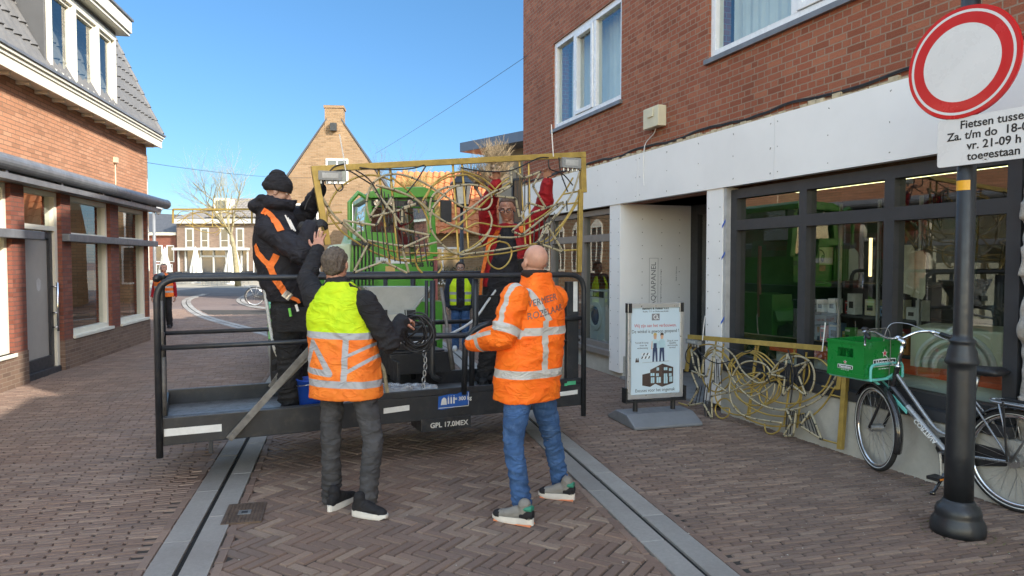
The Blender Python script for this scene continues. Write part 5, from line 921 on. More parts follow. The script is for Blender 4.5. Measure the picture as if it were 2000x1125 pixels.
def bwin(parent, F, a0, a1, b0, b1, mull=1, fr=WHITE, fw=.07, arch=False, name='window', trans=None):
    s = MB().use(fr); s.box(F, a0 - fw, a0, b0 - fw, b1 + fw, -.05, .04); s.box(F, a1, a1 + fw, b0 - fw, b1 + fw, -.05, .04); s.box(F, a0, a1, b0 - fw, b0, -.05, .05); s.box(F, a0, a1, b1, b1 + fw, -.05, .04)
    for k in range(1, mull + 1): m_ = a0 + (a1 - a0) * k / (mull + 1); s.box(F, m_ - .03, m_ + .03, b0, b1, -.04, .03)
    if trans: s.box(F, a0, a1, trans - .03, trans + .03, -.04, .03)
    if arch: s.prism(F, [(a0 - fw + (a1 - a0 + 2 * fw) * k / 10, b1 + fw + .28 * math.sin(math.pi * k / 10)) for k in range(11)], -.05, .03)
    w_ = s.build(name, None, parent); MB().quad(*[F.p(a, b, .012) for a, b in ((a0, b0), (a1, b0), (a1, b1), (a0, b1))]).build('pane', DARKG, w_, fix=False); return w_
# gabled house with chimney
GO = at(655, 508, 30); GO.z = 0; gF = Fr(GO, (1, .12, 0)); gh = thing('gable_house', GO, 'yellow-brown brick house with steep gable and tall chimney behind the telehandler', 'house')
apz = at(655, 232, 30).z; ez = 3.9; hw = 2.75
s = MB().use(BR_Y); s.prism(gF, [(-hw, 0), (hw, 0), (hw, ez), (.32, apz - .1), (-.32, apz - .1), (-hw, ez)], -9, 0); s.build('wall', None, gh, uv=gF.u)
s = MB().use(BR_Y); s.box(gF, -.38, .38, apz - .5, at(655, 207, 30).z, -.7, .015); s.box(gF, -.42, .42, at(655, 211, 30).z, at(655, 206, 30).z, -.74, .05); s.build('chimney', None, gh, uv=gF.u)
s = MB().use(SLATE)
for sg in (-1, 1): s.prism(gF, [(sg * (hw + .12), ez - .12), (sg * .3, apz - .05), (sg * .3, apz + .04), (sg * (hw + .16), ez)], -9.1, .03)
s.build('roof', None, gh)
s = MB().use(BLK); s.box(gF, -.14, .12, apz - .52, apz - .2, 0, .2); s.build('vent_box', None, gh)
bwin(gh, gF, -.28, .5, 5.0, 5.9, 1); bwin(gh, gF, -1.75, -.75, 2.9, 4.0, 1); bwin(gh, gF, .75, 1.8, 2.6, 4.0, 1); bwin(gh, gF, -1.9, -.7, .8, 2.2, 1); bwin(gh, gF, .7, 1.9, .8, 2.2, 1)
# house with the orange pantile roof
oO = V((-4.3, 25.5, 0)); oF = Fr(oO, (1, .0, 0)); oh = thing('roof_house', oO, 'house with bright orange pantile roof behind the lantern post', 'house')
s = MB().use(BR_Y); s.box(oF, 0, 7.5, 0, 2.75, -5, 0); s.prism(Fr(oF.p(0, 0, 0), -oF.n, oF.u), [(0, 2.75), (2.5, 5.25), (5, 2.75)], 0, .2); s.build('wall', None, oh, uv=oF.u)
for nm, a0 in (('door', 4.6),): bwin(oh, oF, 4.3, 5.1, .1, 2.1, 0, name='door')
bwin(oh, oF, 1.2, 2.4, .9, 2.1, 1)
pantiles(Fr(oF.p(-.2, 2.62, .28), oF.u, (oF.n * .7 + Z * .72), (Z * .7 - oF.n * .72)), 0, 7.9, 3.95, TILEO, 'roof', oh, .24, .36, .03)
# modern flat-roofed building behind the shop
m0 = at(898, 279, 23); m1 = at(1022, 255, 23 * 229 / 253); m1.z = m0.z; mu = (m1 - m0); mF = Fr(V((m0.x, m0.y, 0)), mu); fb = thing('flat_roof_building', mF.p(1.5, 0, -1), 'tan modern building with grey-blue overhanging flat roof beside the shop gable', 'building')
s = MB().use(mat('roof_edge_bluegrey', (.12, .15, .2), .4, .1, .08, 2)); s.box(mF, 0, 6.5, m0.z - .3, m0.z, -6, 0); s.build('roof', None, fb, bev=.01)
s = MB().use(mat('tan_render', (.33, .28, .21), .8, 0, .1, 2)); s.box(mF, .9, 6, 0, m0.z - .3, -5.5, -.9); s.build('wall', None, fb); bwin(fb, Fr(mF.p(0, 0, -.9), mF.u, mF.n), 1.6, 2.9, 2.9, 4.2, 1, GREYF)
# cafe across the square
cY = 60; cO = at(346, 508, cY); cO.z = 0; cF = Fr(cO, (1, -.03, 0)); cW = (625 - 346) / 1380 * cY; WHITE_ = WHITE; WHITE = mat('cafe_paint_shaded', (.42, .42, .40), .5, 0, .08, 1); cf = thing('cafe_building', cF.p(cW / 2, 0, 0), 'long grey-brown brick cafe with hipped roof and white shopfront across the square', 'cafe')  # cafe white greyed in its colour to stand in for shade on the front
cez = at(346, 430, cY).z; crz = at(400, 384, cY).z
s = MB().use(BR_C); s.box(cF, 0, cW, 0, cez, -9, 0); s.build('wall', None, cf, uv=cF.u)
s = MB().use(WHITE); s.box(cF, -.15, cW + .1, cez - .3, cez + .12, -.1, .35); s.build('cornice', None, cf)
s = MB().use(TILEG); q = [cF.p(-.2, cez + .12, .4), cF.p(cW + .2, cez + .12, .4), cF.p(cW + .2, cez + .12, -9.2), cF.p(-.2, cez + .12, -9.2), cF.p(2.9, crz, -3.8), cF.p(cW + .2, crz, -3.8)]; s.add(q, [(0, 1, 5, 4), (0, 4, 3), (3, 4, 5, 2), (1, 2, 5), (0, 3, 2, 1)]); s.build('roof', None, cf)
pantiles(Fr(cF.p(2.6, cez + .2, .35), cF.u, (cF.n * (crz - cez) + Z * 4).normalized(), (Z * (crz - cez) - cF.n * 4.1)), 0, cW - 3, 4.4, TILEG, 'roof_tiles', cf, .3, .4, .03)
s = MB().use(CREAM); s.box(cF, 3.0, 4.1, cez + .5, cez + 1.9, -2.2, -.5); s.use(DARKG); s.box(cF, 3.15, 3.95, cez + .8, cez + 1.7, -.5, -.48); s.build('dormer', None, cf)
cpx = lambda x: (x - 346) / 1380 * cY
for x0, x1 in ((366, 377), (396, 407), (434, 447), (466, 476), (512, 524), (560, 574)): bwin(cf, cF, cpx(x0), cpx(x1), at(0, 482, cY).z, at(0, 448, cY).z, 0, WHITE, .13, trans=at(0, 470, cY).z)
s = MB().use(WHITE); sz = at(0, 489, cY).z; s.box(cF, -.1, cpx(490), sz, sz + .22, 0, .7)
for x in (350, 364, 394, 419, 444, 474, 486): s.box(cF, cpx(x) - .06, cpx(x) + .06, 0, sz, .0, .14)
s.box(cF, cpx(394), cpx(444), 1.95, 2.1, .0, .14); s.build('shopfront', None, cf)
s = MB().use(DARKG); s.box(cF, cpx(364), cpx(486), .25, 2.55, .005, .02); s.build('shop_window', None, cf)
bwin(cf, cF, cpx(498), cpx(508), .3, 2.3, 0); bwin(cf, cF, cpx(530), cpx(545), .8, 2.3, 1)
WHITE = WHITE_
# low red house left of the cafe
lO = at(346, 508, 60.6); lO.z = 0; lO.x -= 2.05; lF = Fr(lO, (1, 0, 0)); lh = thing('corner_house', lF.p(.9, 0, 0), 'low red brick house with dark hipped roof left of the cafe', 'house'); lz = at(0, 459, 60).z
s = MB().use(BR_D); s.box(lF, -5, 2.0, 0, lz, -7, 0); s.build('wall', None, lh, uv=lF.u)
s = MB().use(CREAM); s.box(lF, -5.1, 2.1, lz, lz + .25, -.1, .25); s.build('cornice', None, lh)
s = MB().use(SLATE); q = [lF.p(-5.2, lz + .25, .3), lF.p(2.2, lz + .25, .3), lF.p(2.2, lz + .25, -7), lF.p(-5.2, lz + .25, -7), lF.p(-4, lz + 2.2, -3), lF.p(1.9, lz + 1.9, -3)]; s.add(q, [(0, 1, 5, 4), (1, 2, 5), (2, 3, 4, 5), (3, 0, 4), (0, 3, 2, 1)]); s.build('roof', None, lh)
bwin(lh, lF, .25, .75, 1.6, 2.9, 0); bwin(lh, lF, 1.25, 1.75, 1.6, 2.9, 0); bwin(lh, lF, .3, 1.6, .2, 1.3, 2)
rO = at(285, 508, 70); rO.z = 0; rF = Fr(rO, (1, 0, 0)); r2 = thing('tiled_house', rF.p(2, 0, 0), 'house with long weathered tiled roof rising behind the low red one', 'house'); s = MB().use(TILEG); s.prism(Fr(rF.p(-6, 0, 0), -rF.n, rF.u), [(0, 4.2), (4, at(0, 424, 74).z), (8, 4.2)], 0, 10); s.build('roof', None, r2); s = MB().use(BR_C); s.box(rF, -6, 3.9, 0, 4.2, -7.8, -.2); s.build('wall', None, r2, uv=rF.u)
# sunlit hall on the left of the square (seen only mirrored in the shop windows)
hF = Fr((-13.4, 24.6, 0), V((-7.2, 15.6, 0)), (.91, .42, 0)); hh = thing('arched_hall', hF.p(6, 0, 0), 'pale yellow brick hall with arched windows mirrored in the far shop window', 'hall')
s = MB().use(BR_Y); s.box(hF, 0, 17, 0, 7.5, -6, 0); s.build('wall', None, hh, uv=hF.u)
for k in range(6): bwin(hh, hF, 1.1 + 2.7 * k, 2.3 + 2.7 * k, 1.2, 3.2, 1, CREAM, .1, arch=True); bwin(hh, hF, 1.2 + 2.7 * k, 2.2 + 2.7 * k, 4.6, 6, 1, CREAM, .1)
# ---- trees
BARKY = mat('bark_yellow_green', (.27, .235, .135), .9, 0, .3, 5, .6, 30); BARKD = mat('bark_dark', (.13, .10, .075), .9, 0, .3, 6, .6, 30); TWIG = mat('twig_tan', (.30, .23, .14), .9, 0, .3, 2)
def baretree(name, base, h, seed, label, m, spread=.5, trunk=.16, r0=None, up=.62):
    r = random.Random(seed); t = thing(name, base, label, 'tree', 'bare trees round the square'); tm = MB(); cm = MB(); B = V(base)
    def grow(p, d, l, rad, dep):
        n = 4; pts = [p]; q = p.copy(); dd = d.copy()
        for k in range(n): dd = (dd + V((r.uniform(-.16, .16), r.uniform(-.16, .16), .05))).normalized(); q = q + dd * (l / n); pts.append(q.copy())
        rs = [rad * (1 - .45 * k / n) for k in range(n + 1)]; (tm if dep == 0 else cm).tube(pts, rs, 7 if dep < 2 else (5 if dep < 3 else 3))
        if dep >= 5 or rad < .004: return
        kids = (6 if dep == 0 else (5 if dep < 2 else (4 if dep < 3 else 3)))
        for k in range(kids):
            i = r.randint(2, n) if dep else r.choice((3, 4, 4, 4)); a = r.uniform(0, 6.28); e = dd.orthogonal(); e.rotate(Matrix.Rotation(a, 3, dd)); ang = r.uniform(.35, .85) * spread * 1.6
            nd = (dd * math.cos(ang) + e * math.sin(ang) + Z * up * .25).normalized(); grow(pts[i], nd, l * r.uniform(.55, .82), rs[i] * r.uniform(.5, .68), dep + 1)
    grow(B, V((0, 0, 1)), h * .36, trunk, 0); tm.build('trunk', m, t, smooth=True, fix=False); cm.build('crown', m, t, fix=False); return t
b = gnd(465, 559); baretree('bare_tree', b, 9.3, 3, 'tall bare plane tree with yellow-green trunk standing in front of the cafe', BARKY, .55, .21)
b = at(790, 508, 52); b.z = 0; baretree('bare_tree', b, 10.8, 8, 'bare tree with fine twigs showing above the orange roof', BARKD, .45, .2)
b = at(835, 508, 60); b.z = 0; baretree('bare_tree', b, 10.5, 12, 'smaller bare tree beyond the orange roof, right of the chimney', BARKD, .5, .2)
def pollard(base, zc, rx, rz, n, seed, label, m, mt):
    r = random.Random(seed); t = thing('pollard_tree', base, label, 'tree', 'pollarded trees'); B = V(base); tm = MB(); tm.tube([B, B + Z * (zc - rz * 1.2)], [.11, .085], 9); heads = []
    for k in range(9): a = r.uniform(0, 6.28); d = V((math.cos(a) * rx * .6, math.sin(a) * rx * .6, zc + r.uniform(-.7, .2) * rz)); q = V((B.x + d.x, B.y + d.y, d.z)); tm.tube(spline([B + Z * (zc - rz * 1.2), (B + Z * (zc - rz)) * .4 + q * .6 - Z * .05, q], 3), .04, 6); heads.append(q); tm.ell(q, .07, None, 8, 6)
    tm.build('trunk', mt, t, smooth=True, fix=False); c = MB()
    for k in range(n):
        q = r.choice(heads); d = V((r.gauss(0, .6), r.gauss(0, .6), r.uniform(.1, 1.3))); d = (d + (q - V((B.x, B.y, zc - rz))) * .6).normalized(); l = r.uniform(.35, .95) * rz; e = q + d * l
        c.tube([q, q + d * l * .5 + V((r.uniform(-.04, .04), r.uniform(-.04, .04), .02)), e], [.009, .006, .003], 3)
        for j in range(2): f = q.lerp(e, r.uniform(.3, .8)); c.tube([f, f + (d + V((r.uniform(-.8, .8), r.uniform(-.8, .8), r.uniform(-.2, .6)))).normalized() * l * .4], [.005, .0025], 3)
    c.build('crown', m, t, fix=False)
b = at(950, 508, 19.5); b.z = 0; pollard(b, at(950, 330, 19.5).z, .62, .85, 620, 4, 'pollarded tree with dense brush of tan twigs in front of the flat roof', TWIG, BARKD)
b = at(815, 508, 20); b.z = 0; pollard(b, at(815, 400, 20).z, .7, 1.0, 460, 5, 'pollarded tree with yellow twigs in front of the orange tiles', mat('twig_yellow', (.42, .33, .12), .9, 0, .3, 2), BARKY)
hb_m = MB(); r = random.Random(9)
for k in range(2600):
    p = V((-2.6 + r.uniform(-1.1, 2.0), 20.5 + r.uniform(-.4, .4), r.uniform(.1, 1.5))); d = V((r.gauss(0, 1), r.gauss(0, 1), r.gauss(.4, 1))).normalized(); e = d.orthogonal().normalized(); l = r.uniform(.03, .07); hb_m.add([p - e * l * .4, p + d * l, p + e * l * .4, p - d * l * .3], [(0, 1, 2, 3)])
hd_ = thing('hedge', (-2.15, 20.5, 0), 'ragged brown-green hedge below the orange roof, right of the telehandler', 'hedge'); hb_m.build('foliage', mat('hedge_leaves', (.12, .10, .05), .8, 0, .5, 9), hd_, fix=False); s = MB(); 
for k in range(16): x = -3.2 + k * .2; s.tube([(x, 20.5, 0), (x + r.uniform(-.1, .1), 20.5 + r.uniform(-.2, .2), 1.4)], .012, 4)
s.build('stems', BARKD, hd_)
# ---- lanterns
def lantern_post(base, ztop, label, s_=1.0):
    B = V(base); t = thing('street_lamp', B, label, 'street lamp'); s = MB(); s.lathe(B, [(.1, 0), (.1, .25), (.07, .3), (.06, .9), (.045, 1.0), (.038, ztop - .75 * s_)], seg=14); s.build('pole', POLE, t, smooth=True)
    s = MB().use(POLE); zt_ = ztop; L = B + Z * (zt_ - .75 * s_); s.lathe(L, [(.05, 0), (.16 * s_, .03), (.17 * s_, .05), (.17 * s_, .07)], seg=6); s.lathe(L, [(.27 * s_, .5 * s_), (.27 * s_, .53 * s_), (.15 * s_, .64 * s_), (.12 * s_, .7 * s_), (.03, .74 * s_), (.015, .8 * s_)], seg=6)
    for k in range(6): a = 2 * math.pi * k / 6; s.tube([L + V((.16 * s_ * math.cos(a), .16 * s_ * math.sin(a), .06)), L + V((.24 * s_ * math.cos(a), .24 * s_ * math.sin(a), .5 * s_))], .011, 5)
    s.build('lantern_frame', None, t); s = MB(); s.lathe(L, [(.15 * s_, .07), (.225 * s_, .5 * s_)], seg=6); s.build('lantern_glass', mat('milk_glass', (.6, .58, .52), .3), t)
b = at(902, 508, 15.5); b.z = 0; lantern_post(b, at(902, 338, 15.5).z, 'black lantern post standing between the ornament curls and the orange roof')
lp = at(302, 508, 21); lp.z = 0; t = thing('street_lamp', lp, 'thin grey lamp post with hanging pear-shaped lantern at the left house corner', 'street lamp'); zl = at(302, 398, 21).z
s = MB(); s.tube([lp, V((lp.x, lp.y, zl))], .045, 10); s.tube(spline([V((lp.x, lp.y, zl - .1)), V((lp.x + .03, lp.y, zl + .05)), V((lp.x + .14, lp.y, zl + .02))], 5), .015, 6); s.build('pole', mat('lamp_pole_grey', (.2, .21, .22), .5), t, smooth=True)
s = MB(); s.lathe(V((lp.x + .14, lp.y, zl - .33)), [(.01, 0), (.07, .05), (.09, .14), (.14, .15), (.12, .18), (.05, .25), (.03, .34)], seg=14); s.build('lantern', mat('lamp_head', (.3, .3, .29), .3), t, smooth=True)
# ---- closed parasols on the terrace, chairs, planters
PARA = mat('parasol_canvas', (.58, .56, .5), .85, 0, .08, 2, .3, 30)
def parasol(x, Y, h, label):
    b = at(x, 508, Y); b.z = 0; t = thing('parasol', b, label, 'parasol', 'closed parasols on the terrace'); s = MB(); n = 20
    prof = [(.03, h), (.09, h - .1), (.2, h * .72), (.36, h * .38), (.42, h * .2), (.3, h * .17)]; vs = []
    for rr, z in prof:
        for k in range(n): a = 2 * math.pi * k / n; q = rr * (1 + (.22 if k % 2 else -.18)); vs.append((b.x + q * math.cos(a), b.y + q * math.sin(a), z))
    s.add(vs, [(i * n + k, i * n + (k + 1) % n, (i + 1) * n + (k + 1) % n, (i + 1) * n + k) for i in range(len(prof) - 1) for k in range(n)]); s.build('canvas', PARA, t)
    s = MB(); s.tube([b, b + Z * (h + .08)], .035, 8); s.lathe(b, [(.35, 0), (.35, .08), (.06, .1)], seg=14); s.build('pole', WHITE, t)
parasol(322, 50, 2.55, 'closed cream parasol nearest the left house corner'); parasol(382, 52, 2.6, 'closed cream parasol in front of the cafe entrance'); parasol(450, 50, 2.7, 'closed cream parasol just left of the plane tree trunk'); parasol(459, 53, 2.7, 'closed cream parasol half hidden by the plane tree trunk')
ch = thing('terrace_chair', (0, 0, 0), 'dark wicker terrace chair among others in front of the cafe', 'chair', 'terrace chairs'); s = MB(); cFm = WF; s.box(cFm, -.24, .24, .42, .46, -.24, .24); s.build('seat', BLKP, ch); s = MB(); s.box(cFm, -.24, .24, .5, .88, -.25, -.21); s.box(cFm, -.25, -.21, .62, .66, -.22, .22); s.box(cFm, .21, .25, .62, .66, -.22, .22); s.build('backrest', BLKP, ch)
for a in (-.21, .21):
    for c in (-.22, .22): s = MB(); s.tube([cFm.p(a, 0, c), cFm.p(a, .44, c)], .015, 5); s.build('leg', STEEL, ch)
rc = random.Random(3); spots = [(x, 49 + rc.uniform(-2, 5)) for x in (336, 344, 352, 362, 396, 404, 414, 424, 434, 440, 470, 478, 486)]
for i, (x, Y) in enumerate(spots):
    b = at(x, 508, Y); b.z = 0; o = ch if i == 0 else copy_tree(ch); o.location = b; o.rotation_euler.z = rc.uniform(0, 6)
# ---- second bicycle across the street, far ornament, wires
b = gnd(498, 597); b2 = copy_tree(bk, None, 'dark bicycle standing far off at the kerb behind the black-jacketed worker'); b2.location = (b.x, b.y, 0); b2.rotation_euler.z = R(-95)
fo0, fo1 = at(338, 409, 34), at(492, 409, 34); FOF = Fr(fo0, (1, 0, 0)); o3 = thing('light_ornament', (fo0.lerp(fo1, .5).x, 34, 4), 'distant gold scroll ornament hanging over the street in front of the cafe roof', 'ornament', 'gold street light ornaments')
fo = lambda *l: [(338 + a * 154, 409 + b * 34) for a, b in l]
ornament(o3, FOF, [fo((.02, .5), (.12, .1), (.3, .3), (.42, .8), (.3, 1), (.15, .9)), fo((.08, .95), (.2, .3), (.4, .2), (.5, .6), (.35, .9)), fo((.1, .3), (.3, .9), (.5, 1), (.7, .9), (.92, .3)), fo((.95, .5), (.85, .1), (.7, .3), (.6, .8), (.7, 1), (.85, .9)), fo((.92, .95), (.8, .3), (.6, .2), (.5, .6), (.65, .9)), fo((.05, .7), (.3, .2), (.5, .05)), fo((.95, .7), (.7, .2), (.5, .05)), fo((.15, .6), (.3, 1.15), (.5, 1.35), (.62, 1.1)), fo((.5, .7), (.6, 1.2), (.55, 1.5))], [], [], [], [(fo((.25 * k, 0))[0], fo((.25 * k, 1.0))[0]) for k in (1, 2, 3)], [], [(fo((0, 0))[0], fo((1, 0))[0], .09), (fo((0, 0))[0], fo((.0, .8))[0], .07), (fo((1, 0))[0], fo((1, .8))[0], .07)], [], [], th=2.0)
def wire(p0, p1, sag, r, label):
    p0, p1 = V(p0), V(p1); s = MB(); s.tube([p0.lerp(p1, k / 16) - Z * sag * 4 * (k / 16) * (1 - k / 16) for k in range(17)], r, 5); tag(s.build('overhead_wire', BLKP, None, org=p0), label, 'wire', 'overhead wires')
wire(RF.p(C0 + .3, at(1020, 124, 14.2).z, .02), at(733, 300, 30), .05, .005, 'thin black wire from the shop gable down to the chimney house'); wire(LF.p(.05, 3.75, .02), at(640, 345, 30), .15, .005, 'thin black wire from the left house corner towards the chimney house'); wire(at(302, 405, 21), fo0, .02, .01, 'thin wire from the left lamp to the distant ornament'); wire(fo1, at(560, 400, 30), .02, .01, 'thin wire from the distant ornament to the chimney house')
# ============================================================ PEOPLE
def skinmat(name, c):
    m = mat(name, c, .5, 0, .1, 22, .25, 160, .0015, spec=.4); P = m.node_tree.nodes['Principled BSDF']; P.inputs['Subsurface Weight'].default_value = .08; P.inputs['Subsurface Radius'].default_value = (.012, .005, .003); return m
SKIN_A = skinmat('skin_ruddy', (.46, .24, .17)); SKIN_B = skinmat('skin_pink', (.50, .27, .19)); SKIN_C = skinmat('skin_pale', (.45, .27, .2))
def fabric(name, col, rough=.8, var=.15, weave=420, bump=.35, **k):
    m = mat(name, col, rough, 0, var, 5, 0, weave, .002, spec=.25, **k); t = m.node_tree; creases(t, t.links, t.nodes['Principled BSDF']); return m
def creases(t, L, P, k=1.0):                   # fine cloth creases
    co = N(t, 'ShaderNodeTexCoord').outputs['Object']; n = N(t, 'ShaderNodeTexNoise'); n.inputs['Scale'].default_value = 5; n.inputs['Detail'].default_value = 2; n.inputs['Distortion'].default_value = 1.2; mp = N(t, 'ShaderNodeMapping'); mp.inputs['Scale'].default_value = (1, 1, 1.9); L.new(co, mp.inputs[0]); L.new(mp.outputs[0], n.inputs['Vector'])
    r1 = ramp(t, L, n.outputs[0], [(0, 0), (.43, 0), (.5, 1), (.57, 0), (1, .1)]); a = N(t, 'ShaderNodeMath', operation='MULTIPLY_ADD'); L.new(ntex(t, L, 240, detail=3), a.inputs[0]); a.inputs[1].default_value = .12; L.new(r1, a.inputs[2]); bumpn(t, L, P, a.outputs[0], .38 * k, .012)
def bandmat(name, cols, rough=.7):             # colour zones carried on the cloth as vertex fields (vest panels, sewn reflective tape)
    m, t, P, L = nodes(name); c = cols['base']; f0 = lambda a: N(t, 'ShaderNodeAttribute', attribute_name=a).outputs['Fac']
    def cut(src, w=.0015):
        n = N(t, 'ShaderNodeMapRange'); L.new(src, n.inputs[0]); n.inputs[1].default_value = -w; n.inputs[2].default_value = w; n.inputs[3].default_value = 1; n.inputs[4].default_value = 0; return n.outputs[0]
    out = c
    if 'zone' in cols: out = mixc(t, L, cut(f0('zone')), out, cols['zone'])
    n1 = ramp(t, L, ntex(t, L, 7), [(.3, 0), (.7, 1)]); out = mixc(t, L, .22, out, n1, 'OVERLAY')
    g = cut(f0('tape')); out = mixc(t, L, g, out, cols['tape']); L.new(out, P.inputs['Base Color'])
    r = N(t, 'ShaderNodeMapRange'); L.new(g, r.inputs[0]); r.inputs[3].default_value = rough; r.inputs[4].default_value = .38; L.new(r.outputs[0], P.inputs['Roughness']); P.inputs['Specular IOR Level'].default_value = .3
    creases(t, L, P); return m
def obj_from(root, name, me, m, parent=None, smooth=True):
    o0 = ORG[root.name]; me.transform(Matrix.Translation(-o0)); me.materials.clear()
    for q in (m if isinstance(m, list) else [m]): me.materials.append(q)
    me.polygons.foreach_set('use_smooth', [smooth] * len(me.polygons)); me.name = name; return link(name, me, parent or root)
def wrinkle(me, amp, fq=(9, 9, 17), seed=0, focus=()):
    nn = [v.normal.copy() for v in me.vertices]
    for v, n in zip(me.vertices, nn):
        p = v.co; q = V((p.x * fq[0] + seed, p.y * fq[1], p.z * fq[2] + 2.2 * noise.noise(p * 3))); h = 1 - 2.2 * abs(noise.noise(q)); h += .5 * (1 - 2 * abs(noise.noise(q * 2.1 + V((5, 1, 2)))))
        k = 1.0
        for c, r, s_ in focus: k += s_ * max(0, 1 - (p - c).length / r)
        v.co += n * amp * k * (h - .5)
def attr(me, name, fn):
    a = me.attributes.new(name, 'FLOAT', 'POINT'); a.data.foreach_set('value', [fn(v.co) for v in me.vertices])
def headprims(c, f, up=Z, s=1.0):
    f = V(f).normalized(); r = f.cross(V(up)).normalized(); u = r.cross(f); M = Matrix((r, f, u)).transposed(); h = MB(); P = lambda x, y, z: V(c) + (r * x + f * y + u * z) * s
    e = lambda p, q: h.ell(P(*p), tuple(k * s for k in q), M, 22, 14)
    e((0, -.015, .03), (.077, .096, .088)); e((0, .02, -.03), (.064, .073, .088)); e((0, .03, -.075), (.05, .05, .042)); e((0, .068, -.1), (.021, .017, .016)); e((0, .078, .02), (.05, .013, .011))
    for sg in (-1, 1): e((sg * .04, .055, -.026), (.025, .024, .025)); e((sg * .0795, -.008, -.006), (.009, .02, .032)); e((sg * .011, .097, -.034), (.009, .01, .008)); e((sg * .05, .0, -.055), (.018, .04, .03))
    h.limb([P(0, .083, .014), P(0, .111, -.028)], [.008 * s, .012 * s], 12); e((0, .083, -.061), (.024, .009, .006)); e((0, .08, -.073), (.021, .0095, .0075))
    h.limb([P(0, -.025, -.05), P(0, -.045, -.2)], [.056 * s, .064 * s], 18); return h, P, M
def handprims(w, d, n, thumb, curl=25, splay=4.0, thc=.3):
    d = V(d).normalized(); l = d.cross(V(n)).normalized(); n = l.cross(d).normalized() * (1 if l.cross(d).dot(V(n)) > 0 else -1); h = MB(); w = V(w); M = Matrix((l, n, d)).transposed()
    h.ell(w + d * .052, (.043, .015, .054), M, 18, 12); h.limb([w - d * .05, w + d * .02], [.027, .026], 12)
    for i, (o, L_) in enumerate(((.032, .07), (.011, .079), (-.011, .074), (-.031, .058))):
        sgn = thumb; b = w + d * .092 + l * o * sgn - d * abs(o) * .2; dd = (d + l * math.sin(R(splay * (1.4, .5, -.5, -1.6)[i])) * sgn).normalized(); pts = [b]; cu = curl * (1, .9, 1.0, 1.15)[i]
        for k, fr_ in enumerate((.46, .3, .24)):
            a = R(cu * (.6, 1.0, .7)[k]); dd = (dd * math.cos(a) + n * math.sin(a)).normalized(); pts.append(pts[-1] + dd * L_ * fr_)
        h.limb(pts, [.0092, .0086, .008, .007], 10)
    tb = w + d * .03 + l * thumb * .032; t1 = tb + (d * .55 + l * thumb * .75 + n * thc).normalized() * .042; t2 = t1 + (d * .85 + l * thumb * .35 + n * thc * 1.4).normalized() * .032; h.limb([w + d * .02 + l * thumb * .02, tb, t1, t2], [.014, .0125, .0105, .0085], 10); return h
def shoe(root, heel, toe, mu, ms, sc=1.0, extra=None):
    h, t = V(heel), V(toe); f = (t - h); L_ = f.length; f.normalize(); r = f.cross(Z).normalized(); u = Z; F = lambda s, x, z: h + f * (s * L_) + r * x + Z * z
    m = MB(); m.loft([(F(s, 0, z), r * a, Z * b) for s, a, b, z in ((.0, .022, .03, .06), (.06, .032, .04, .062), (.25, .037, .05, .07), (.45, .039, .046, .063), (.65, .043, .034, .05), (.85, .042, .026, .042), (.97, .026, .02, .036), (1.0, .012, .012, .034))], 18); m.limb([F(.2, 0, .07), F(.2, 0, .125)], [.04, .043], 14)
    me = remesh(m, .007, 3); o = obj_from(root, 'shoe', me, mu)
    n = 30; out = []
    for k in range(n): a = 2 * math.pi * k / n; s = .5 + .53 * math.cos(a); w_ = .046 * abs(math.sin(a)) ** .7 * (1 if math.sin(a) > 0 else -1) * (.8 + .25 * s); out.append((s, w_))
    s_ = MB().use(ms); vs = [F(s, w_, 0.0 + (.012 if s > .9 else 0)) for s, w_ in out] + [F(s, w_ * 1.05, .012 if s < .9 else .018) for s, w_ in out] + [F(s, w_ * 1.0, .046 - .012 * s) for s, w_ in out]; s_.add(vs, [list(range(n))[::-1], list(range(2 * n, 3 * n))] + [(i * n + k, i * n + (k + 1) % n, (i + 1) * n + (k + 1) % n, (i + 1) * n + k) for i in (0, 1) for k in range(n)]); so_ = s_.build('sole', None, o)
    la = MB().use(KW); 
    la.tube([F(.42 + .035 * k, -.022 if k % 2 else .022, .098 - .006 * k) for k in range(8)], .003, 5)
    la.build('laces', None, o); return o
def dist_seg(p, a, b): ab = b - a; t = max(0, min(1, (p - a).dot(ab) / ab.length_squared)); return (p - a - ab * t).length, t
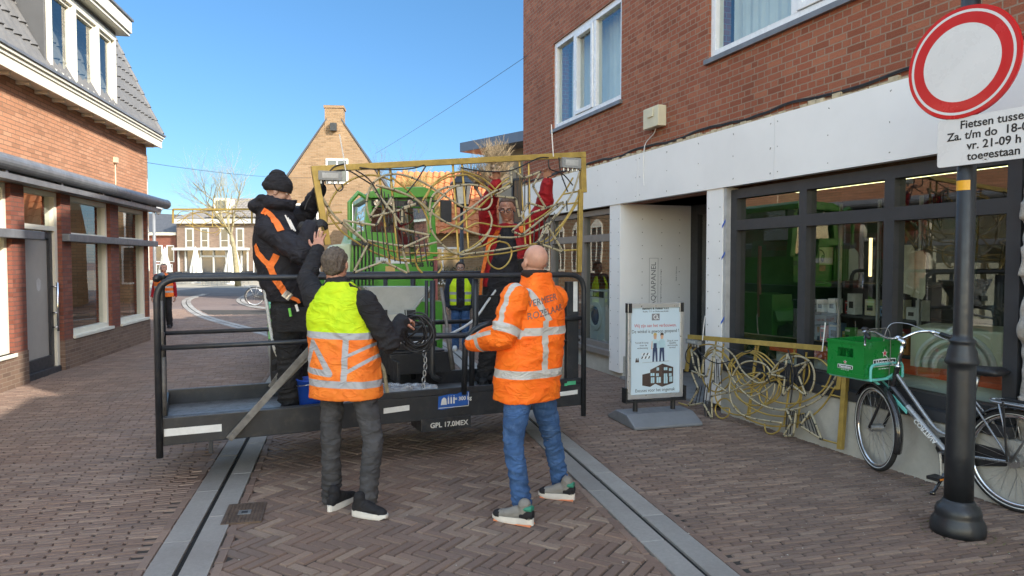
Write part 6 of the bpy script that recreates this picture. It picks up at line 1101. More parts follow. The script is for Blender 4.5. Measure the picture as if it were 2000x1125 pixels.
def human(label, base, J, f, hf, skin, hands=True, hup=Z, vox=.013, hs=1.0, group=None):
    root = thing('person', V(base), label, 'person', group); f = V(f).normalized(); b = MB(); mid = (J['hipL'] + J['hipR']) / 2; r = f.cross(Z)
    sh = (J['shL'] + J['shR']) / 2; ax = lambda t: ((J['hipR'] - J['hipL']).lerp(J['shR'] - J['shL'], t)).normalized()
    b.loft([(mid - Z * .06, ax(0) * .14, f * .1), (mid + Z * .05, ax(0) * .155, f * .105), (mid.lerp(sh, .4), ax(.4) * .14, f * .1), (mid.lerp(sh, .75), ax(.75) * .165, f * .11), (sh, ax(1) * .15, f * .08), (J['neck'], ax(1) * .06, f * .06)])
    for s in 'LR': b.limb([J['sh' + s], J['el' + s], J['wr' + s]], [.055, .041, .029]); b.limb([J['hip' + s], J['kn' + s], J['an' + s]], [.08, .056, .04]); b.limb([J['an' + s], J['heel' + s] * .6 + J['toe' + s] * .4 + Z * .05], [.04, .035])
    meshes = [remesh(b, vox, 3)]; hp, P, M = headprims(J['head'], hf, hup, hs); hp.limb([J['neck'] - Z * .04, P(0, -.03, -.13)], [.066, .058], 16); meshes.append(remesh(hp, .0048, 3))
    for s in 'LR':
        if hands and ('hand' + s) in J: meshes.append(remesh(handprims(J['wr' + s], *J['hand' + s]), .0034, 2))
    allm = MB()
    for me in meshes: allm.add([v.co for v in me.vertices], [list(p.vertices) for p in me.polygons]); bpy.data.meshes.remove(me)
    allm.use(skin); body = allm.build('body', None, root, smooth=True, fix=False); return root, P, M, body
def eyes(root, P, M, half=.4):
    IR_ = mat('iris', (.03, .03, .035), .2); BH = mat('brow_hair', (.09, .06, .045), .9)
    for sg in (-1, 1): e = MB().use(KW); e.ell(P(sg * .031, .0755, .003), (.0115, .0115, .0085 * half * 2), M, 12, 8); e.use(IR_); e.ell(P(sg * .031, .0835, .002), (.005, .0045, .005 * half * 2), M, 10, 6); e.build('eye', None, root, smooth=True)
    for sg in (-1, 1): b = MB().use(BH); b.tube([P(sg * .014, .0925, .022), P(sg * .032, .0925, .027), P(sg * .05, .083, .022)], .004, 6); b.build('eyebrow', None, root)
    l = MB().use(mat('lip', (.36, .14, .11), .45)); l.ell(P(0, .0905, -.061), (.021, .003, .0035), M, 12, 6); l.ell(P(0, .088, -.0715), (.018, .003, .0045), M, 12, 6); l.build('mouth', None, root, smooth=True)
def glasses(root, P, dark=False):
    g = MB().use(BLKP)
    for sg in (-1, 1):
        g.tube([P(sg * .033 + .024 * math.cos(a), .105 - .1 * abs(.024 * math.cos(a) * .3), .0 + .018 * math.sin(a)) for a in [2 * math.pi * k / 18 for k in range(18)]], .0026, 6, True); g.tube([P(sg * .057, .1, .004), P(sg * .082, .06, .006), P(sg * .084, -.01, .004)], .0022, 6)
    g.tube([P(-.009, .108, .003), P(.009, .108, .003)], .0024, 6); g.build('glasses', None, root, smooth=True)
def haircap(root, P, M, m, amp=.006, top=True, front=.02, low=-.045, sc=1.0):
    h = MB(); h.ell(P(0, -.02, .034), (.0845 * sc, .103 * sc, .0945 * sc), M, 30, 20); h.ell(P(0, -.055, -.01), (.074, .062, .06), M, 24, 14); me = remesh(h, .006, 3); bm = bmesh.new(); bm.from_mesh(me); c = P(0, 0, 0); r = M.col[0]; f = M.col[1]; u = M.col[2]
    kill = [v for v in bm.verts if ((v.co - c).dot(f) > front + .75 * max(0, ((v.co - c).dot(u) - .03)) and (v.co - c).dot(u) < .085) or (v.co - c).dot(u) < low or (((v.co - c).dot(u) < -.0) and (v.co - c).dot(f) > -.012)]
    bmesh.ops.delete(bm, geom=kill, context='VERTS'); bm.to_mesh(me); bm.free(); nn = [v.normal.copy() for v in me.vertices]
    for v, n in zip(me.vertices, nn): q = v.co; s_ = V(((q - c).dot(r) * 90, (q - c).dot(f) * 40, (q - c).dot(u) * 30)); v.co += n * (amp * (noise.noise(s_) + .6 * noise.noise(s_ * 2.3)))
    o = obj_from(root, 'hair', me, m); q = o.modifiers.new('t', 'SOLIDIFY'); q.thickness = .008; q.offset = -1; return o
def garment(root, name, mb, m, vox=.0095, sm=4, amp=.006, fq=(9, 9, 15), seed=0, focus=(), attrs=None):
    me = remesh(mb, vox, sm); wrinkle(me, amp, fq, seed, focus)
    for k, fn in (attrs or {}).items(): attr(me, k, fn)
    return obj_from(root, name, me, m)
def strap(root, name, target, px, w, m, parent=None, th=.004, lift=.006):   # webbing laid over a garment along a surveyed line
    o0 = ORG[root.name]; me = target.data; bv = BVHTree.FromPolygons([v.co + o0 for v in me.vertices], [list(p.vertices) for p in me.polygons]); pts = []
    P2 = []
    for (x0, y0), (x1, y1) in zip(px, px[1:]): P2 += [(x0 + (x1 - x0) * k / 5, y0 + (y1 - y0) * k / 5) for k in range(5)]
    for x, y in P2 + [px[-1]]:
        d = ray(x, y).normalized(); hit = bv.ray_cast(EYE, d)
        if hit[0] is not None: pts.append((hit[0], hit[1] if hit[1].dot(d) < 0 else -hit[1]))
    if len(pts) < 2: return None
    s = MB(); vs = []
    for i, (p, n) in enumerate(pts):
        t = (pts[min(i + 1, len(pts) - 1)][0] - pts[max(i - 1, 0)][0]).normalized(); c = t.cross(n).normalized()
        vs += [p + n * lift - c * w / 2, p + n * (lift + th) - c * w / 2, p + n * (lift + th) + c * w / 2, p + n * lift + c * w / 2]
    s.add(vs, [(4 * i + k, 4 * i + (k + 1) % 4, 4 * i + 4 + (k + 1) % 4, 4 * i + 4 + k) for i in range(len(pts) - 1) for k in range(4)] + [(0, 1, 2, 3), tuple(4 * len(pts) - 1 - k for k in range(4))]); return s.build(name, m, parent or root)
def trousers(root, J, m, f, hipw=.165, r=(.1, .075, .062), amp=.006, seed=0, name='trousers', stack=.6, bag=1.0, attrs=None):
    t = MB(); mid = (J['hipL'] + J['hipR']) / 2; ax = (J['hipR'] - J['hipL']).normalized(); ax = V((ax.x, ax.y, 0)).normalized(); f = ax.cross(Z) * -1
    t.loft([(mid + Z * .16, ax * (hipw - .01), f * .115), (mid + Z * .02, ax * (hipw + .012), f * .13), (mid - Z * .05, ax * hipw, f * .125), (mid - Z * .1, ax * (hipw - .03), f * .1)])
    fo = []
    for s in 'LR':
        an = J['an' + s] - Z * .03; kn = J['kn' + s]; hp_ = J['hip' + s] - Z * .04; t.limb([hp_, hp_.lerp(kn, .55), kn, kn.lerp(an, .5), an], [r[0], (r[0] + r[1]) / 2 + .003, r[1], (r[1] + r[2]) / 2 + .004, r[2]], 16); fo += [(an, .2, stack * 2), (kn, .15, .6), (hp_, .18, .5)]
    return garment(root, name, t, m, .0095, 4, amp * bag, (8, 8, 19), seed, fo, attrs)
G3 = lambda x, y, Y: at(x, y, Y)
# ---------------------------------------------------------------- man in the yellow and orange vest (back to us)
JA = dict(head=G3(656, 517, 4.86), neck=G3(661, 556, 4.85), shL=G3(616, 584, 4.87), shR=G3(713, 592, 4.82), elL=G3(600, 545, 5.1), wrL=G3(620, 490, 5.3), elR=G3(760, 668, 4.85), wrR=G3(782, 632, 5.05), hipL=G3(652, 735, 4.9), hipR=G3(706, 735, 4.82), knL=G3(646, 855, 4.83), anL=G3(648, 962, 4.88), knR=G3(729, 858, 4.76), anR=G3(716, 980, 4.68), heelL=gnd(643, 1000), toeL=gnd(692, 973), heelR=gnd(690, 1006), toeR=gnd(755, 1014))
JA['handL'] = (V((.05, .28, 1)), V((.1, 1, -.1)), 1, 14, 7, .1); JA['handR'] = (V((.5, .8, .25)), V((-.3, .2, -1)), -1, 55, 2, .6)
ra, PA, MA, ba = human('man seen from behind in yellow-over-orange reflective vest, one bare hand raised to the gold post', (JA['anL'] * .5 + JA['anR'] * .5) * V((1, 1, 0)).x if False else V((-1.08, 4.78, 0)), JA, (.12, 1, 0), (.12, 1, .12), SKIN_A)
haircap(ra, PA, MA, mat('hair_grey', (.10, .08, .064), .85, 0, .4, 60, .6, 160), .009, low=-.075)
BLKF = fabric('fleece_black', (.022, .022, .025), .9, .25, 200, .6); vf = V((.12, 1, 0)).normalized(); va = V((1, -.12, 0)).normalized()
s = MB(); s.limb([JA['shL'], JA['elL'], JA['wrL']], [.085, .068, .052]); s.limb([JA['shR'], JA['elR'], JA['wrR'] + (JA['wrR'] - JA['elR']).normalized() * .03], [.088, .074, .055]); s.loft([(G3(672, 690, 4.86), va * .2, vf * .14), (G3(660, 610, 4.86), va * .19, vf * .125), (G3(663, 570, 4.85), va * .15, vf * .09), (G3(661, 548, 4.85), va * .078, vf * .078), (G3(660, 541, 4.85), va * .074, vf * .074)])
garment(ra, 'sweater', s, BLKF, amp=.007, seed=3, focus=[(JA['elR'], .22, 1.6), (JA['elL'], .15, 1), (JA['wrR'], .12, .8)])
vc = G3(668, 660, 4.86); zb = lambda y: G3(668, y, 4.68).z
def vtape(p):
    q = p - vc; x = q.dot(va); dz = p.z + .035 * x; d = min(abs(dz - zb(657)) - .022, abs(dz - zb(751)) - .024)
    if zb(751) < dz < zb(657):
        d = min(d, abs(x - .085 + .03 * (zb(657) - dz)) - .02, abs(x + .34) - .02)
        if .07 < x: d = min(d, abs(dz - .6 * (x - .09) - zb(727)) - .014, abs(dz - .5 * (x - .09) - zb(696)) - .012)
        A_, B_, C_ = (-.15, zb(672)), (-.215, zb(727)), (-.02, zb(731)); 
        for (ax_, az), (bx_, bz) in ((A_, B_), (B_, C_), (C_, A_)):
            ex, ez_ = bx_ - ax_, bz - az; t = max(0, min(1, ((x - ax_) * ex + (dz - az) * ez_) / (ex * ex + ez_ * ez_))); d = min(d, math.hypot(x - ax_ - ex * t, dz - az - ez_ * t) - .021)
    return d
s = MB(); rings = [(G3(677, 773, 4.86), .25, .19), (G3(676, 735, 4.86), .25, .19), (G3(673, 700, 4.86), .24, .178), (G3(667, 660, 4.86), .226, .165), (G3(659, 615, 4.86), .205, .15), (G3(660, 585, 4.85), .18, .125), (G3(663, 564, 4.85), .125, .1), (G3(662, 551, 4.85), .085, .085)]
s.loft([(c, va * a, vf * b) for c, a, b in rings], 28, 2.5)
VESTM = bandmat('vest_yellow_orange', dict(base=(.52, .72, .012), zone=(.80, .19, .025), tape=(.36, .37, .39)))
vest = garment(ra, 'vest', s, VESTM, .0085, 3, .0075, (6, 6, 10), 5, [(G3(640, 690, 4.7), .25, .5)], dict(zone=lambda p: p.z + .035 * (p - vc).dot(va) - zb(660), tape=vtape))
JEANB = fabric('jeans_black', (.055, .055, .058), .85, .35, 500, .4); trousers(ra, JA, JEANB, vf, hipw=.148, r=(.084, .066, .056), amp=.0075, seed=1, stack=1.4)
SOLW = mat('sole_white', (.62, .6, .55), .6, 0, .08, 12); SHB = fabric('shoe_black', (.018, .018, .02), .8)
shoe(ra, JA['heelL'], JA['toeL'], SHB, SOLW); shoe(ra, JA['heelR'], JA['toeR'], SHB, SOLW)
# coil of black cable in his right hand
s = MB(); cc = at(812, 648, 5.25); r = random.Random(2)
for k in range(11):
    rr = .105 + r.uniform(-.018, .012); o = V((r.uniform(-.03, .03), r.uniform(-.03, .03), r.uniform(-.03, .02))); ph = r.uniform(0, 6); s.tube([cc + o + V((rr * math.cos(a), .05 * math.sin(a + ph) * .6, rr * 1.12 * math.sin(a))) for a in [2 * math.pi * i / 30 for i in range(30)]], .0065, 6, True)
s.tube(spline([cc + V((-.06, 0, -.05)), cc + V((.0, -.02, .0)), cc + V((.08, 0, .08))], 5), .008, 6); tag(s.build('cable_coil', BLKP, None, smooth=True, org=cc), 'coil of black cable held by the man in the yellow-orange vest', 'cable coil')
# ---------------------------------------------------------------- bald man in the orange jacket
fb_ = V((-.62, .78, 0)).normalized(); ab_ = fb_.cross(Z).normalized()
JB = dict(head=G3(1044, 512, 4.78), neck=G3(1050, 548, 4.78), shL=G3(1006, 582, 4.62), shR=G3(1082, 584, 4.93), elL=G3(984, 655, 4.55), wrL=G3(930, 668, 4.78), elR=G3(1040, 655, 5.2), wrR=G3(975, 650, 5.25), hipL=G3(1014, 742, 4.66), hipR=G3(1056, 742, 4.84), knL=G3(1002, 868, 4.6), anL=G3(1022, 985, 4.62), knR=G3(1077, 852, 4.98), anR=G3(1098, 944, 5.12), heelL=gnd(1040, 1026), toeL=gnd(965, 1012), heelR=gnd(1121, 976), toeR=gnd(1054, 968))
JB['handL'] = (V((-.6, .75, .1)), V((.4, .5, -.7)), -1, 45, 2, .6); JB['handR'] = (V((-.7, .6, 0)), V((.3, .3, -.8)), 1, 40, 2, .5)
rb, PBh, MBh, bb = human('bald man in bright orange reflective jacket and blue jeans reaching to the basket gate', V((.15, 4.78, 0)), JB, fb_, (-.5, .85, .12), SKIN_B)
s = MB(); s.limb([JB['shL'], JB['elL'], JB['wrL'] + (JB['wrL'] - JB['elL']).normalized() * .02], [.096, .084, .064]); s.limb([JB['shR'], JB['elR'], JB['wrR']], [.096, .082, .06])
s.loft([(G3(1028, 778, 4.76), ab_ * .235, fb_ * .18), (G3(1030, 735, 4.76), ab_ * .238, fb_ * .185), (G3(1036, 680, 4.77), ab_ * .235, fb_ * .18), (G3(1044, 620, 4.78), ab_ * .23, fb_ * .165), (G3(1047, 580, 4.78), ab_ * .2, fb_ * .13), (G3(1049, 560, 4.78), ab_ * .13, fb_ * .105), (G3(1049, 545, 4.78), ab_ * .1, fb_ * .098), (G3(1047, 533, 4.78), ab_ * .096, fb_ * .096)], 28, 2.4)
jc = G3(1038, 660, 4.77); zj = lambda y: G3(1038, y, 4.6).z; 
def jtape(p):
    q = p - jc; x = q.dot(ab_); da, ta = dist_seg(p, JB['shL'], JB['elL']); df, tf = dist_seg(p, JB['elL'], JB['wrL']); d2, t2 = dist_seg(p, JB['shR'], JB['elR']); dt = abs(x) + .02
    out = q.dot(ab_) < -.19 or min(da, df) < .1
    if min(da, df) < .115 and (q.dot(ab_) < -.13 or df < .1):
        if df < da: L_ = (JB['wrL'] - JB['elL']).length; return min(abs(tf * L_ - L_ * .72) - .02, abs((p - JB['elL'].lerp(JB['wrL'], tf)).dot(Z) - .03) - .014 if tf > .1 else 1)
        L_ = (JB['elL'] - JB['shL']).length; return min(abs(ta * L_ - L_ * .86) - .03, abs((p - JB['shL'].lerp(JB['elL'], ta)).dot(fb_) + .03) - .018 if ta < .8 else 1)
    z = p.z; d = min(abs(z - zj(648)) - .026, abs(z - zj(731)) - .027)
    if z > zj(731): d = min(d, abs(x + .03 + .0 * z) - .024) if z < zj(640) else d
    if z > zj(648): d = min(d, abs(x + .02 + .62 * (z - zj(612))) - .028 if z > zj(628) else abs(x + .02) - .026, abs(x + .23 - .75 * (z - zj(560))) - .02 if z > zj(600) else 1)
    return d
ORM = bandmat('jacket_orange', dict(base=(.90, .16, .012), tape=(.47, .46, .43)))
jk = garment(rb, 'jacket', s, ORM, .0088, 3, .0085, (6, 6, 11), 9, [(JB['elL'], .22, 1.5), (G3(1060, 690, 4.6), .25, .7), (G3(1010, 620, 4.5), .15, .8)], dict(tape=jtape))
s = MB(); s.loft([(G3(1048, 548, 4.78), ab_ * .082, fb_ * .082), (G3(1045, 536, 4.77), ab_ * .09, fb_ * .09), (G3(1044, 528, 4.77), ab_ * .078, fb_ * .08)]); garment(rb, 'collar', s, fabric('collar_brown', (.03, .022, .02), .9), .009, 3, .006)
o0 = ORG[rb.name]; bvj = BVHTree.FromPolygons([v.co + o0 for v in jk.data.vertices], [list(p.vertices) for p in jk.data.polygons])
tx = MB().use(mat('tape_lettering', (.10, .095, .1), .5)); LFr = Fr(G3(1082, 596, 4.5), (ab_ * .8 + V((.05, -.2, 0))), None)
for line, (dx, dy), sz, sh_ in (('VERMEER', (0, .02), .062, .25), ('ROZELAAR', (.02, -.055), .062, .25)):
    t = MB(); t.text(line, WF, sz, 0, sx=.92)
    t.v = [LFr.p(v.x + dx, v.z + dy + .2 * v.x, 0) for v in t.v]; vv = []
    for v in t.v:
        h_ = bvj.ray_cast(v - LFr.n * -.3, -LFr.n); h_ = h_ if h_[0] is not None else bvj.find_nearest(v); vv.append(h_[0] + LFr.n * .004)
    tx.add(vv, t.f)
tx.build('lettering', None, jk, fix=False)
JEAN = fabric('jeans_blue', (.042, .095, .22), .85, .35, dirt=.4, dcol=(.17, .26, .40)); trousers(rb, JB, JEAN, fb_, r=(.094, .064, .053), amp=.0075, seed=4, stack=1.4)
SHG = fabric('shoe_grey', (.22, .21, .19), .8); SHG2 = mat('sole_white_orange', (.62, .58, .52), .6)
for s_ in 'LR':
    so_ = shoe(rb, JB['heel' + s_], JB['toe' + s_], SHG, SHG2); h, t = JB['heel' + s_], JB['toe' + s_]; fd = (t - h).normalized(); rr = fd.cross(Z); L_ = (t - h).length
    q = MB().use(SHB); q.loft([(h + fd * (k * L_) + Z * z, rr * a, Z * b) for k, a, b, z in ((-.015, .024, .028, .066), (.1, .039, .038, .068), (.2, .0405, .034, .066), (.28, .04, .02, .058))], 16); q.loft([(h + fd * (k * L_) + Z * z, rr * a, Z * b) for k, a, b, z in ((.8, .0455, .0265, .043), (.9, .041, .0245, .041), (.985, .026, .02, .037))], 16); q.use(mat('shoe_green', (.03, .2, .13), .7)); q.loft([(h + fd * (k * L_) + Z * z, rr * a, Z * b) for k, a, b, z in ((.0, .026, .018, .105), (.12, .042, .022, .108), (.22, .04, .02, .105))], 14); q.use(mat('outsole_orange', (.75, .24, .1), .6)); q.prism(Fr(h, fd, Z, rr), [(.0, -.036), (L_ * .5, -.042), (L_ * .95, -.038), (L_, 0), (L_ * .95, .038), (L_ * .5, .042), (0, .036)], -.002, .006); q.build('overlay', None, so_, smooth=False)
# ---------------------------------------------------------------- worker with the beanie in the basket
fc = V((.95, .3, 0)).normalized(); ac = fc.cross(Z).normalized(); fl0 = .43; FZ = lambda x, Y: V((at(x, 508, Y).x, Y, fl0))
JC = dict(head=G3(543, 375, 6.0), neck=G3(533, 408, 6.0), shR=G3(527, 446, 5.82), shL=G3(557, 432, 6.18), elR=G3(590, 497, 5.62), wrR=G3(607, 440, 5.72), elL=G3(598, 418, 6.25), wrL=G3(624, 370, 6.04), hipR=G3(556, 598, 5.92), hipL=G3(578, 596, 6.1), knR=G3(566, 695, 5.86), anR=G3(567, 774, 5.9), knL=G3(588, 690, 6.1), anL=G3(594, 770, 6.12), heelR=FZ(553, 5.9), toeR=FZ(613, 5.98), heelL=FZ(580, 6.12), toeL=FZ(638, 6.2))
JC['handR'] = (V((.85, .3, .25)), V((.35, .75, -.45)), 1, 72, 1, .6); JC['handL'] = (V((.25, -.3, .9)), V((.5, .7, -.1)), 1, 55, 2, .5)
rcx, PC, MC, bc = human('worker in black padded jacket and black beanie with orange harness, gripping the gold post', V((at(575, 508, 6.0).x, 6.0, fl0)), JC, fc, (.96, .18, -.28), SKIN_C)
BLKJ = fabric('softshell_black', (.02, .02, .026), .75, .3, 350, .4); BEAN = mat('beanie_knit', (.014, .014, .018), .95, 0, .3, 30, .8, 260, .004)
s = MB(); s.ell(PC(0, -.012, .055), (.099, .12, .1), MC, 26, 16); s.ell(PC(0, -.018, .03), (.103, .125, .06), MC, 26, 14); s.ell(PC(0, -.035, .125), (.062, .072, .06), MC, 20, 12); me = remesh(s, .006, 4); bm = bmesh.new(); bm.from_mesh(me); c = PC(0, 0, 0); bmesh.ops.delete(bm, geom=[v for v in bm.verts if (v.co - c).dot(MC.col[2]) < .0 + .16 * (v.co - c).dot(MC.col[1])], context='VERTS'); bm.to_mesh(me); bm.free(); wrinkle(me, .004, (14, 14, 40), 3); bo = obj_from(rcx, 'beanie', me, BEAN); q = bo.modifiers.new('t', 'SOLIDIFY'); q.thickness = .01; q.offset = -1
eyes(rcx, PC, MC, .35)
s = MB(); s.limb([JC['shR'], JC['elR'], JC['wrR'] - (JC['wrR'] - JC['elR']).normalized() * .02], [.105, .088, .062]); s.limb([JC['shL'], JC['elL'], JC['wrL']], [.1, .08, .058])
s.loft([(G3(560, 588, 6.0), ac * .2, fc * .165), (G3(556, 560, 6.0), ac * .215, fc * .19), (G3(546, 510, 6.0), ac * .22, fc * .205), (G3(541, 465, 6.0), ac * .22, fc * .195), (G3(540, 430, 6.0), ac * .19, fc * .16), (G3(536, 412, 6.0), ac * .13, fc * .14), (G3(541, 396, 6.0), ac * .115, fc * .155), (G3(543, 391, 6.0), ac * .11, fc * .15)], 26, 2.3)
s.ell(G3(515, 404, 6.0), (.13, .16, .07)); s.limb([G3(500, 402, 5.95), G3(512, 392, 5.9), G3(540, 398, 5.88), G3(566, 402, 5.95)], [.045, .05, .05, .04])
jkc = garment(rcx, 'jacket', s, BLKJ, .0095, 4, .0095, (6, 6, 10), 2, [(JC['elR'], .25, 1.4), (G3(535, 405, 5.9), .2, 1.0), (JC['shR'], .2, .6)])
GLV = mat('glove_black', (.02, .02, .021), .75, 0, .2, 20, .5, 150)
for s_ in 'LR':
    m_ = MB(); hp = handprims(JC['wr' + s_], *JC['hand' + s_]); k = JC['wr' + s_]; m_.v = [v + (v - k) * .0 for v in hp.v]; m_.f = hp.f; m_.m = hp.m; m_.limb([k - JC['hand' + s_][0].normalized() * .06, k + JC['hand' + s_][0].normalized() * .02], [.043, .036], 14); me = remesh(m_, .0038, 1); 
    for v in me.vertices: v.co += v.normal * .0042
    obj_from(rcx, 'glove', me, GLV)
HARN = mat('webbing_orange', (.88, .2, .03), .7, 0, .08, 30, .5, 300)
for pxs, w_ in (([(513, 411), (527, 420), (540, 436), (549, 452)], .055), ([(500, 478), (505, 495), (516, 508), (532, 523)], .045), ([(540, 497), (533, 512), (526, 525)], .055), ([(524, 512), (530, 525), (538, 545), (550, 562), (560, 577)], .055), ([(566, 580), (580, 586), (590, 596)], .03)): strap(rcx, 'harness_strap', jkc, pxs, w_, HARN)
strap(rcx, 'harness_buckle', jkc, [(556, 572), (567, 581)], .062, STEEL, lift=.012, th=.006)
PENW = MB()
for dx in (0, 5, 9): PENW.tube([G3(557 + dx, 420 + dx, 5.72), G3(570 + dx * .8, 448 + dx * .4, 5.72)], .006, 6)
PENW.build('cable_ties', WHITE, rcx)
WTR = fabric('work_trousers_black', (.02, .02, .022), .85, .3, 350, .4); tc = trousers(rcx, JC, WTR, fc, hipw=.17, r=(.115, .1, .09), amp=.01, seed=6, stack=1.0)
s = MB().use(WTR); pk = G3(572, 625, 5.72); s.box(Fr(pk, (.97, .25, 0)), -.13, .13, -.1, .1, -.05, .02); me = remesh(s, .012, 6); obj_from(rcx, 'holster_pocket', me, WTR)
s = MB().use(mat('pen_green', (.15, .55, .08), .4)); s.tube([G3(565, 602, 5.66), G3(568, 618, 5.66)], .011, 8); s.use(WHITE); s.tube([G3(578, 595, 5.66), G3(582, 608, 5.66)], .011, 8); s.build('pens', None, rcx)
for s_ in 'LR': shoe(rcx, JC['heel' + s_], JC['toe' + s_], SHB, BLKP)
# ---------------------------------------------------------------- worker in the red jacket facing us
fd_ = V((-.12, -1, 0)).normalized(); ad = fd_.cross(Z).normalized()
FZ2 = lambda x, Y: V((at(x, 508, Y).x, Y, fl0))
JD = dict(head=G3(990, 408, 7.2), neck=G3(992, 440, 7.24), shR=G3(955, 464, 7.28), shL=G3(1033, 458, 7.24), elR=G3(952, 400, 7.02), wrR=G3(969, 353, 6.78), elL=G3(1064, 398, 7.06), wrL=G3(1069, 352, 6.93), hipR=G3(967, 582, 7.3), hipL=G3(1003, 582, 7.3), knR=G3(958, 668, 7.2), anR=G3(946, 738, 7.22), knL=G3(1006, 668, 7.25), anL=G3(1008, 738, 7.3), heelR=FZ2(950, 7.3), toeR=FZ2(941, 7.05), heelL=FZ2(1008, 7.38), toeL=FZ2(1012, 7.1))
JD['handR'] = (V((.05, -.75, .8)), V((.1, -.75, -.7)), -1, 40, 3, .4); JD['handL'] = (V((.0, -.6, .9)), V((-.1, -.8, -.5)), 1, 32, 5, .4)
rd, PD, MD, bd = human('worker with glasses in red jacket and black bib overalls holding the ornament top bar overhead', V((at(985, 508, 7.25).x, 7.25, fl0)), JD, fd_, (-.12, -1, -.3), SKIN_B)
eyes(rd, PD, MD, .3); glasses(rd, PD); haircap(rd, PD, MD, mat('hair_short_brown', (.13, .085, .06), .9, 0, .3, 60, .5, 200), .002, sc=.985, front=.0, low=-.03)
RED = fabric('jacket_red', (.32, .012, .02), .8, .2, 300, .4); s = MB(); s.limb([JD['shR'], JD['elR'], JD['wrR'] - Z * .03], [.1, .083, .058]); s.limb([JD['shL'], JD['elL'], JD['wrL'] - Z * .03], [.1, .083, .058]); s.loft([(G3(985, 600, 7.3), ad * .22, fd_ * .15), (G3(986, 540, 7.28), ad * .225, fd_ * .16), (G3(992, 480, 7.26), ad * .22, fd_ * .15), (G3(993, 452, 7.25), ad * .17, fd_ * .12), (G3(992, 437, 7.25), ad * .085, fd_ * .085)], 24); jd_ = garment(rd, 'jacket', s, bandmat('jacket_red_black', dict(base=(.02, .02, .023), zone=(.34, .014, .022), tape=(.02, .02, .02))), .0105, 4, .009, (6, 6, 10), 8, [(JD['elR'], .2, 1), (JD['elL'], .2, 1)], dict(tape=lambda p: 1.0, zone=lambda p: (at(990, 505, 7.2).z - p.z) if (p - G3(990, 500, 7.2)).dot(ad) < .12 else (at(990, 560, 7.2).z - p.z)))
s = MB(); s.loft([(G3(985, 596, 7.29), ad * .2, fd_ * .165), (G3(985, 545, 7.24), ad * .17, fd_ * .175), (G3(988, 505, 7.2), ad * .14, fd_ * .15), (G3(990, 468, 7.17), ad * .10, fd_ * .09), (G3(991, 444, 7.17), ad * .055, fd_ * .06)], 22); garment(rd, 'bib', s, BLKJ, .0105, 4, .008, seed=4)
tD = trousers(rd, JD, WTR, fd_, r=(.112, .095, .085), amp=.009, seed=3)
bibo = [o for o in rd.children if o.name.startswith('bib')][0]
for pxs in ([(968, 448), (958, 480), (952, 510), (946, 540), (944, 575), (946, 600)], [(1016, 442), (1019, 456)]): strap(rd, 'harness_strap', jd_, pxs, .055, HARN, lift=.03)
s = MB().use(WTR); s.box(Fr(G3(950, 600, 7.05), (1, -.1, 0)), -.12, .12, -.12, .12, -.05, .03); s.use(mat('tool_green', (.2, .6, .1), .4)); s.tube([G3(948, 585, 7.0), G3(956, 572, 7.0)], .01, 6); s.build('tool_pouch', None, rd, bev=.02)
for s_ in 'LR': shoe(rd, JD['heel' + s_], JD['toe' + s_], SHB, BLKP)
# ---------------------------------------------------------------- young man with open yellow vest, and the man walking in orange
def standing(base, h, f, stride=0.0, arms=(.05, .05)):
    B = V(base); f = V(f).normalized(); r = f.cross(Z); k = h / 1.75; q = lambda x, y, z: B + (r * x + f * y + Z * z) * k
    J = dict(head=q(0, .03, 1.63), neck=q(0, 0, 1.48), hipR=q(.09, 0, .93), hipL=q(-.09, 0, .93), knR=q(.1, .03 + stride * .5, .5), knL=q(-.1, .03 - stride * .3, .5), anR=q(.1, stride, .09), anL=q(-.1, -stride, .1), heelR=q(.1, stride - .07, 0), toeR=q(.12, stride + .2, 0), heelL=q(-.1, -stride - .07, 0), toeL=q(-.12, -stride + .2, 0), shR=q(.19, 0, 1.42), shL=q(-.19, 0, 1.42), elR=q(.26, -.02, 1.13), elL=q(-.26, -.02, 1.13), wrR=q(.27, arms[0], .88), wrL=q(-.27, arms[1], .88))
    J['handR'] = (V(f * .25 - Z), -r, 1 , 25, 2, .3); J['handL'] = (V(f * .25 - Z), r, -1, 25, 2, .3); return J, r, f, q
def torso(q_, r, f, w_, d, k, lo=.8): return [(q_(0, 0, lo), r * (w_ * k), f * (d * k)), (q_(0, 0, 1.05), r * (w_ * k), f * (d * k)), (q_(0, 0, 1.28), r * (w_ * 1.05 * k), f * (d * k)), (q_(0, 0, 1.42), r * (w_ * .85 * k), f * (d * .75 * k)), (q_(0, 0, 1.5), r * (.08 * k), f * (.08 * k))]
eb = at(899, 508, 13.3); eb.z = 0; JE, re_, fe, qe = standing(eb, 1.66, (.08, -1, 0)); ke = 1.66 / 1.75
rE, PE, ME_, bE = human('young man with glasses in open yellow vest and jeans standing beside the telehandler', eb, JE, fe, (.08, -1, 0), SKIN_C, hs=.97)
eyes(rE, PE, ME_); glasses(rE, PE); haircap(rE, PE, ME_, mat('hair_dark', (.03, .022, .018), .85, 0, .3, 60, .6, 160), .006, sc=1.05)
NAVY = fabric('jacket_navy', (.025, .032, .05), .8, .2); s = MB(); s.limb([JE['shR'], JE['elR'], JE['wrR']], [.085, .072, .055]); s.limb([JE['shL'], JE['elL'], JE['wrL']], [.085, .072, .055]); s.loft(torso(qe, re_, fe, .21, .14, ke)); garment(rE, 'jacket', s, NAVY, .012, 4, .007, seed=2)
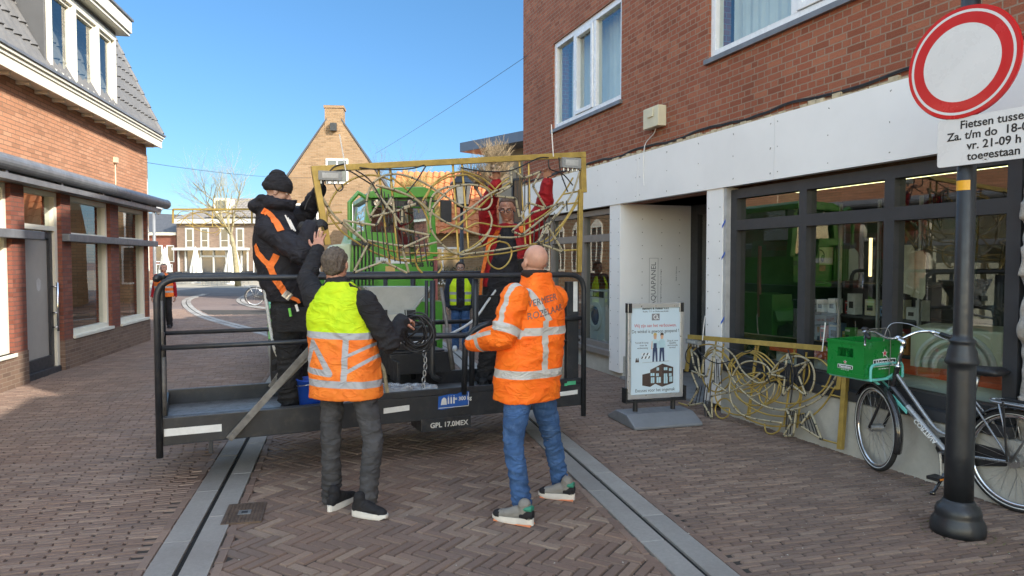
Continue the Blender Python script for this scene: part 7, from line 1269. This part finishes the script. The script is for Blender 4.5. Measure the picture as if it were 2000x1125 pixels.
s = MB(); s.loft(torso(qe, re_, fe, .225, .155, ke, .9)); me = remesh(s, .011, 3); bm = bmesh.new(); bm.from_mesh(me); bmesh.ops.delete(bm, geom=[v for v in bm.verts if abs((v.co - eb).dot(re_)) < .075 and (v.co - eb).dot(fe) > 0 or v.co.z > qe(0, 0, 1.47).z], context='VERTS'); bm.to_mesh(me); bm.free(); attr(me, 'zone', lambda p: 1.0); attr(me, 'tape', lambda p: min(abs(p.z - qe(0, 0, 1.0).z), abs(p.z - qe(0, 0, 1.14).z)) - .024)
VY = bandmat('vest_yellow', dict(base=(.6, .8, .02), tape=(.4, .41, .42))); ve = obj_from(rE, 'vest', me, VY); q_ = ve.modifiers.new('t', 'SOLIDIFY'); q_.thickness = .005
s = MB(); s.loft(torso(qe, re_, fe, .15, .146, ke, .85)); garment(rE, 'shirt', s, fabric('shirt_black', (.02, .017, .018), .9), .012, 3, .004)
trousers(rE, JE, JEAN, fe, r=(.092, .072, .062), seed=9)
for s_ in 'LR': shoe(rE, JE['heel' + s_], JE['toe' + s_], mat('sneaker_white', (.6, .6, .58), .6), SOLW)
wb_ = gnd(322, 641); JF, rf_, ff, qf = standing(wb_, 1.6, (.15, -1, 0), .1, (.12, -.05)); kf = 1.6 / 1.75
rF_, PF_, MF_, bF = human('man in orange vest, red sleeves and black trousers walking along the left house', wb_, JF, ff, (.25, -1, 0), SKIN_B)
eyes(rF_, PF_, MF_); haircap(rF_, PF_, MF_, mat('hair_balding', (.2, .16, .13), .9), .002, sc=.99, front=-.03)
s = MB(); s.limb([JF['shR'], JF['elR'], JF['wrR']], [.06, .052, .042]); s.limb([JF['shL'], JF['elL'], JF['wrL']], [.06, .052, .042]); s.loft(torso(qf, rf_, ff, .18, .12, kf, .9)); garment(rF_, 'sweater', s, RED, .012, 4, .006, seed=7)
s = MB(); s.loft(torso(qf, rf_, ff, .245, .17, kf, .86)); me = remesh(s, .011, 3); attr(me, 'tape', lambda p: min(abs(p.z - qf(0, 0, 1.0).z), abs(p.z - qf(0, 0, 1.13).z)) - .024); obj_from(rF_, 'vest', me, bandmat('vest_orange', dict(base=(.88, .2, .03), tape=(.42, .42, .42))))
trousers(rF_, JF, WTR, ff, r=(.095, .078, .068), seed=11)
for s_ in 'LR': shoe(rF_, JF['heel' + s_], JF['toe' + s_], SHB, BLKP)
# ============================================================ BEHIND THE SHOP GLASS
def rp(x, y, c): q = onpl(x, y, RF.p(0, 0, c), RNv); return (q - RF.o).dot(RU), q.z
WGD = mat('appliance_white', (.62, .64, .6), .35, 0, .04, 3); DGL = mat('appliance_door_glass', (.05, .055, .06), .12, 0, .1, 4, spec=.8)
def washer(o, fn, label, base=.36):
    o = V((o.x, o.y, base)); fn = V(fn).normalized(); F = Fr(o, Z.cross(fn), fn); t = thing('washing_machine', o, label, 'washing machine'); s = MB().use(WGD); s.box(F, -.3, .3, 0, .85, -.58, 0); s.build('body', None, t, bev=.015)
    s = MB().use(WGD); s.lathe(F.p(0, .42, 0), [(.24, 0), (.235, .02), (.17, .03), (.16, .015)], F.n, 36); s.use(DGL); s.lathe(F.p(0, .42, 0), [(.16, .012), (.12, .03), (.0, .035)], F.n, 28); s.build('door', None, t, smooth=False)
    s = MB().use(BLKP); s.box(F, -.28, .28, .73, .83, .001, .008); s.use(STEEL); s.tube([F.p(0, .78, .008), F.p(0, .78, .03)], .03, 16); s.use(WGD); s.box(F, -.27, -.1, .74, .82, .008, .012); s.build('panel', None, t); return t
u, z = rp(1185, 640, -.55); washer(RF.p(u, 0, -.35), RNv, 'white washing machine on display behind the far left shop window')
mo = RF.p(.98, 0, -.62); t = thing('tumble_dryer', V((mo.x, mo.y, .5)), 'pale demonstration drum machine behind the glass between the beer crate and sign post', 'appliance')
mf = (RNv * .9 + RU * .45).normalized(); F = Fr(V((mo.x, mo.y, .5)), Z.cross(mf), mf); s = MB().use(mat('appliance_cream', (.55, .56, .42), .4, 0, .05, 3)); s.box(F, -.34, .34, 0, .62, -.62, 0); s.build('body', None, t, bev=.02)
s = MB().use(WGD)
for r0 in (.3, .24, .17): s.lathe(F.p(.0, .3, 0), [(r0, 0), (r0, .012), (r0 - .02, .022), (r0 - .035, .012), (r0 - .04, 0)], F.n, 40)
s.build('drum_rings', None, t); s = MB().use(DGL); s.box(Fr(F.p(-.341, .3, -.3), F.n, F.u * -1), -.12, .12, .1, .22, 0, .004); s.build('display', None, t)
bench = thing('display_bench', RF.p(.1, .34, -.55), 'low display bench with orange-red top behind the leaning ornament', 'bench'); s = MB().use(mat('bench_red', (.6, .1, .03), .7)); s.box(RF, -.9, 1.75, .74, .78, -.8, -.28); s.build('top', None, bench); s = MB().use(WGD); s.box(RF, -.85, 1.7, .36, .735, -.75, -.33); s.use(BLKP); s.box(RF, -.9, 1.75, .34, .4, -.8, -.3); s.build('base', None, bench)
cab = thing('display_cabinet', RF.p(-.5, .34, -1.1), 'shelving rack with packed product boxes behind the left shop panes', 'shelves'); s = MB().use(mat('shelf_dark', (.05, .055, .055), .6)); s.box(RF, -1.1, .35, .36, 2.0, -1.5, -1.46)
for z in (.42, .78, 1.12, 1.46): s.box(RF, -1.1, .35, z - .02, z, -1.46, -.95)
s.build('shelves', None, cab); s = MB().use(ALU)
for a in (-1.1, -.62, -.12, .35): s.box(RF, a - .012, a + .012, .36, 2.3, -.96, -.93)
s.build('posts', None, cab)
PBX = [mat('box_' + n, c, .5, 0, .15, 14) for n, c in (('white', (.6, .6, .57)), ('orange', (.5, .2, .06)), ('yellow', (.55, .45, .12)), ('blue', (.15, .25, .42)), ('red', (.4, .05, .05)), ('green', (.1, .32, .08)), ('black', (.03, .03, .03)), ('cream', (.55, .5, .36)))]
rq = random.Random(21); k_ = 0; names = ('white', 'orange', 'yellow', 'blue', 'red', 'green', 'black', 'cream')
for z in (.42, .78, 1.12):
    a = -1.05
    while a < .3:
        w_ = rq.uniform(.07, .16); h = rq.uniform(.1, .24); c = rq.uniform(-1.2, -1.02); i = rq.choice((0, 0, 0, 1, 2, 3, 4, 5, 6, 7, 7)); s = MB().use(PBX[i]); F = RF.sub(a + w_ / 2, z + .001, c); s.box(F, -w_ / 2, w_ / 2, 0, h, -.1, 0); s.use(PBX[6] if i != 6 else PBX[0]); s.box(F, -w_ * .3, w_ * .25, h * .3, h * .62, .0005, .0015); s.use(PBX[0]); s.box(F, -w_ * .4, w_ * .4, h * .8, h * .9, .0005, .0015); s.box(F, -w_ * .3, w_ * .1, h * .1, h * .18, .0005, .0015)
        tag(s.build('product_box', None, None, org=F.o), 'small %s product box standing on the shelves behind the shop glass' % names[i], 'box', 'product boxes in the shop window'); a += w_ + rq.uniform(.01, .06)
def hbox(x, y, c, w_, h, m, label):
    u, z = rp(x, y, c); F = RF.sub(u, z, c); s = MB().use(m); s.box(F, -w_ / 2, w_ / 2, -h / 2, h / 2, -.08, 0); s.use(PBX[6]); s.tube([F.p(w_ * .02 + .3 * w_ * math.cos(a), h * .02 + .34 * h * math.sin(a), .004) for a in [R(-30 + 24 * k) for k in range(11)]], .008, 6); s.ell(F.p(-w_ * .2, -h * .16, .004), (.032, .012, .045), None, 14, 8); s.ell(F.p(w_ * .24, -h * .14, .004), (.026, .012, .04), None, 14, 8); s.use(PBX[0] if m is not PBX[0] else PBX[6]); s.box(F, -w_ * .42, -w_ * .2, h * .36, h * .42, .0005, .0015)
    tag(s.build('headphone_box', None, None, org=F.o), label, 'box')
hbox(1506, 487, -1.3, .2, .3, PBX[0], 'white box with black headphones hanging left behind the shop glass'); hbox(1545, 495, -1.35, .16, .26, PBX[2], 'golden box with headphones partly behind the window mullion'); hbox(1600, 500, -1.3, .26, .2, PBX[7], 'wide cream box with earbuds picture in the middle shop pane')
gc = thing('tall_cabinet', RF.p(1.68, .34, -.7), 'tall grey-green cabinet with black glass door at the right end of the shop window', 'cabinet'); s = MB().use(mat('cabinet_greygreen', (.3, .36, .3), .5)); s.box(RF, 1.5, 1.85, .36, 2.0, -1.0, -.5); s.build('body', None, gc, bev=.006); s = MB().use(DGL); s.box(RF, 1.6, 1.82, .5, 1.7, -.499, -.49); s.use(STEEL); s.ell(RF.p(1.56, 1.15, -.495), (.012, .012, .012)); s.build('door', None, gc)
tv = thing('television', RF.p(1.1, .8, -1.3), 'large dark television on a black stand behind the right shop pane', 'television'); s = MB().use(BLKP); s.box(RF, .55, 1.45, .95, 1.5, -1.5, -1.46); s.use(DGL); s.box(RF, .57, 1.43, .97, 1.48, -1.459, -1.455); s.build('screen', None, tv); s = MB().use(BLKP); s.box(RF, .95, 1.05, .36, .95, -1.5, -1.47); s.box(RF, .7, 1.3, .345, .37, -1.65, -1.3); s.build('stand', None, tv)
for x, y, h in ((1772, 525, .42), (1790, 535, .4)):
    u, z = rp(x, y, -.5); F = RF.sub(u, z, -.5 - .02 * (x > 1780)); s = MB().use(PBX[7]); s.prism(F, [(-.07, -h / 2), (.05, -h / 2 - .02), (.075, -h / 2 + .03), (.07, h / 2 - .04), (.04, h / 2), (-.07, h / 2)], 0, .002); tag(s.build('paper_sheet', None, None, org=F.o), 'cream paper sheet taped inside the right shop pane, %s of the two' % ('left' if x < 1780 else 'right'), 'paper')
em, et, eP, eL = nodes('led_strip'); eP.inputs['Emission Color'].default_value = (1, .93, .45, 1); eP.inputs['Emission Strength'].default_value = 1.1; eP.inputs['Base Color'].default_value = (.8, .75, .4, 1)
for a0, a1 in ((-1.25, 2.2),): s = MB().use(em); z = rp(1650, 362, -.9)[1]; s.box(RF, a0, a1, z - .012, z + .012, -.93, -.9); tag(s.build('strip_light', None, None, org=RF.p(a0, z, -.9)), 'pale yellow strip light along the ceiling inside the shop window', 'lamp')
el2 = nodes('led_warm'); el2[2].inputs['Emission Color'].default_value = (1, .72, .3, 1); el2[2].inputs['Emission Strength'].default_value = .8
for x, y0, y1 in ((1698, 465, 540), (1541, 505, 520), (1541, 640, 660)):
    u, z0 = rp(x, y1, -1.2); z1 = rp(x, y0, -1.2)[1]; s = MB().use(el2[0]); s.box(RF, u - .012, u + .012, z0, z1, -1.22, -1.2); tag(s.build('cabinet_light', None, None, org=RF.p(u, z0, -1.2)), 'small warm vertical cabinet light inside the shop', 'lamp', 'cabinet lights in the shop')
# things seen through the left house windows
s = MB().use(WHITE); s.tube([LF.p(3.1, .3, -1.2), LF.p(3.1, 1.35, -1.2)], .03, 8); s.box(LF, 2.3, 3.5, .95, 1.0, -1.4, -.9); s.box(LF, 2.4, 3.4, .35, .6, -1.4, -.9); tag(s.build('display_stand', None, None, org=LF.p(3, .1, -1.2)), 'white display stand in the empty left shop, behind the pane beside the door', 'display stand')
s = MB().use(CARP); 
for a in (5.8, 6.1, 6.45, 6.8): s.box(LF, a, a + .22, .5, 1.95, -.32, -.3)
tag(s.build('vertical_blind', None, None, org=LF.p(6, .5, -.3)), 'cream vertical blind in the sunlit left-most shop window', 'blind')
# ============================================================ SMALL LITTER AND WEEDS
s = MB(); r = random.Random(77)
for k in range(230):
    x, y = (r.uniform(.9, 3.2), r.uniform(3.6, 8)) if k % 3 else (r.uniform(-5, 1), r.uniform(3.6, 9))
    if x > 5.0 - .353 * y: continue
    q = V((x, y, .003)); a = r.uniform(0, 6.28); l = r.uniform(.003, .009); d = V((math.cos(a), math.sin(a), 0)); e = V((-d.y, d.x, 0)); s.add([q - d * l, q - e * l * .6 + Z * .003, q + d * l, q + e * l * .5 + Z * .004], [(0, 1, 2, 3)])
tag(s.build('litter', mat('paper_bits', (.5, .48, .42), .8, 0, .4, 60), None, fix=False), 'tiny pale bits of litter and grit scattered over the paving', 'litter', kind='stuff')
s = MB()
for k in range(420):
    a = r.uniform(0, 6.28); c = r.choice(((PB.x + .2 * math.cos(a), PB.y + .2 * math.sin(a)), (2.86 + r.uniform(-.35, .35), 4.0 + r.uniform(-.25, .2)), (r.uniform(2.95, 3.3), r.uniform(5.0, 5.7))))
    if c[0] > 4.98 - .353 * c[1]: continue
    q = V((c[0], c[1], -.004)); d = V((r.gauss(0, .5), r.gauss(0, .5), 1)).normalized(); e = d.orthogonal().normalized(); l = r.uniform(.008, .024); s.add([q - e * .0025, q + d * l, q + e * .0025], [(0, 1, 2)])
tag(s.build('weeds', mat('moss_green', (.09, .12, .03), .9, 0, .4, 30), None, fix=False), 'small weeds and moss in the joints near the sign post', 'weeds', kind='stuff')
